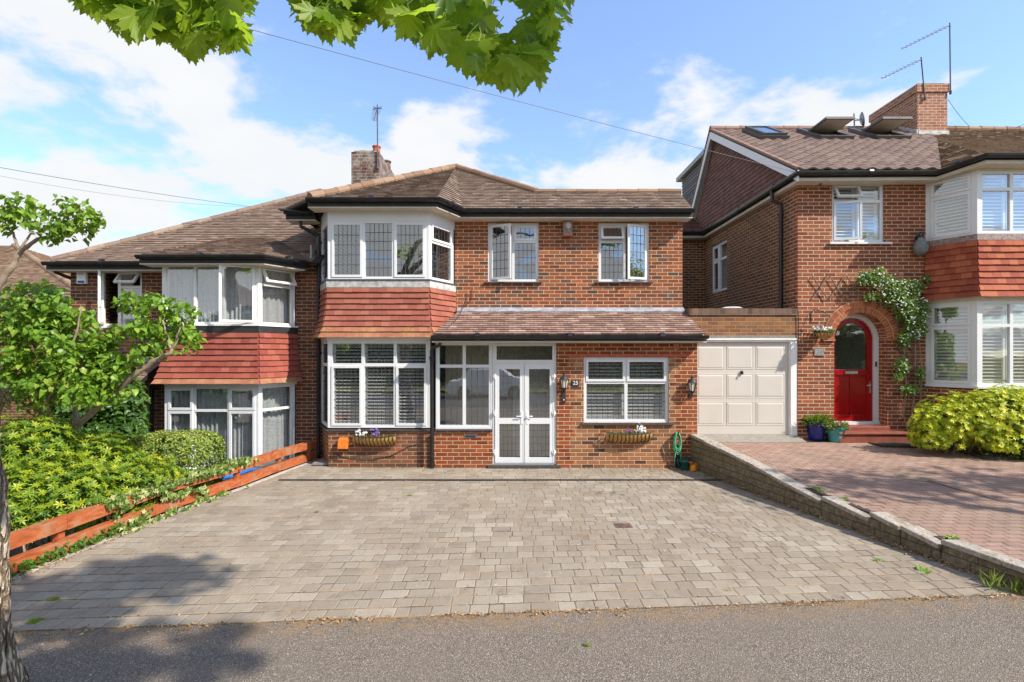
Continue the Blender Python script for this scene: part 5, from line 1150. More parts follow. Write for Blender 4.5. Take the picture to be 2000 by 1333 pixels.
# roof windows
Wn = V((0, math.cos(math.atan(rs)), math.sin(math.atan(rs)))); Nn = V((0, -Wn.z, Wn.y))
def skylight(x0, x1, op):
    O = V((x0, 12.96, rzz(12.96)+.05)); w = x1-x0; L = 1.25; m = MB(); U = V((1, 0, 0))
    for b in ((-.05, -.05, w+.05, .03), (-.05, L-.03, w+.05, L+.05), (-.05, .03, .03, L-.03), (w-.03, .03, w+.05, L-.03)): m.ob(O, U, Wn, Nn, b[0], b[1], -.03, b[2], b[3], .07)
    f = m.build('skylight', 'skylight_metal', hr)
    m = MB(); m.ob(O, U, Wn, Nn, .03, .03, -.02, w-.03, L-.03, .0); m.build('opening', 'lead' if not op else 'plaster_dark', f)
    W2, N2, O2 = Wn, Nn, O
    if op:
        rot = Matrix.Rotation(R(-32), 3, 'X'); piv = O+Wn*(L*.55)+Nn*.1
        W2, N2 = rot@Wn, rot@Nn; O2 = piv+rot@(O-piv)
    m = MB()
    for b in ((0, 0, w, .06), (0, L-.06, w, L), (0, .06, .06, L-.06), (w-.06, .06, w, L-.06)): m.ob(O2, U, W2, N2, b[0], b[1], .075, b[2], b[3], .13)
    s = m.build('sash', 'skylight_metal', f)
    m = MB(); m.ob(O2, U, W2, N2, .06, .06, .10, w-.06, L-.06, .11); m.build('pane', 'glass', f)
    if op: m = MB(); m.ob(O2, U, W2, N2, .05, .05, .066, w-.05, L-.05, .085); m.build('blind', 'skylight_wood', f)
skylight(6.36, 6.95, 0); skylight(7.86, 8.58, 1); skylight(9.28, 10.02, 1)
aerial('television_aerial', (11.70, 13.66, 9.1), P(1855, 45, 13.66), P(1761, 96, 13.2), 11, .13, 'tall television aerial sloping left from the right corner of the right chimney', mat='metal_rust')
aerial('television_aerial', (11.02, 13.66, 8.95), P(1799, 112, 13.66), P(1722, 154, 13.2), 10, .12, 'shorter television aerial strapped to the left corner of the right chimney', mat='metal_rust')
o = thing('satellite_dish', P(1672, 250, 14.3), 'small grey satellite dish on the ridge between the open roof windows and the chimney', 'satellite dish')
m = MB(); c = P(1679, 235, 14.3); m.lathe([(.01, 0), (.08, .01), (.14, .03), (.2, .07), (.2, .075), (.14, .04), (.01, .012)], (0, 0, 0), 20); rt = Matrix.Rotation(R(65), 3, 'Z')@Matrix.Rotation(R(80), 3, 'X'); m.v = [tuple(c+rt@V(p)) for p in m.v]; m.build('dish', 'metal', o)
m = MB(); m.tube([P(1669, 256, 14.3), P(1668, 222, 14.3)], .02, 8); m.tube([P(1669, 236, 14.3), c], .012, 6); m.tube([c, c+V((-.25, -.1, .02))], .008, 6); m.build('bracket', 'metal', o)
# bag-covered alarm, security light, trellis, sign, basket
o = thing('covered_alarm', P(1797, 500, YR), 'round wall fitting wrapped in a grey plastic bag beside the upper bay window', 'bagged wall fitting')
m = MB(); c = P(1798, 500, YR-.12); prof = [(.01, 0), (.07, .02), (.115, .10), (.125, .19), (.10, .27), (.05, .33), (.03, .37), (.05, .40), (.065, .44), (.02, .45)]
m.lathe(prof, c, 22); m.v = [tuple(V(p)+rv()*.008) for p in m.v]; m.build('bag', 'bag', o, smooth=True); m = MB(); m.lathe([(.035, .36), (.06, .40), (.07, .45), (.03, .47)], c+V((-.0, 0, 0)), 12); m.v = [tuple(V(p)+rv()*.01) for p in m.v]; m.box(c.x-.03, YR-.1, c.z+.33, c.x+.03, YR-.001, c.z+.40); m.build('tied_top', 'black_matt', o)
m = MB(); c = P(1597, 358, YR); m.box(c.x-.03, YR-.09, c.z-.04, c.x+.03, YR-.001, c.z+.03); m.lathe([(.03, -.06), (.04, -.02), (.02, .01)], c+V((0, -.09, 0)), 12); m.build('security_camera', 'black_matt', label='small black sensor under the gutter left of the right house upper window', cat='sensor')
m = MB()
x0, z0 = P(1584, 583, YR).x, P(1584, 585, YR).z; dx, dz = .345, .47
for i in range(4): a = x0+i*dx; m.tube([(a, YR-.02, z0), (a+.5*dx*1.0, YR-.02, z0+dz*.5), (a+dx*.9, YR-.02, z0+dz)], .010, 6); m.tube([(a+dx*.9, YR-.04, z0), (a, YR-.04, z0+dz)], .010, 6)
m.build('trellis', 'wood_grey', label='expanded diamond trellis fixed flat above the arched red door', cat='trellis', group='wooden trellises')
m = MB(); a, b = P(1748, 0, YR).x, P(1790, 0, YR).x; zb, zt_ = Z_(765, YR), Z_(600, YR); n = 9
for i in range(n):
    z = lerp(zb, zt_, i/n); st = (zt_-zb)/n*1.8
    m.tube([(a, YR-.02, z), (b, YR-.02, z+st)], .009, 6); m.tube([(b, YR-.035, z), (a, YR-.035, z+st)], .009, 6)
m.build('trellis', 'wood_grey', label='narrow upright diamond trellis between the arch and the lower bay window', cat='trellis', group='wooden trellises')
m = MB(); m.box(X_(1590, YR), YR-.018, Z_(695, YR), X_(1608, YR), YR-.001, Z_(681, YR)); o = m.build('house_sign', 'slate_sign', label='small grey slate sign on the brick left of the red door', cat='sign')
m = MB()
for i in range(3): m.tube([(X_(1593+k*2, YR), YR-.02, Z_(685+i*3.2+.8*math.sin(k*2.1+i), YR)) for k in range(7)], .0035, 4)
m.build('etched_writing', 'lead_pale', o)
o = thing('hanging_basket', P(1609, 662, YR), 'coir-lined hanging basket of pansies on an iron bracket left of the arched door', 'hanging basket')
bc = P(1609, 649, YR-.2); m = MB(); m.lathe([(.03, -.15), (.09, -.13), (.14, -.06), (.165, .0), (.15, .0)], bc, 20); m.build('liner', 'coir', o, smooth=True)
m = MB(); m.tube([bc+V((.168*math.cos(R(a)), .168*math.sin(R(a)), .0)) for a in range(0, 361, 20)], .009, 6)
for a in range(0, 360, 24): m.tube([bc+V((.168*math.cos(R(a)), .168*math.sin(R(a)), 0)), bc+V((.13*math.cos(R(a)), .13*math.sin(R(a)), -.09)), bc+V((.05*math.cos(R(a)), .05*math.sin(R(a)), -.152))], .005, 5)
for a in (90, 210, 330): m.tube([bc+V((.168*math.cos(R(a)), .168*math.sin(R(a)), 0)), bc+V((0, 0, .36))], .0025, 4)
bb = bc+V((-.14, .19, .22)); m.tube([bb, bb+V((0, 0, .18)), bb+V((.05, -.05, .24)), bc+V((0, 0, .40)), bc+V((.04, 0, .36))], .008, 6); m.build('bracket', 'black_matt', o)
m, m2, m3 = MB(), MB(), MB()
for k in range(170):
    a, r_ = random.uniform(0, 6.28), .16*random.random()**.5; p = bc+V((r_*math.cos(a), r_*math.sin(a), .01)); put_leaf(m, p, rv()+V((0, 0, .7)), V((math.cos(a), math.sin(a), random.uniform(-.2, 1))), 'ovate', .06, random.random())
for k in range(34):
    a, r_ = random.uniform(0, 6.28), .17*random.random()**.5; p = bc+V((r_*math.cos(a)-.02, r_*math.sin(a), random.uniform(.03, .10))); flowers(m2 if random.random() < .7 else m3, p, .035, 5)
m.build('foliage', 'leaf_vine', o, uv=False); m2.build('white_flowers', 'petal', o, uv=False); m3.build('purple_flowers', 'petal_p', o, uv=False)
# pots
def pot(px, py, rad, h, mat, label, kind, leafm):
    c = G(px, py, .46); c.z = zr(c.x, c.y); o = thing('plant_pot', c, label, 'plant pot', 'glazed pots by the red door')
    m = MB(); m.lathe([(rad*.68, 0), (rad*.72, .01), (rad*.95, h*.82), (rad*1.05, h*.84), (rad*1.05, h*.97), (rad*.98, h), (rad*.9, h), (rad*.88, h*.86)], c, 28); m.build('pot', mat, o, smooth=False)
    m = MB()
    for k in range(kind[0]):
        a, r_ = random.uniform(0, 6.28), rad*.8*random.random()**.5; p = c+V((r_*math.cos(a), r_*math.sin(a), h*.88))
        put_leaf(m, p, rv(), V((math.cos(a)*.7, math.sin(a)*.7, random.uniform(.3, 1.6))), kind[1], random.uniform(.5, 1)*kind[2], random.random())
    m.build('foliage', leafm, o, uv=False); m = MB(); m.lathe([(rad*.86, h*.87), (.02, h*.88)], c, 20); m.build('soil', 'soil', o)
    if len(kind) > 3:
        m = MB(); cc = c+V((rad*.55, -rad*.80, h*.5)); m.tube([cc+V((.035*math.cos(t_), -.012-.02*math.cos(t_)*0, .04*math.sin(t_))) for t_ in [k*.6 for k in range(11)]], .004, 5); m.build('emblem', 'black_matt', o)
pot(1593, 860, .195, .36, 'blue_pot', 'large dark blue glazed pot with grassy lavender, left of the turquoise pot', (620, 'blade', .28), 'leaf_grass')
pot(1633, 863, .17, .30, 'teal_pot', 'turquoise glazed pot with a dark emblem and pink-tinged succulent', (420, 'lance', .17, 1), 'leaf_pink')
# ------------------------------------------------------------------ GARAGE
o = thing('garage', (4.7, YR, .47), 'attached flat-roofed garage with cream nine-panel up-and-over door between the houses', 'garage')
gx0, gx1 = XR+.02, XS-.003; ztp = Z_(603, YR); m = MB()
m.box(gx0, YR, Z_(655, YR), gx1, YR+.22, Z_(616, YR)); m.box(gx0, YR+.221, .3, gx0+.2, 15, Z_(616, YR)); m.build('wall', 'brick_garage', o)
m = MB(); m.box(gx0-.02, YR-.025, Z_(616, YR)+.001, gx1, YR+.26, ztp); m.build('coping', 'brick_dark', o)
m = MB(); m.box(gx0, YR+.23, Z_(616, YR)-.1, gx1, 15, Z_(616, YR)); m.build('flat_roof', 'lead', o)
m = MB(); m.box(gx0, YR-.003, Z_(661, YR), gx1, YR+.2, Z_(655, YR)-.001); m.build('lintel', 'concrete', o)
gf = MB(); zt_ = Z_(661, YR)-.001; gf.box(gx0, YR+.01, zt_-.075, gx1-.0, YR+.14, zt_); gf.box(gx0, YR-.012, zt_-.035, gx1, YR+.009, zt_); gf.box(gx1-.13, YR+.01, .478, gx1, YR+.14, zt_-.076); gf.box(gx0, YR+.01, .478, gx0+.06, YR+.14, zt_-.076); gf.box(gx1-.155, YR+.03, .49, gx1-.131, YR+.12, zt_-.08); gf.build('door_frame', 'upvc_left', o)
d0, d1, e0, e1 = X_(1360, YR), gx1-.157, .60-.015, zt_-.08
d0 = gx0+.064
m = MB(); m.box(d0, YR+.06, e0-.02, d1, YR+.10, e1); W3, H3 = (d1-d0)/3, (e1-e0)/3
xs_ = [X_(v, YR) for v in (1366, 1417, 1424, 1474, 1482, 1535)]; zs_ = [Z_(v, YR) for v in (722, 676, 778, 731, 832, 786)]
door = m.build('door', 'garage_paint', o)
for i in range(3):
    for j in range(3):
        a, b, c, d = xs_[2*i]-.03, zs_[2*j], xs_[2*i+1], zs_[2*j+1]
        m = MB(); y0 = YR+.06; ins, dp = .022, .022
        q0_ = [V((a, y0-.001, b)), V((c, y0-.001, b)), V((c, y0-.001, d)), V((a, y0-.001, d))]
        k = lambda s, yy: [V((a+s, yy, b+s)), V((c-s, yy, b+s)), V((c-s, yy, d-s)), V((a+s, yy, d-s))]
        R0, R1, R2, R3 = k(0, y0-.001), k(.006, y0-.008), k(.014, y0-.002), k(.045, y0-.010)
        m.mesh(R0+R1+R2+R3, [(4*l+s, 4*l+(s+1) % 4, 4*l+4+(s+1) % 4, 4*l+4+s) for l in range(3) for s in range(4)]+[(12, 13, 14, 15)]); m.build('panel', 'garage_paint', door)
m = MB(); c = P(1448.5, 728, YR+.05); m.box(c.x-.018, YR+.02, c.z-.035, c.x+.018, YR+.058, c.z+.035); m.tube([c+V((0, -.03, .02)), c+V((0, -.06, .0)), c+V((0, -.05, -.04))], .012, 6); m.build('handle', 'black_matt', door)
m = MB(); m.tube([(gx1-.01, YR-.02, 3.1), (gx1+.01, YR-.025, 2.9), (gx1-.0, YR-.02, 2.4)], .008, 6); m.build('cable', 'black_matt', o)
m = MB(); m.lathe([(.10, 0), (.14, .02), (.1, .04)], P(1430, 604, YR+.5), 16, sx=1.6); m.build('roof_vent', 'white', o)
# ------------------------------------------------------------------ fence
fo_ = thing('timber_fence', (-4.7, 7.5, 0), 'low two-rail fence painted orange-red along the left edge of the driveway', 'fence')
FL = [(x-.10, y) for x, y in LE[1:]]+[(-4.02, 10.62)]; FL[0] = (-4.97, 5.0); FLx = [(-5.02, 4.2)]+FL
def fx(y): return xat([(a, b) for a, b in FLx], y)
ztf = lambda y: .405
for base, side in ((.275, 0), (.035, 0), (.31, 1), (.06, 1)):
    m = MB(); hh_ = .135 if side == 0 else .10; off = .0 if side == 0 else -.10; ys = [4.2, 5.65, 7.1, 8.4, 9.5, 10.6] if side == 0 else [4.2, 5.75, 7.0, 8.4, 9.4, 10.6]
    for a, b in zip(ys, ys[1:]):
        xa, xb = fx(a)+off, fx(b)+off; j = random.uniform(-.008, .008)
        m.hexa([(xa, a+.003, base+j), (xb, b-.003, base-j), (xb-.03, b-.003, base-j), (xa-.03, a+.003, base+j), (xa, a+.003, base+hh_+j), (xb, b-.003, base+hh_-j), (xb-.03, b-.003, base+hh_-j), (xa-.03, a+.003, base+hh_+j)])
    m.build('rail', 'fence', fo_)
for y in (4.25, 5.62, 7.1, 8.4, 9.5, 10.45):
    m = MB(); x = fx(y)-.033; m.box(x-.067, y-.04, -.5, x, y+.04, .385); m.build('post', 'fence', fo_)
# bin behind the fence
o = thing('recycling_bin', (-4.72, 9.3, -.7), 'dark wheeled bin with a blue lid behind the far end of the fence', 'bin')
m = MB(); cx, cy = -4.78, 9.25; m.hexa([(cx-.22, cy-.25, -.68), (cx+.22, cy-.25, -.68), (cx+.22, cy+.25, -.68), (cx-.22, cy+.25, -.68), (cx-.28, cy-.33, .0), (cx+.28, cy-.33, .0), (cx+.28, cy+.33, .0), (cx-.28, cy+.33, .0)]); m.build('body', 'black_bin', o)
m = MB(); m.hexa([(cx-.30, cy-.35, .001), (cx+.30, cy-.35, .001), (cx+.30, cy+.35, .001), (cx-.30, cy+.35, .001), (cx-.28, cy-.32, .045), (cx+.28, cy-.32, .045), (cx+.28, cy+.33, .065), (cx-.28, cy+.33, .065)]); m.build('lid', 'blue_lid', o, bevel=.012)
o = copy_tree(o); o.location = V(o.location)+V((.0, .85, .0)); o['label'] = 'second wheeled bin with a grey lid, nearest the house wall behind the fence'; o['group'] = 'wheeled bins behind the fence'
for ch in o.children:
    if ch.name.startswith('lid'): ch.data = ch.data.copy(); ch.data.materials[0] = M['skylight_metal']
bpy.data.objects['recycling_bin']['group'] = 'wheeled bins behind the fence'
# ------------------------------------------------------------------ plants
def bush_leaves(mb, blobs, n, shape, s, whorl=0, up=.5, shell=.35, rr=(0, 1), keep=None, bright=0):
    tot = sum((b[1][0]*b[1][2]+b[1][1]*b[1][2]) for b in blobs)
    for c, rad in blobs:
        k = int(n*(rad[0]*rad[2]+rad[1]*rad[2])/tot)
        for i in range(k):
            d = rv(); 
            if d.z < -.55: continue
            lump = 1+.20*noise.noise(d*2.3+c*3)+.10*noise.noise(d*6+c)
            q = (1-shell*random.random()**1.6)*lump
            p = c+V((d.x*rad[0], d.y*rad[1], d.z*rad[2]))*q
            if keep and not keep(p): continue
            nn = (V((d.x/rad[0], d.y/rad[1], d.z/rad[2])).normalized()+V((0, 0, up))+rv()*.55).normalized()
            tone = min(1, max(0, lerp(rr[0], rr[1], random.random())*.75+.25*(.5+noise.noise(p*4))+bright*d.z*.15))
            if whorl:
                x, y, z = basis(nn, rv())
                for w in range(whorl):
                    a = 2*math.pi*(w+random.random()*.4)/whorl; dd = x*math.cos(a)+y*math.sin(a)
                    put_leaf(mb, p, (nn+dd*-.35), dd+nn*.25, shape, s*random.uniform(.7, 1.15), min(1, max(0, tone+random.uniform(-.12, .12))))
            else: put_leaf(mb, p, nn, rv()+V((0, 0, -.6)), shape, s*random.uniform(.7, 1.2), tone)
def blob(px, py, Y, rx, ry, rd): return (P(px, py, Y), V((rx*Y/F, rd, ry*Y/F)))
def fkeep(p): return p.x < xat(LE, p.y)-.16-.0*p.z or p.z > .42 and p.x < xat(LE, p.y)-.02
# golden choisya, left
random.seed(21)
o = thing('choisya_bush', (-5.9, 6.4, -.4), 'broad lime-green whorled shrub behind the near end of the fence', 'shrub')
bl_ = [blob(110, 985, 6.3, 105, 95, .55), blob(225, 960, 6.9, 95, 75, .5), blob(60, 880, 6.5, 80, 70, .5), blob(170, 905, 7.0, 95, 60, .5), blob(300, 945, 7.4, 75, 55, .4), blob(30, 1000, 5.9, 60, 90, .4), blob(350, 970, 7.7, 45, 40, .3)]
m = MB(); bush_leaves(m, bl_, 6600, 'lance', .064, whorl=7, shell=.45, keep=fkeep); m.build('foliage', 'leaf_choisya', o, uv=False)
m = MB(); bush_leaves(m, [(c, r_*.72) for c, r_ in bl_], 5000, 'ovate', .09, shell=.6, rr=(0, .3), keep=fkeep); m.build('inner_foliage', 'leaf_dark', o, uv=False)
m = MB()
for k in range(16):
    a = V((random.uniform(-6.4, -5.3), random.uniform(5.8, 7.2), -.45)); b = a+V((random.uniform(-.4, .4), random.uniform(-.5, .3), random.uniform(.6, 1.0))); m.tube([a, a.lerp(b, .5)+rv()*.06, b], [.018, .013, .007], 6)
m.build('stems', 'twig', o)
# clipped shrub
random.seed(22)
o = thing('clipped_shrub', (-5.6, 8.4, -.6), 'rounded clipped yellow-green shrub in front of the left bay window', 'shrub')
m = MB()
for k in range(17000):
    d = rv(); e = .62; q = V([math.copysign(abs(t_)**e, t_) for t_ in d]); p = P(345, 903, 8.1)+V((q.x*.67, q.y*.45, q.z*.50))*(1-.16*random.random()**1.5)*(1+.07*noise.noise(d*3.5)+.03*noise.noise(d*11))
    if not fkeep(p): continue
    put_leaf(m, p, d+rv()*.8+V((0, 0, .3)), rv(), 'ovate', random.uniform(.028, .045), min(1, max(0, .62*random.random()+.2+.18*d.z+.2*noise.noise(p*9))))
m.build('foliage', 'leaf_box', o, uv=False)
m = MB(); c = P(345, 905, 8.5)
for k in range(7): m.tube([c+V((random.uniform(-.1, .1), 0, -1.0)), c+V((random.uniform(-.4, .4), random.uniform(-.3, .3), .1))], [.02, .008], 6)
m.build('stems', 'twig', o)
random.seed(23)
o = thing('evergreen_shrub', (-6.7, 8.9, -.65), 'upright dark green leafy shrub in front of the left house porch', 'shrub')
bl_ = [blob(225, 790, 8.6, 55, 70, .4), blob(245, 850, 8.6, 40, 60, .35), blob(150, 800, 8.9, 60, 80, .4), blob(195, 850, 8.5, 60, 60, .35)]
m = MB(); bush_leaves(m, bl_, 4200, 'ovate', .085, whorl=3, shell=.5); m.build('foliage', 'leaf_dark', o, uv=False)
m = MB()
for k in range(6): b = P(random.uniform(180, 250), 800, 8.7); m.tube([V((b.x, 8.75, -.7)), b], [.03, .01], 6)
m.build('stems', 'twig', o)
random.seed(24)
o = thing('low_shrub', (-6.4, 10, -.6), 'small dark shrub at the foot of the left house downpipe', 'shrub')
m = MB(); bush_leaves(m, [blob(285, 880, 9.4, 28, 26, .25)], 500, 'ovate', .06, whorl=3, shell=.6, rr=(0, .5)); m.build('foliage', 'leaf_dark', o, uv=False)
# variegated ivy over the fence
random.seed(25)
m = MB()
for k in range(4200):
    t_ = random.random(); y = lerp(6.1, 8.75, t_); dens = math.exp(-((y-7.35)/.85)**2)
    if random.random() > dens+.12: continue
    base = fx(y); side = random.random(); clump = noise.noise(V((y*2.2, 0, 3)))
    z = random.uniform(.0, .44+.08*clump) if side < .5 else random.uniform(.36, .45+.08*clump)
    x = base+.015+random.random()*.07 if side < .5 else base+random.uniform(-.22, .06)
    if side < .5 and noise.noise(V((y*3.1, z*6, 9))) < -.02+.2*(y > 8)+.25*(.14 < z < .40) : continue
    if side < .5 and random.random() < .25: z = random.uniform(.0, .06); x = base+random.uniform(.05, .20)
    put_leaf(m, V((x, y, z)), V((.8, -.5, .6))+rv()*.6, V((.2, -.2, -1))+rv()*.8, 'ivy', random.uniform(.035, .065), random.random())
m.build('ivy', 'leaf_ivy', label='cream-variegated ivy spilling over the middle of the orange fence', cat='climbing plant', uv=False)
random.seed(26)
m = MB()
for k in range(700):
    y = random.uniform(4.9, 6.6); z = random.uniform(-.05, .12)
    put_leaf(m, V((fx(y)+random.uniform(-.1, .06), y, z)), V((.6, -.5, .8))+rv()*.6, rv(), 'ivy', random.uniform(.03, .06), random.random()*.5)
m.build('ground_ivy', 'leaf_vine', label='low green ivy creeping under the near end of the fence', cat='climbing plant', uv=False)
# lilac tree
random.seed(31)
o = thing('lilac_tree', (-6.4, 7.0, -.4), 'gnarled lilac tree with heart-shaped leaves in the left garden, branches across the left house', 'tree')
limbs = [
 [(110, 960, 7.2, .06), (105, 880, 7.1, .05), (150, 830, 7.0, .046), (205, 785, 6.9, .042), (262, 735, 6.8, .038), (300, 705, 6.8, .033), (335, 690, 6.8, .026), (345, 660, 6.8, .014), (352, 640, 6.8, .008)],
 [(335, 690, 6.8, .024), (325, 655, 6.85, .012), (318, 625, 6.85, .007)],
 [(105, 880, 7.1, .05), (75, 850, 7.1, .042), (82, 800, 7.1, .036), (110, 780, 7.1, .03), (95, 720, 7.1, .022), (60, 660, 7.0, .013), (75, 600, 7.0, .007)],
 [(105, 880, 7.1, .04), (105, 830, 6.9, .03), (90, 790, 6.8, .026), (120, 720, 6.8, .02), (150, 650, 6.8, .012), (160, 600, 6.8, .007)],
 [(150, 830, 7.0, .035), (143, 790, 7.2, .026), (125, 750, 7.2, .02), (190, 680, 7.1, .013), (250, 640, 7.0, .008), (280, 610, 7.0, .006)],
 [(60, 950, 6.8, .07), (-60, 760, 6.6, .055), (-5, 562, 6.5, .045), (25, 520, 6.5, .036), (37, 492, 6.5, .03), (70, 470, 6.5, .024), (95, 462, 6.5, .02), (140, 452, 6.5, .012), (190, 440, 6.5, .006)],
 [(37, 492, 6.5, .02), (25, 455, 6.5, .013), (5, 430, 6.4, .009), (-15, 415, 6.4, .006)],
 [(37, 492, 6.5, .018), (60, 460, 6.55, .012), (70, 430, 6.6, .008), (60, 395, 6.6, .005)],
 [(95, 462, 6.5, .013), (110, 435, 6.55, .009), (130, 405, 6.6, .005)],
 [(205, 785, 6.9, .03), (235, 720, 6.9, .02), (270, 680, 6.9, .014), (300, 640, 6.9, .008)]]
m = MB()
for L in limbs:
    pts = [P(a, b, c) for a, b, c, d in L]; rad = [d for a, b, c, d in L]; pp, rr2 = [], []
    for i in range(len(pts)-1):
        for k in range(4):
            t_ = k/4; pp.append(pts[i].lerp(pts[i+1], t_)+(rv()*.012 if i+k else V((0, 0, 0)))); rr2.append(lerp(rad[i], rad[i+1], t_))
    pp.append(pts[-1]); rr2.append(rad[-1]); m.tube(pp, rr2, 8, wob=.12)
trunk = m.build('trunk', 'twig', o, smooth=True)
m = MB(); sd = MB()
bl_ = [blob(35, 405, 6.5, 45, 30, .25), blob(15, 435, 6.4, 30, 25, .2), blob(140, 415, 6.55, 42, 38, .28), blob(120, 450, 6.5, 55, 22, .25), blob(183, 430, 6.5, 18, 24, .15), blob(85, 470, 6.5, 20, 12, .12),
 blob(112, 608, 6.9, 62, 42, .35), blob(70, 590, 7.0, 55, 40, .35), blob(45, 660, 6.9, 60, 55, .4), blob(120, 680, 6.8, 85, 55, .45), blob(60, 745, 6.9, 75, 55, .4), blob(150, 740, 6.8, 75, 50, .4), blob(200, 680, 6.9, 26, 24, .2),
 blob(330, 615, 6.9, 48, 38, .3), blob(360, 665, 6.9, 32, 30, .22), blob(290, 640, 6.9, 50, 36, .3), blob(245, 655, 7.0, 32, 24, .2), blob(225, 715, 6.8, 45, 30, .3), blob(290, 690, 6.8, 28, 16, .2), blob(195, 770, 6.7, 50, 30, .3), blob(250, 590, 7.0, 22, 22, .2), blob(300, 585, 6.9, 20, 14, .15)]
for c, rad in bl_:
    n = int(9000*(rad.x*rad.z)/sum(b[1].x*b[1].z for b in bl_)*(.65 if c.z > 3.2 else 1))
    for k in range(n):
        d = rv()*random.random()**.4; p = c+V((d.x*rad.x, d.y*rad.y, d.z*rad.z))*(1.05+.3*noise.noise(d*3+c))
        if noise.noise(p*3.2) < -.17: continue
        nn = (V((0, -.35, .75))+rv()*.8).normalized(); put_leaf(m, p, nn, V((random.uniform(-1, 1), random.uniform(-1, .4), -.9)), 'heart', random.uniform(.050, .108), min(1, max(0, random.random()*.8+.22+.25*noise.noise(p*2.5))))
    if random.random() < .8:
        for q in range(2):
            s0 = c+V((random.uniform(-.7, .7)*rad.x, random.uniform(-.9, 0)*rad.y, random.uniform(-.2, .95)*rad.z))
            for e in range(26): put_leaf(sd, s0+rv()*.035+V((0, 0, random.uniform(0, .10))), rv(), rv(), 'lance', .02, .5)
m.build('crown', 'leaf_lilac', o, uv=False); sd.build('seed_heads', 'seed', o, uv=False)
# right golden bush
random.seed(41)
o = thing('choisya_bush', (8.6, 9.0, .45), 'large golden-yellow rounded shrub under the right house bay window', 'shrub')
bl_ = [(V((8.0, 9.05, .98)), V((.85, .42, .52))), (V((8.6, 8.95, 1.08)), V((.85, .45, .56))), (V((9.5, 8.95, 1.1)), V((.9, .45, .58))), (V((7.6, 9.1, .72)), V((.5, .35, .30))), (V((10.3, 9, 1.0)), V((.8, .45, .5))), (V((8.9, 8.8, .7)), V((.9, .35, .3)))]
kp = lambda p: p.z > .42 and p.y < 9.58
m = MB(); bush_leaves(m, bl_, 7400, 'lance', .064, whorl=7, shell=.35, keep=kp, rr=(.1, 1)); m.build('foliage', 'leaf_gold', o, uv=False)
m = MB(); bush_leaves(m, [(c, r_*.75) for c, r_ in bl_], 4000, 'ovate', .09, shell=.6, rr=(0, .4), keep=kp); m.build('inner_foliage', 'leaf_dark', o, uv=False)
m = MB()
for k in range(8): a = V((random.uniform(7.4, 9), 9.2, .4)); m.tube([a, a+V((random.uniform(-.3, .3), -.1, .5))], [.02, .01], 6)
m.build('stems', 'twig', o)
# climber with white flowers
random.seed(42)
o = thing('flowering_climber', (P(1785, 0, YR).x, YR-.1, .46), 'white-flowered climber trained over the arch and up the trellis', 'climbing plant')
m, m2, st = MB(), MB(), MB()
bl_ = [(1705, 545, 36, 18, .12), (1740, 570, 32, 28, .14), (1775, 560, 30, 16, .12), (1770, 600, 30, 32, .16), (1785, 635, 24, 30, .15), (1800, 605, 12, 20, .12), (1765, 660, 14, 20, .10), (1700, 580, 14, 7, .06), (1760, 715, 14, 18, .07), (1795, 730, 9, 14, .06), (1752, 735, 8, 8, .05), (1808, 545, 8, 5, .05), (1775, 760, 18, 10, .08), (1685, 540, 10, 10, .07), (1715, 528, 8, 8, .06)]
for px, py, rx, ry, rd in bl_:
    c = P(px, py, YR-.12); n = int(rx*ry*1.15)+20
    for k in range(n):
        d = rv()*random.random()**.45; p = c+V((d.x*rx*.0102, -abs(d.y)*rd, d.z*ry*.0102)); p.y = min(p.y, YR-.01)
        put_leaf(m, p, V((0, -.8, .5))+rv()*.7, V((random.uniform(-1, 1), -.3, random.uniform(-1, .5))), 'lance', random.uniform(.05, .09), random.random())
    for k in range(int(n*(.050 if py < 690 else .02))):
        d = rv()*random.random()**.4; flowers(m2, c+V((d.x*rx*.0102, -rd*random.uniform(.5, 1.15), d.z*ry*.0102)), .026, 4)
for path in ([(1778, 850), (1782, 800), (1790, 740), (1786, 690), (1790, 640), (1775, 590), (1740, 560), (1700, 545)], [(1775, 852), (1765, 810), (1770, 760), (1765, 700), (1770, 650)], [(1785, 850), (1797, 790), (1800, 720), (1795, 650)]):
    st.tube([P(a, b, YR-.06)+rv()*.01 for a, b in path], [.022]+[.014]*(len(path)-2)+[.006], 7)
st.build('stems', 'twig', o); m.build('foliage', 'leaf_vine', o, uv=False); m2.build('white_flowers', 'petal', o, uv=False)
random.seed(43)
m = MB()
for k in range(900):
    x = random.uniform(7.7, 12); y = lerp(9.35, 8.62, min(1, (x-7.7)/1.1))+random.gauss(0, .06); y = y if x > 8.2 or random.random() < .5 else random.uniform(9.3, 9.9)
    put_leaf(m, V((x, y, zr(x, y)+random.uniform(0, .07))), rv()+V((0, -.3, 1)), rv(), 'ovate', random.uniform(.03, .06), random.random())
m.build('edge_planting', 'leaf_vine', label='low green ground cover along the edge of the right flower bed', cat='ground cover', kind='stuff', uv=False)
m = MB(); c = V((8.85, 8.62, .44))
for k in range(26): a = random.uniform(0, 6.28); put_leaf(m, c+V((.12*math.cos(a), .06*math.sin(a), random.uniform(.05, .22))), V((math.cos(a)*.4, -.6, .9)), V((math.cos(a), -.3, .1)), 'ivy', .14, .4)
m.build('broadleaf_weed', 'leaf_vine', label='broad-leaved plant under the golden shrub at the drive edge', cat='plant', uv=False)
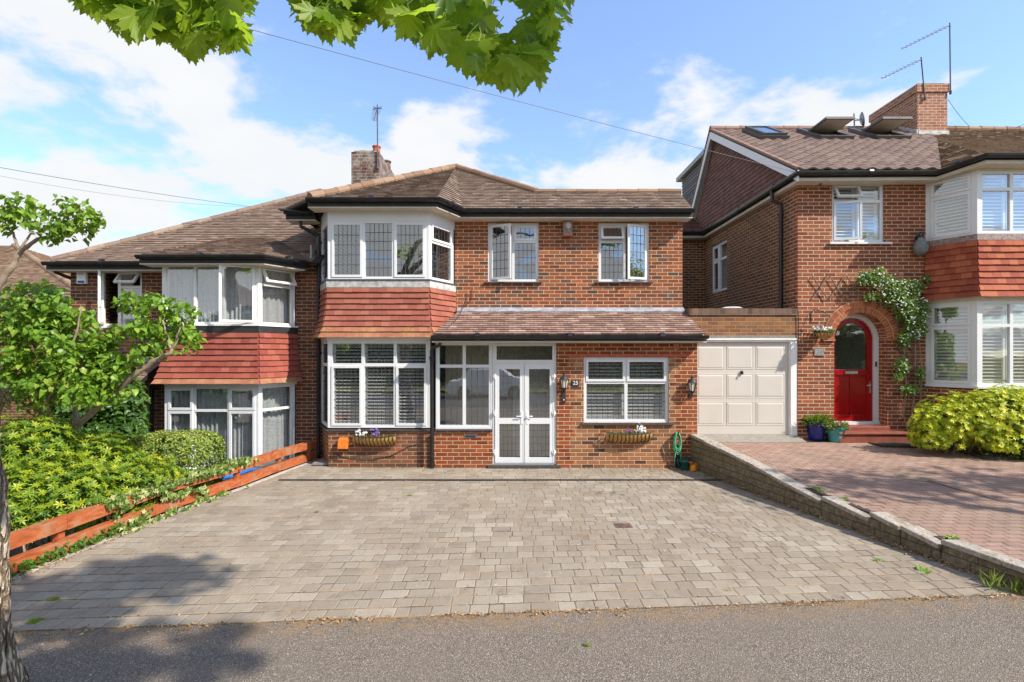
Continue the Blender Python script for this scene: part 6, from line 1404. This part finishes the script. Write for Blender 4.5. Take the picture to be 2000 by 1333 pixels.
# weeds
random.seed(51)
WG = 'weeds growing in the paving and along the stone wall'
def weed(p, h, n, lab, flat=False, lf='leaf_grass'):
    m = MB()
    for k in range(n):
        a = random.uniform(0, 6.28); d = V((math.cos(a), math.sin(a), random.uniform(.1, .4) if flat else random.uniform(.6, 2.2)))
        put_leaf(m, p+V((math.cos(a), math.sin(a), 0))*.015, V((0, -.2, 1))+rv()*.4, d, 'ovate' if flat else 'blade', h*random.uniform(.5, 1), random.random())
    m.build('weed', lf, label=lab, cat='weed', group=WG, uv=False)
weed(G(1800, 1119), .12, 22, 'flat bright green weed in the driveway near the wall, largest of the paving weeds', True)
weed(G(1722, 1098), .07, 14, 'small flat weed just beyond the largest driveway weed', True)
weed(G(1432, 1160), .11, 10, 'upright straw-green grass tuft near the front edge of the driveway')
weed(G(1372, 932), .10, 14, 'small green weed in the corner by the far end of the stone wall', True)
weed(G(1478, 978), .06, 10, 'tiny green weed on the driveway in the shadow of the stone wall', True)
weed(G(1400, 950), .05, 10, 'green sprig at the foot of the stone wall near its far end', True)
for (y, dx, h, n, lab) in ((7.65, .2, .14, 30, 'leafy weed behind the coping, farthest along the wall top'), (7.15, .2, .09, 20, 'low weed behind the coping, second along the wall top'), (6.75, .22, .08, 18, 'low weed behind the coping just before the first step in the wall'), (5.55, .24, .08, 20, 'weed on the red drive beside the nearest coping stones')):
    x = xat(RE, y)+dx; weed(V((x, y, zr(x, y))), h, n, lab, h < .1)
for (px, py, h, lab) in ((1940, 1150, .22, 'tall pale grass at the near end of the stone wall'), (1985, 1158, .20, 'tall pale grass at the right edge beside the wall end'), (1955, 1135, .17, 'shorter grass tuft against the near end of the wall')):
    c = G(px, py); m = MB()
    for k in range(26): a = random.uniform(0, 6.28); put_leaf(m, c+V((random.uniform(-.07, .07), random.uniform(-.04, .04), 0)), rv(), V((math.cos(a)*.25, math.sin(a)*.25, 1)), 'blade', h*random.uniform(.5, 1), random.uniform(.5, 1))
    m.build('grass_tuft', 'leaf_grass', label=lab, cat='weed', group=WG, uv=False)
weed(P(1375, 858, 10.1)+V((.0, 0, 0)), .13, 8, 'thin weed standing in front of the garage door at the wall end')
m = MB(); a, b = V((7.35, 8.75, 0)), V((7.62, 7.95, 0)); a = V((P(1812, 955, 1).x*7.55, 7.55, 0)); b = V((P(1952, 1000, 1).x*6.7, 6.7, 0))
pp = [a.lerp(b, k/8)+V((0, 0, zr(0, a.lerp(b, k/8).y)+.016))+rv()*.006 for k in range(9)]; m.tube(pp, [.011]*7+[.009, .005], 6); m.build('fallen_stick', 'twig', label='long thin stick lying on the red block drive', cat='stick')
# maple leaf shape
half = [(0, 0), (.10, -.10), (.28, -.14), (.40, -.08), (.52, -.10), (.42, .06), (.50, .12), (.62, .26), (.78, .34), (.66, .40), (.62, .50), (.52, .46), (.38, .42), (.40, .56), (.48, .66), (.38, .70), (.36, .82), (.26, .78), (.18, .70), (.14, .82), (.16, .92), (.08, .94), (0, 1.10)]
outl = half[1:]+[(-x, y) for x, y in reversed(half[1:-1])]
def maple(mb, uvb, p, n, d, s, r, curl=.15):
    x, y, z = basis(n, d); cx, cy = 0, .12
    pts = [(cx, cy)]+outl
    sk = random.uniform(-.08, .08); wv = random.uniform(.5, 1.5)
    def w3(a, b): rr_ = a*a+b*b; return p+x*(a*s+sk*b*s)+y*b*s+z*(-curl*rr_*s+.04*s*math.sin(a*6*wv)+.10*abs(a)*s)
    i0 = len(mb.v); mb.v += [tuple(w3(a, b)) for a, b in pts]; n_ = len(outl)
    for k in range(n_):
        q = (0, 1+k, 1+(k+1) % n_); mb.f.append(tuple(i0+j for j in q)); mb.r.append(r)
        for j in q: uvb.extend((pts[j][0], pts[j][1]))
random.seed(61)
mt = thing('maple_tree', (-3.42, 3.2, 0), 'street maple with mossy furrowed trunk at the left edge and leaves hanging over the top', 'tree')
# trunk: furrowed tube
m = MB(); seg, rings = 72, 110; vs = []
def tc(z): return V((-3.415-.030*z-.012*max(0, z-2)**1.5, 3.22, z))
for j in range(rings+1):
    z = -.1+4.9*j/rings; c = tc(z); r0 = .205+.05*math.exp(-max(0, z)*3)-.010*z
    if 1.75 < z < 2.1: r0 += .035*math.exp(-((z-1.93)/.07)**2)
    for k in range(seg):
        a = 2*math.pi*k/seg; u = V((math.cos(a)*2.1, math.sin(a)*2.1, z*.55)); f = abs(noise.noise(u*2.6))*.07+abs(noise.noise(u*6))*.04+abs(noise.noise(u*13))*.015+noise.noise(V((math.cos(a), math.sin(a), z*1.2)))*.02
        vs.append(c+V((math.cos(a), math.sin(a), 0))*(r0-.045+f))
m.mesh(vs, [(j*seg+k, j*seg+(k+1) % seg, (j+1)*seg+(k+1) % seg, (j+1)*seg+k) for j in range(rings) for k in range(seg)])
br_ = [[tc(4.6), V((-3.0, 2.7, 5.3)), V((-2.0, 2.2, 5.4)), V((-.9, 2.2, 5.0)), V((0, 2.3, 4.6))], [tc(4.4), V((-3.2, 2.3, 5.0)), V((-2.3, 1.7, 5.3)), V((-1.4, 1.0, 5.5))], [tc(4.6), V((-3.3, 2.2, 6.0)), V((-1.8, 1.2, 7.2)), V((.8, .6, 7.0)), V((3.2, .5, 7.1))], [V((-2.0, 2.2, 5.4)), V((-1.7, 2.4, 4.9)), V((-1.65, 2.45, 4.2))], [V((-.9, 2.2, 5.0)), V((-.5, 2.4, 4.5)), V((-.3, 2.5, 4.0))], [V((-2.0, 2.2, 5.4)), V((-1.0, 2.4, 4.8)), V((-.8, 2.45, 4.1))], [V((-3.0, 2.7, 5.3)), V((-2.1, 2.6, 4.7)), V((-1.8, 2.6, 4.0))]]
for b in br_: m.tube(b, [.10, .07, .045, .03, .015][:len(b)] if b[0].z > 4.3 and (b[0]-tc(4.6)).length < .5 else [.03, .02, .01][:len(b)], 8)
m.build('trunk', 'bark', mt, smooth=True)
m = MB(); c = tc(1.93)
for k in range(900):
    a = random.uniform(-2.2, .6); z = random.gauss(0, .05); put_leaf(m, c+V((math.cos(a)*.235, math.sin(a)*.235, z)), V((math.cos(a), math.sin(a), .3))+rv()*.4, rv(), 'ovate', .02, random.random())
m.build('moss_patch', 'moss', mt, uv=False)
bd = [(138, 12), (165, 45), (200, 50), (215, 62), (235, 70), (262, 95), (290, 70), (320, 95), (345, 105), (385, 133), (410, 85), (440, 118), (458, 118), (470, 40), (500, 0)]
bd2 = [(565, 5), (590, 40), (610, 85), (650, 95), (680, 95), (712, 60), (735, 50), (765, 55), (790, 85), (820, 108), (860, 118), (890, 110), (905, 150), (950, 170), (985, 190), (1015, 198), (1040, 185), (1050, 150), (1062, 115), (1090, 60), (1110, 15), (1122, 0)]
def bnd(B, x):
    for a, b in zip(B, B[1:]):
        if a[0] <= x <= b[0]: return lerp(a[1], b[1], (x-a[0])/(b[0]-a[0]))
    return -50
m = MB(); uvb = []; pet = MB()
for B, n in ((bd, 330), (bd2, 520)):
    x0, x1 = B[0][0], B[-1][0]; k = 0
    while k < n:
        px = random.uniform(x0, x1); Y = random.uniform(1.95, 2.75); s = random.uniform(.07, .14); spx = s*1.1*F/Y
        lim = bnd(B, px)-spx*.93; 
        py = random.uniform(-150, lim) if k % 3 else lim-random.uniform(0, 22)
        if lim < -150: k += 1; continue
        # leaf hangs from its stalk, tip downwards
        lean = random.uniform(-.55, .55); edge = min(px-x0, x1-px)
        if edge < spx*.45: px = px+(spx*.45-edge)*(1 if px-x0 < x1-px else -1)
        p = P(px, py, Y); nn = (V((random.gauss(0, .45), -.75+random.gauss(0, .4), .45+random.gauss(0, .4)))).normalized(); d = V((lean, random.gauss(0, .3), -1))
        maple(m, uvb, p, nn, d, s, random.random(), random.uniform(.0, .35))
        pet.tube([p+V((0, 0, .0)), p+V((random.uniform(-.03, .03), .02, .05)), p+V((random.uniform(-.05, .05), .03, .10))], .0016, 4); k += 1
for k in range(760):   # crown above and behind the camera
    c, rad = random.choice([(V((-2.3, .6, 5.4)), V((1.0, .6, .4))), (V((3.2, 1.1, 7.0)), V((.75, .6, .4))), (V((4.2, -.2, 7.1)), V((.7, .5, .4))), (V((2.6, 1.5, 6.6)), V((.6, .4, .3))), (V((3.4, -.4, 6.9)), V((.5, .3, .3))), (V((-3.0, 1.2, 5.8)), V((1.2, .7, .6)))])
    d = rv()*random.random()**.35; p = c+V((d.x*rad.x, d.y*rad.y, d.z*rad.z)); maple(m, uvb, p, V((random.gauss(0, .4), random.gauss(0, .4), 1)), rv()+V((0, 0, -.3)), random.uniform(.12, .18), random.random())
m.u = uvb; m.build('crown', 'leaf_maple', mt, smooth=True); pet.build('leaf_stalks', 'leaf_grass', mt, uv=False, kind='stuff')
# fallen leaves
FG = 'green maple leaves fallen on the ground'
for (px, py, s, lab) in ((68, 1210, .085, 'fallen green leaf nearest the maple trunk on the driveway'), (103, 1171, .07, 'fallen green leaf second from the trunk, on the shaded driveway'), (1146, 1260, .04, 'small bright fallen leaf on the tarmac pavement'), (798, 967, .07, 'fallen green leaf on the driveway left of the double doors'), (620, 1000, .05, 'small fallen leaf near the far left of the driveway'), (1172, 943, .05, 'small fallen leaf lying on the drain channel')):
    m = MB(); uvb = []; a = random.uniform(0, 6.28); maple(m, uvb, G(px, py, .016), V((.1, .05, 1)), V((math.cos(a), math.sin(a), 0)), s, .8, .1); m.u = uvb
    m.build('fallen_leaf', 'leaf_maple', label=lab, cat='leaf', group=FG)
random.seed(71)
m = MB()
def dry(p, s):
    a = random.uniform(0, 6.28); d = V((math.cos(a), math.sin(a), 0))
    put_leaf(m, p, V((0, 0, 1))+rv()*.5, d, 'lance' if random.random() < .6 else 'ovate', s, random.random())
for k in range(2600):
    x = random.uniform(-4.4, 5.0); clump = noise.noise(V((x*1.7, 0, 5))); 
    if random.random() > .35+clump*1.2: continue
    y = ey(x)-abs(random.gauss(0, .05))+.03; dry(V((x, y, .012)), random.uniform(.012, .035))
for k in range(1500): y = random.uniform(4.6, 9.3); x = xat(RE, y)-abs(random.gauss(0, .045))-.01; dry(V((x, y, .016+random.random()*.01)), random.uniform(.015, .045))
for k in range(500): y = random.uniform(4.9, 7.0); x = xat(LE, y)+random.gauss(-.02, .06); dry(V((x, y, .016)), random.uniform(.015, .04))
for k in range(240): x = random.uniform(-3.5, 3.4); dry(V((x, YP-abs(random.gauss(0, .04))-.01, .016)), random.uniform(.015, .04))
for k in range(150): x, y = random.uniform(2.6, 3.4), random.uniform(9.5, 9.8); dry(V((x, y, .016)), random.uniform(.02, .05))
for k in range(2600):
    t0 = random.randrange(rows); x = random.uniform(-4.5, 4.5)
    if random.random() < .7 and x > 1.5: continue
    dry(V((x, YV(x, t0/rows)+random.gauss(0, .005), .011)), random.uniform(.008, .026))
for k in range(1500):
    x = random.uniform(-4.3, 4.9)
    if noise.noise(V((x*1.1, 7, 5))) < -.05: continue
    a = random.uniform(0, 6.28); put_leaf(m, V((x, ey(x)-abs(random.gauss(0, .07)), .008)), V((0, -.3, 1))+rv()*.3, V((math.cos(a), math.sin(a)*.6, .1)), 'blade', random.uniform(.02, .06), .75+random.random()*.25)
m.build('dry_leaf_litter', 'litter', label='brown leaf litter and moss crumbs in the joints and along the edges', cat='leaf litter', kind='stuff', uv=False)
random.seed(72)
m = MB()
for k in range(260):
    x, y = random.uniform(-4.2, 4.6), random.uniform(3.2, 6.5); s = random.uniform(.002, .0045); z = .004 if y < ey(x) else .009
    if y < ey(x) or random.random() < .4: m.box(x-s, y-s, z-.004, x+s, y+s, z+s*.6)
m.build('loose_grit', 'kerb', label='small pale stones scattered over tarmac and driveway', cat='grit', kind='stuff')
# ------------------------------------------------------------------ wires
def wire(name, a, b, sag, r, label, mat='wire'):
    m = MB(); a, b = V(a), V(b); m.tube([a.lerp(b, t_/30)-V((0, 0, sag*4*(t_/30)*(1-t_/30))) for t_ in range(31)], r, 5); m.build(name, mat, label=label, cat='overhead wire', group='overhead wires')
wire('overhead_wire', (5.60, 10.15, 5.80), (-12.5, 1.6, 6.55), .12, .0042, 'long thin wire crossing the sky from the right house gutter to the upper left')
wire('overhead_wire', P(490, 404, 12.3), P(-150, 300, 9), .05, .006, 'thicker of the two wires running left from the left house roof')
wire('overhead_wire', P(485, 405, 12.3), P(-150, 312, 9.3), .16, .003, 'thinner lower wire running left from the left house roof')
wire('overhead_wire', P(1852, 195, 14), P(1915, 262, 14.5), .12, .006, 'short drooping cable from the right chimney to the ridge')
wire('overhead_wire', P(1970, 256, 14.5), P(2100, 200, 13), .0, .006, 'wire leaving the ridge at the right edge of the picture')
# ------------------------------------------------------------------ across the street (seen in the glass)
random.seed(81)
o = thing('opposite_house', (3, -30, 1.2), 'brick house across the road with a hipped brown roof, reflected in the windows', 'house')
m = MB(); m.box(-3, -36, 1, 9, -28, 6.2); m.build('wall', 'brick_left', o); m = MB()
a, b, c, d = V((-3.5, -27.6, 6.2)), V((9.5, -27.6, 6.2)), V((5.5, -32, 9.2)), V((.5, -32, 9.2)); e, f_ = V((-3.5, -36.4, 6.2)), V((9.5, -36.4, 6.2))
for pl in ([b, a, d, c], [a, e, d], [f_, b, c], [e, f_, c, d]): slab(m, pl, .1)
m.build('roof', 'hip_brown', o)
for x in (-1.6, 1.6, 6): 
    for z in (1.9, 4.5): m = MB(); m.box(x-.8, -27.99, z, x+.8, -27.9, z+1.3); w_ = m.build('window', 'upvc', o); m = MB(); m.box(x-.7, -27.9, z+.1, x+.7, -27.88, z+1.2); m.build('pane', 'slate_sign', w_)
for i, (x, y, h, w) in enumerate(((-14, -20, 7, 3.2), (-7, -23, 6, 2.8), (13, -19, 7.5, 3.4), (20, -24, 6.5, 3))):
    lab = ['dense tree across the road, leftmost of the four', 'smaller round tree across the road left of the opposite house', 'tall tree across the road right of the opposite house', 'dense tree across the road, rightmost of the four'][i]
    o = thing('roadside_tree', (x, y, .8), lab, 'tree', 'trees across the road'); m = MB(); m.tube([(x, y, .6), (x+.1, y, 2.2), (x, y, h*.6)], [.25, .2, .1], 10); m.build('trunk', 'bark', o)
    m = MB(); bush_leaves(m, [(V((x, y, h*.62)), V((w*.8, w*.8, h*.36))), (V((x+w*.4, y, h*.5)), V((w*.6, w*.6, h*.26))), (V((x-w*.4, y+.3, h*.5)), V((w*.6, w*.6, h*.26)))], 2600, 'ovate', .38, shell=.5); m.build('crown', 'leaf_dark', o, uv=False)
o = thing('street_tree', (9.6, 4.2, .0), 'small leafy street tree beyond the right edge, shading the red drive', 'tree')
m = MB(); m.tube([(9.6, 4.2, -.2), (9.6, 4.3, 2.5), (9.5, 4.5, 5)], [.14, .11, .05], 10); m.build('trunk', 'bark', o)
m = MB(); bush_leaves(m, [(V((9.3, 4.9, 4.9)), V((1.25, .8, .7))), (V((10.6, 4.6, 5.2)), V((1.3, .9, .9))), (V((11.8, 5.0, 4.9)), V((1.2, .8, .8)))], 1500, 'ovate', .17, shell=.95); m.build('crown', 'leaf_maple', o, uv=False)
o = thing('roadside_hedge', (0, -13, .4), 'long dark green hedge across the road, reflected in the lower windows', 'hedge')
m = MB()
for k in range(16000):
    x = random.uniform(-28, 28); fc = random.random(); h_ = 3.9+.7*noise.noise(V((x*.25, 1, 2)))+.25*noise.noise(V((x*1.5, 4, 2))); z = .3+h_*random.random() if fc < .6 else .3+h_
    y = -12.4+random.gauss(0, .12)+.3*noise.noise(V((x*.8, z, 0))) if fc < .6 else random.uniform(-14, -12.3)
    put_leaf(m, V((x, y, z)), V((0, .8, .5))+rv()*.7, rv(), 'ovate', random.uniform(.18, .34), random.random())
m.build('foliage', 'leaf_dark', o, uv=False); m = MB(); m.box(-28, -13.9, .2, 28, -12.6, 3.4); m.build('inner_growth', 'soil', o)
o = thing('parked_car', (-1.2, -6.6, -.1), 'white hatchback parked across the road, reflected in the porch glass', 'car')
m = MB(); X0, Y0 = -1.2, -6.6; pr = [(-2.0, .25), (-2.02, .65), (-1.9, .85), (-1.45, .95), (-1.0, 1.42), (.7, 1.45), (1.3, .98), (1.95, .85), (2.0, .55), (1.98, .25)]
sec = []
for yy, sc_ in ((-.84, .0), (-.80, .04), (0, .05), (.80, .04), (.84, 0)): sec.append([(X0+x, Y0+yy*(1-.16*max(0, z-.9)), z-.1+(sc_ if z > .3 else 0)) for x, z in pr])
n = len(pr); vs = [p for s in sec for p in s]; m.mesh(vs, [(s*n+i, s*n+(i+1) % n, (s+1)*n+(i+1) % n, (s+1)*n+i) for s in range(4) for i in range(n)]+[tuple(range(n-1, -1, -1)), tuple(4*n+i for i in range(n))]); m.build('body', 'white', o, smooth=False)
for x in (-1.25, 1.3):
    for y in (-.78, .78):
        m = MB(); m.tube([(X0+x, Y0+y-.1, .22), (X0+x, Y0+y+.1, .22)], .31, 20); w_ = m.build('wheel', 'black_matt', o); m = MB(); m.tube([(X0+x, Y0+y-.11, .22), (X0+x, Y0+y+.11, .22)], .19, 16); m.build('rim', 'metal', w_)
m = MB(); 
for sgn in (-1, 1): m.mesh([(X0-.95, Y0+sgn*.81, .82), (X0+.75, Y0+sgn*.81, .82), (X0+.6, Y0+sgn*.76, 1.28), (X0-.7, Y0+sgn*.76, 1.28)], [(0, 1, 2, 3)])
m.build('side_windows', 'slate_sign', o)
# ------------------------------------------------------------------ light, sky, camera
AZ_, EL_ = R(60), R(42)
sd_ = V((math.sin(AZ_)*math.cos(EL_), -math.cos(AZ_)*math.cos(EL_), math.sin(EL_)))
L = bpy.data.lights.new('sun', 'SUN'); L.energy = 3.75; L.angle = R(.8); L.color = (1, .935, .83)
lo = bpy.data.objects.new('sun', L); COL.objects.link(lo); lo.rotation_euler = sd_.to_track_quat('Z', 'Y').to_euler(); lo.location = (8, -8, 14)
w = bpy.data.worlds.new('World'); bpy.context.scene.world = w; w.use_nodes = True
nt = w.node_tree; nd = nt.nodes; lk = nt.links; bg = nd['Background']
sky = nd.new('ShaderNodeTexSky'); sky.sky_type = 'NISHITA'; sky.sun_disc = False; sky.sun_elevation = EL_; sky.sun_rotation = math.atan2(sd_.x, sd_.y)
sky.air_density = 1.0; sky.dust_density = .6; sky.ozone_density = 1.6
tcn = nd.new('ShaderNodeTexCoord'); sp = nd.new('ShaderNodeSeparateXYZ'); lk.new(tcn.outputs['Generated'], sp.inputs[0])
def mth(op, a, b=0.0, c=None):
    n_ = nd.new('ShaderNodeMath'); n_.operation = op
    for i, q in enumerate((a, b, c)):
        if q is None: continue
        if hasattr(q, 'node'): lk.new(q, n_.inputs[i])
        else: n_.inputs[i].default_value = q
    return n_.outputs[0]
den = mth('ADD', mth('MAXIMUM', sp.outputs[2], 0), .22)
cx_, cy_ = mth('DIVIDE', sp.outputs[0], den), mth('DIVIDE', sp.outputs[1], den)
cb = nd.new('ShaderNodeCombineXYZ'); lk.new(cx_, cb.inputs[0]); lk.new(cy_, cb.inputs[1]); cb.inputs[2].default_value = 3.7
def nz(scale, det, ro):
    n_ = nd.new('ShaderNodeTexNoise'); lk.new(cb.outputs[0], n_.inputs['Vector']); n_.inputs['Scale'].default_value = scale; n_.inputs['Detail'].default_value = det; n_.inputs['Roughness'].default_value = ro; n_.inputs['Distortion'].default_value = .15; return n_.outputs['Fac']
f1 = mth('ADD', mth('MULTIPLY', nz(2.1, 10, .57), .80), mth('MULTIPLY', nz(.8, 3, .5), .24))
bias = mth('ADD', mth('MULTIPLY_ADD', sp.outputs[0], -.070, .042), mth('MULTIPLY', mth('MINIMUM', sp.outputs[1], 0), -.07))
bias = mth('ADD', bias, mth('MULTIPLY', mth('SUBTRACT', .25, sp.outputs[2]), .16))
v_ = mth('ADD', f1, bias)
mr = nd.new('ShaderNodeMapRange'); mr.interpolation_type = 'SMOOTHSTEP'; lk.new(v_, mr.inputs[0]); mr.inputs[1].default_value = .505; mr.inputs[2].default_value = .60; mr.inputs[3].default_value = .12
mr2 = nd.new('ShaderNodeMapRange'); lk.new(nz(3.1, 8, .6), mr2.inputs[0]); mr2.inputs[1].default_value = .3; mr2.inputs[2].default_value = .7; mr2.inputs[3].default_value = .80; mr2.inputs[4].default_value = 1.0
cc = nd.new('ShaderNodeMix'); cc.data_type = 'RGBA'; lk.new(mr2.outputs[0], cc.inputs['Factor']); cc.inputs[6].default_value = (2.85, 3.2, 3.7, 1); cc.inputs[7].default_value = (4.1, 4.16, 4.24, 1)
mx = nd.new('ShaderNodeMix'); mx.data_type = 'RGBA'; lk.new(mr.outputs[0], mx.inputs['Factor'])
sc_ = nd.new('ShaderNodeMix'); sc_.data_type = 'RGBA'; sc_.blend_type = 'MULTIPLY'; sc_.inputs['Factor'].default_value = 1; lk.new(sky.outputs[0], sc_.inputs[6]); sc_.inputs[7].default_value = (1.04, 1.22, 1.45, 1)
lk.new(sc_.outputs[2], mx.inputs[6]); lk.new(cc.outputs[2], mx.inputs[7]); lk.new(mx.outputs[2], bg.inputs[0]); bg.inputs[1].default_value = .12
cam = bpy.data.cameras.new('camera'); co = bpy.data.objects.new('camera', cam); COL.objects.link(co); co.location = (0, 0, CZ); co.rotation_euler = (R(90), 0, 0)
cam.sensor_width = 36; cam.lens = 18; cam.shift_y = 21.5/2000; cam.clip_end = 2000; cam.clip_start = .05
sc = bpy.context.scene; sc.camera = co
sc.view_settings.view_transform = 'Standard'; sc.view_settings.look = 'None'; sc.view_settings.exposure = .96; sc.view_settings.gamma = 1
sc.render.engine = 'CYCLES'; sc.cycles.use_denoising = True; sc.cycles.max_bounces = 8; sc.cycles.transparent_max_bounces = 16
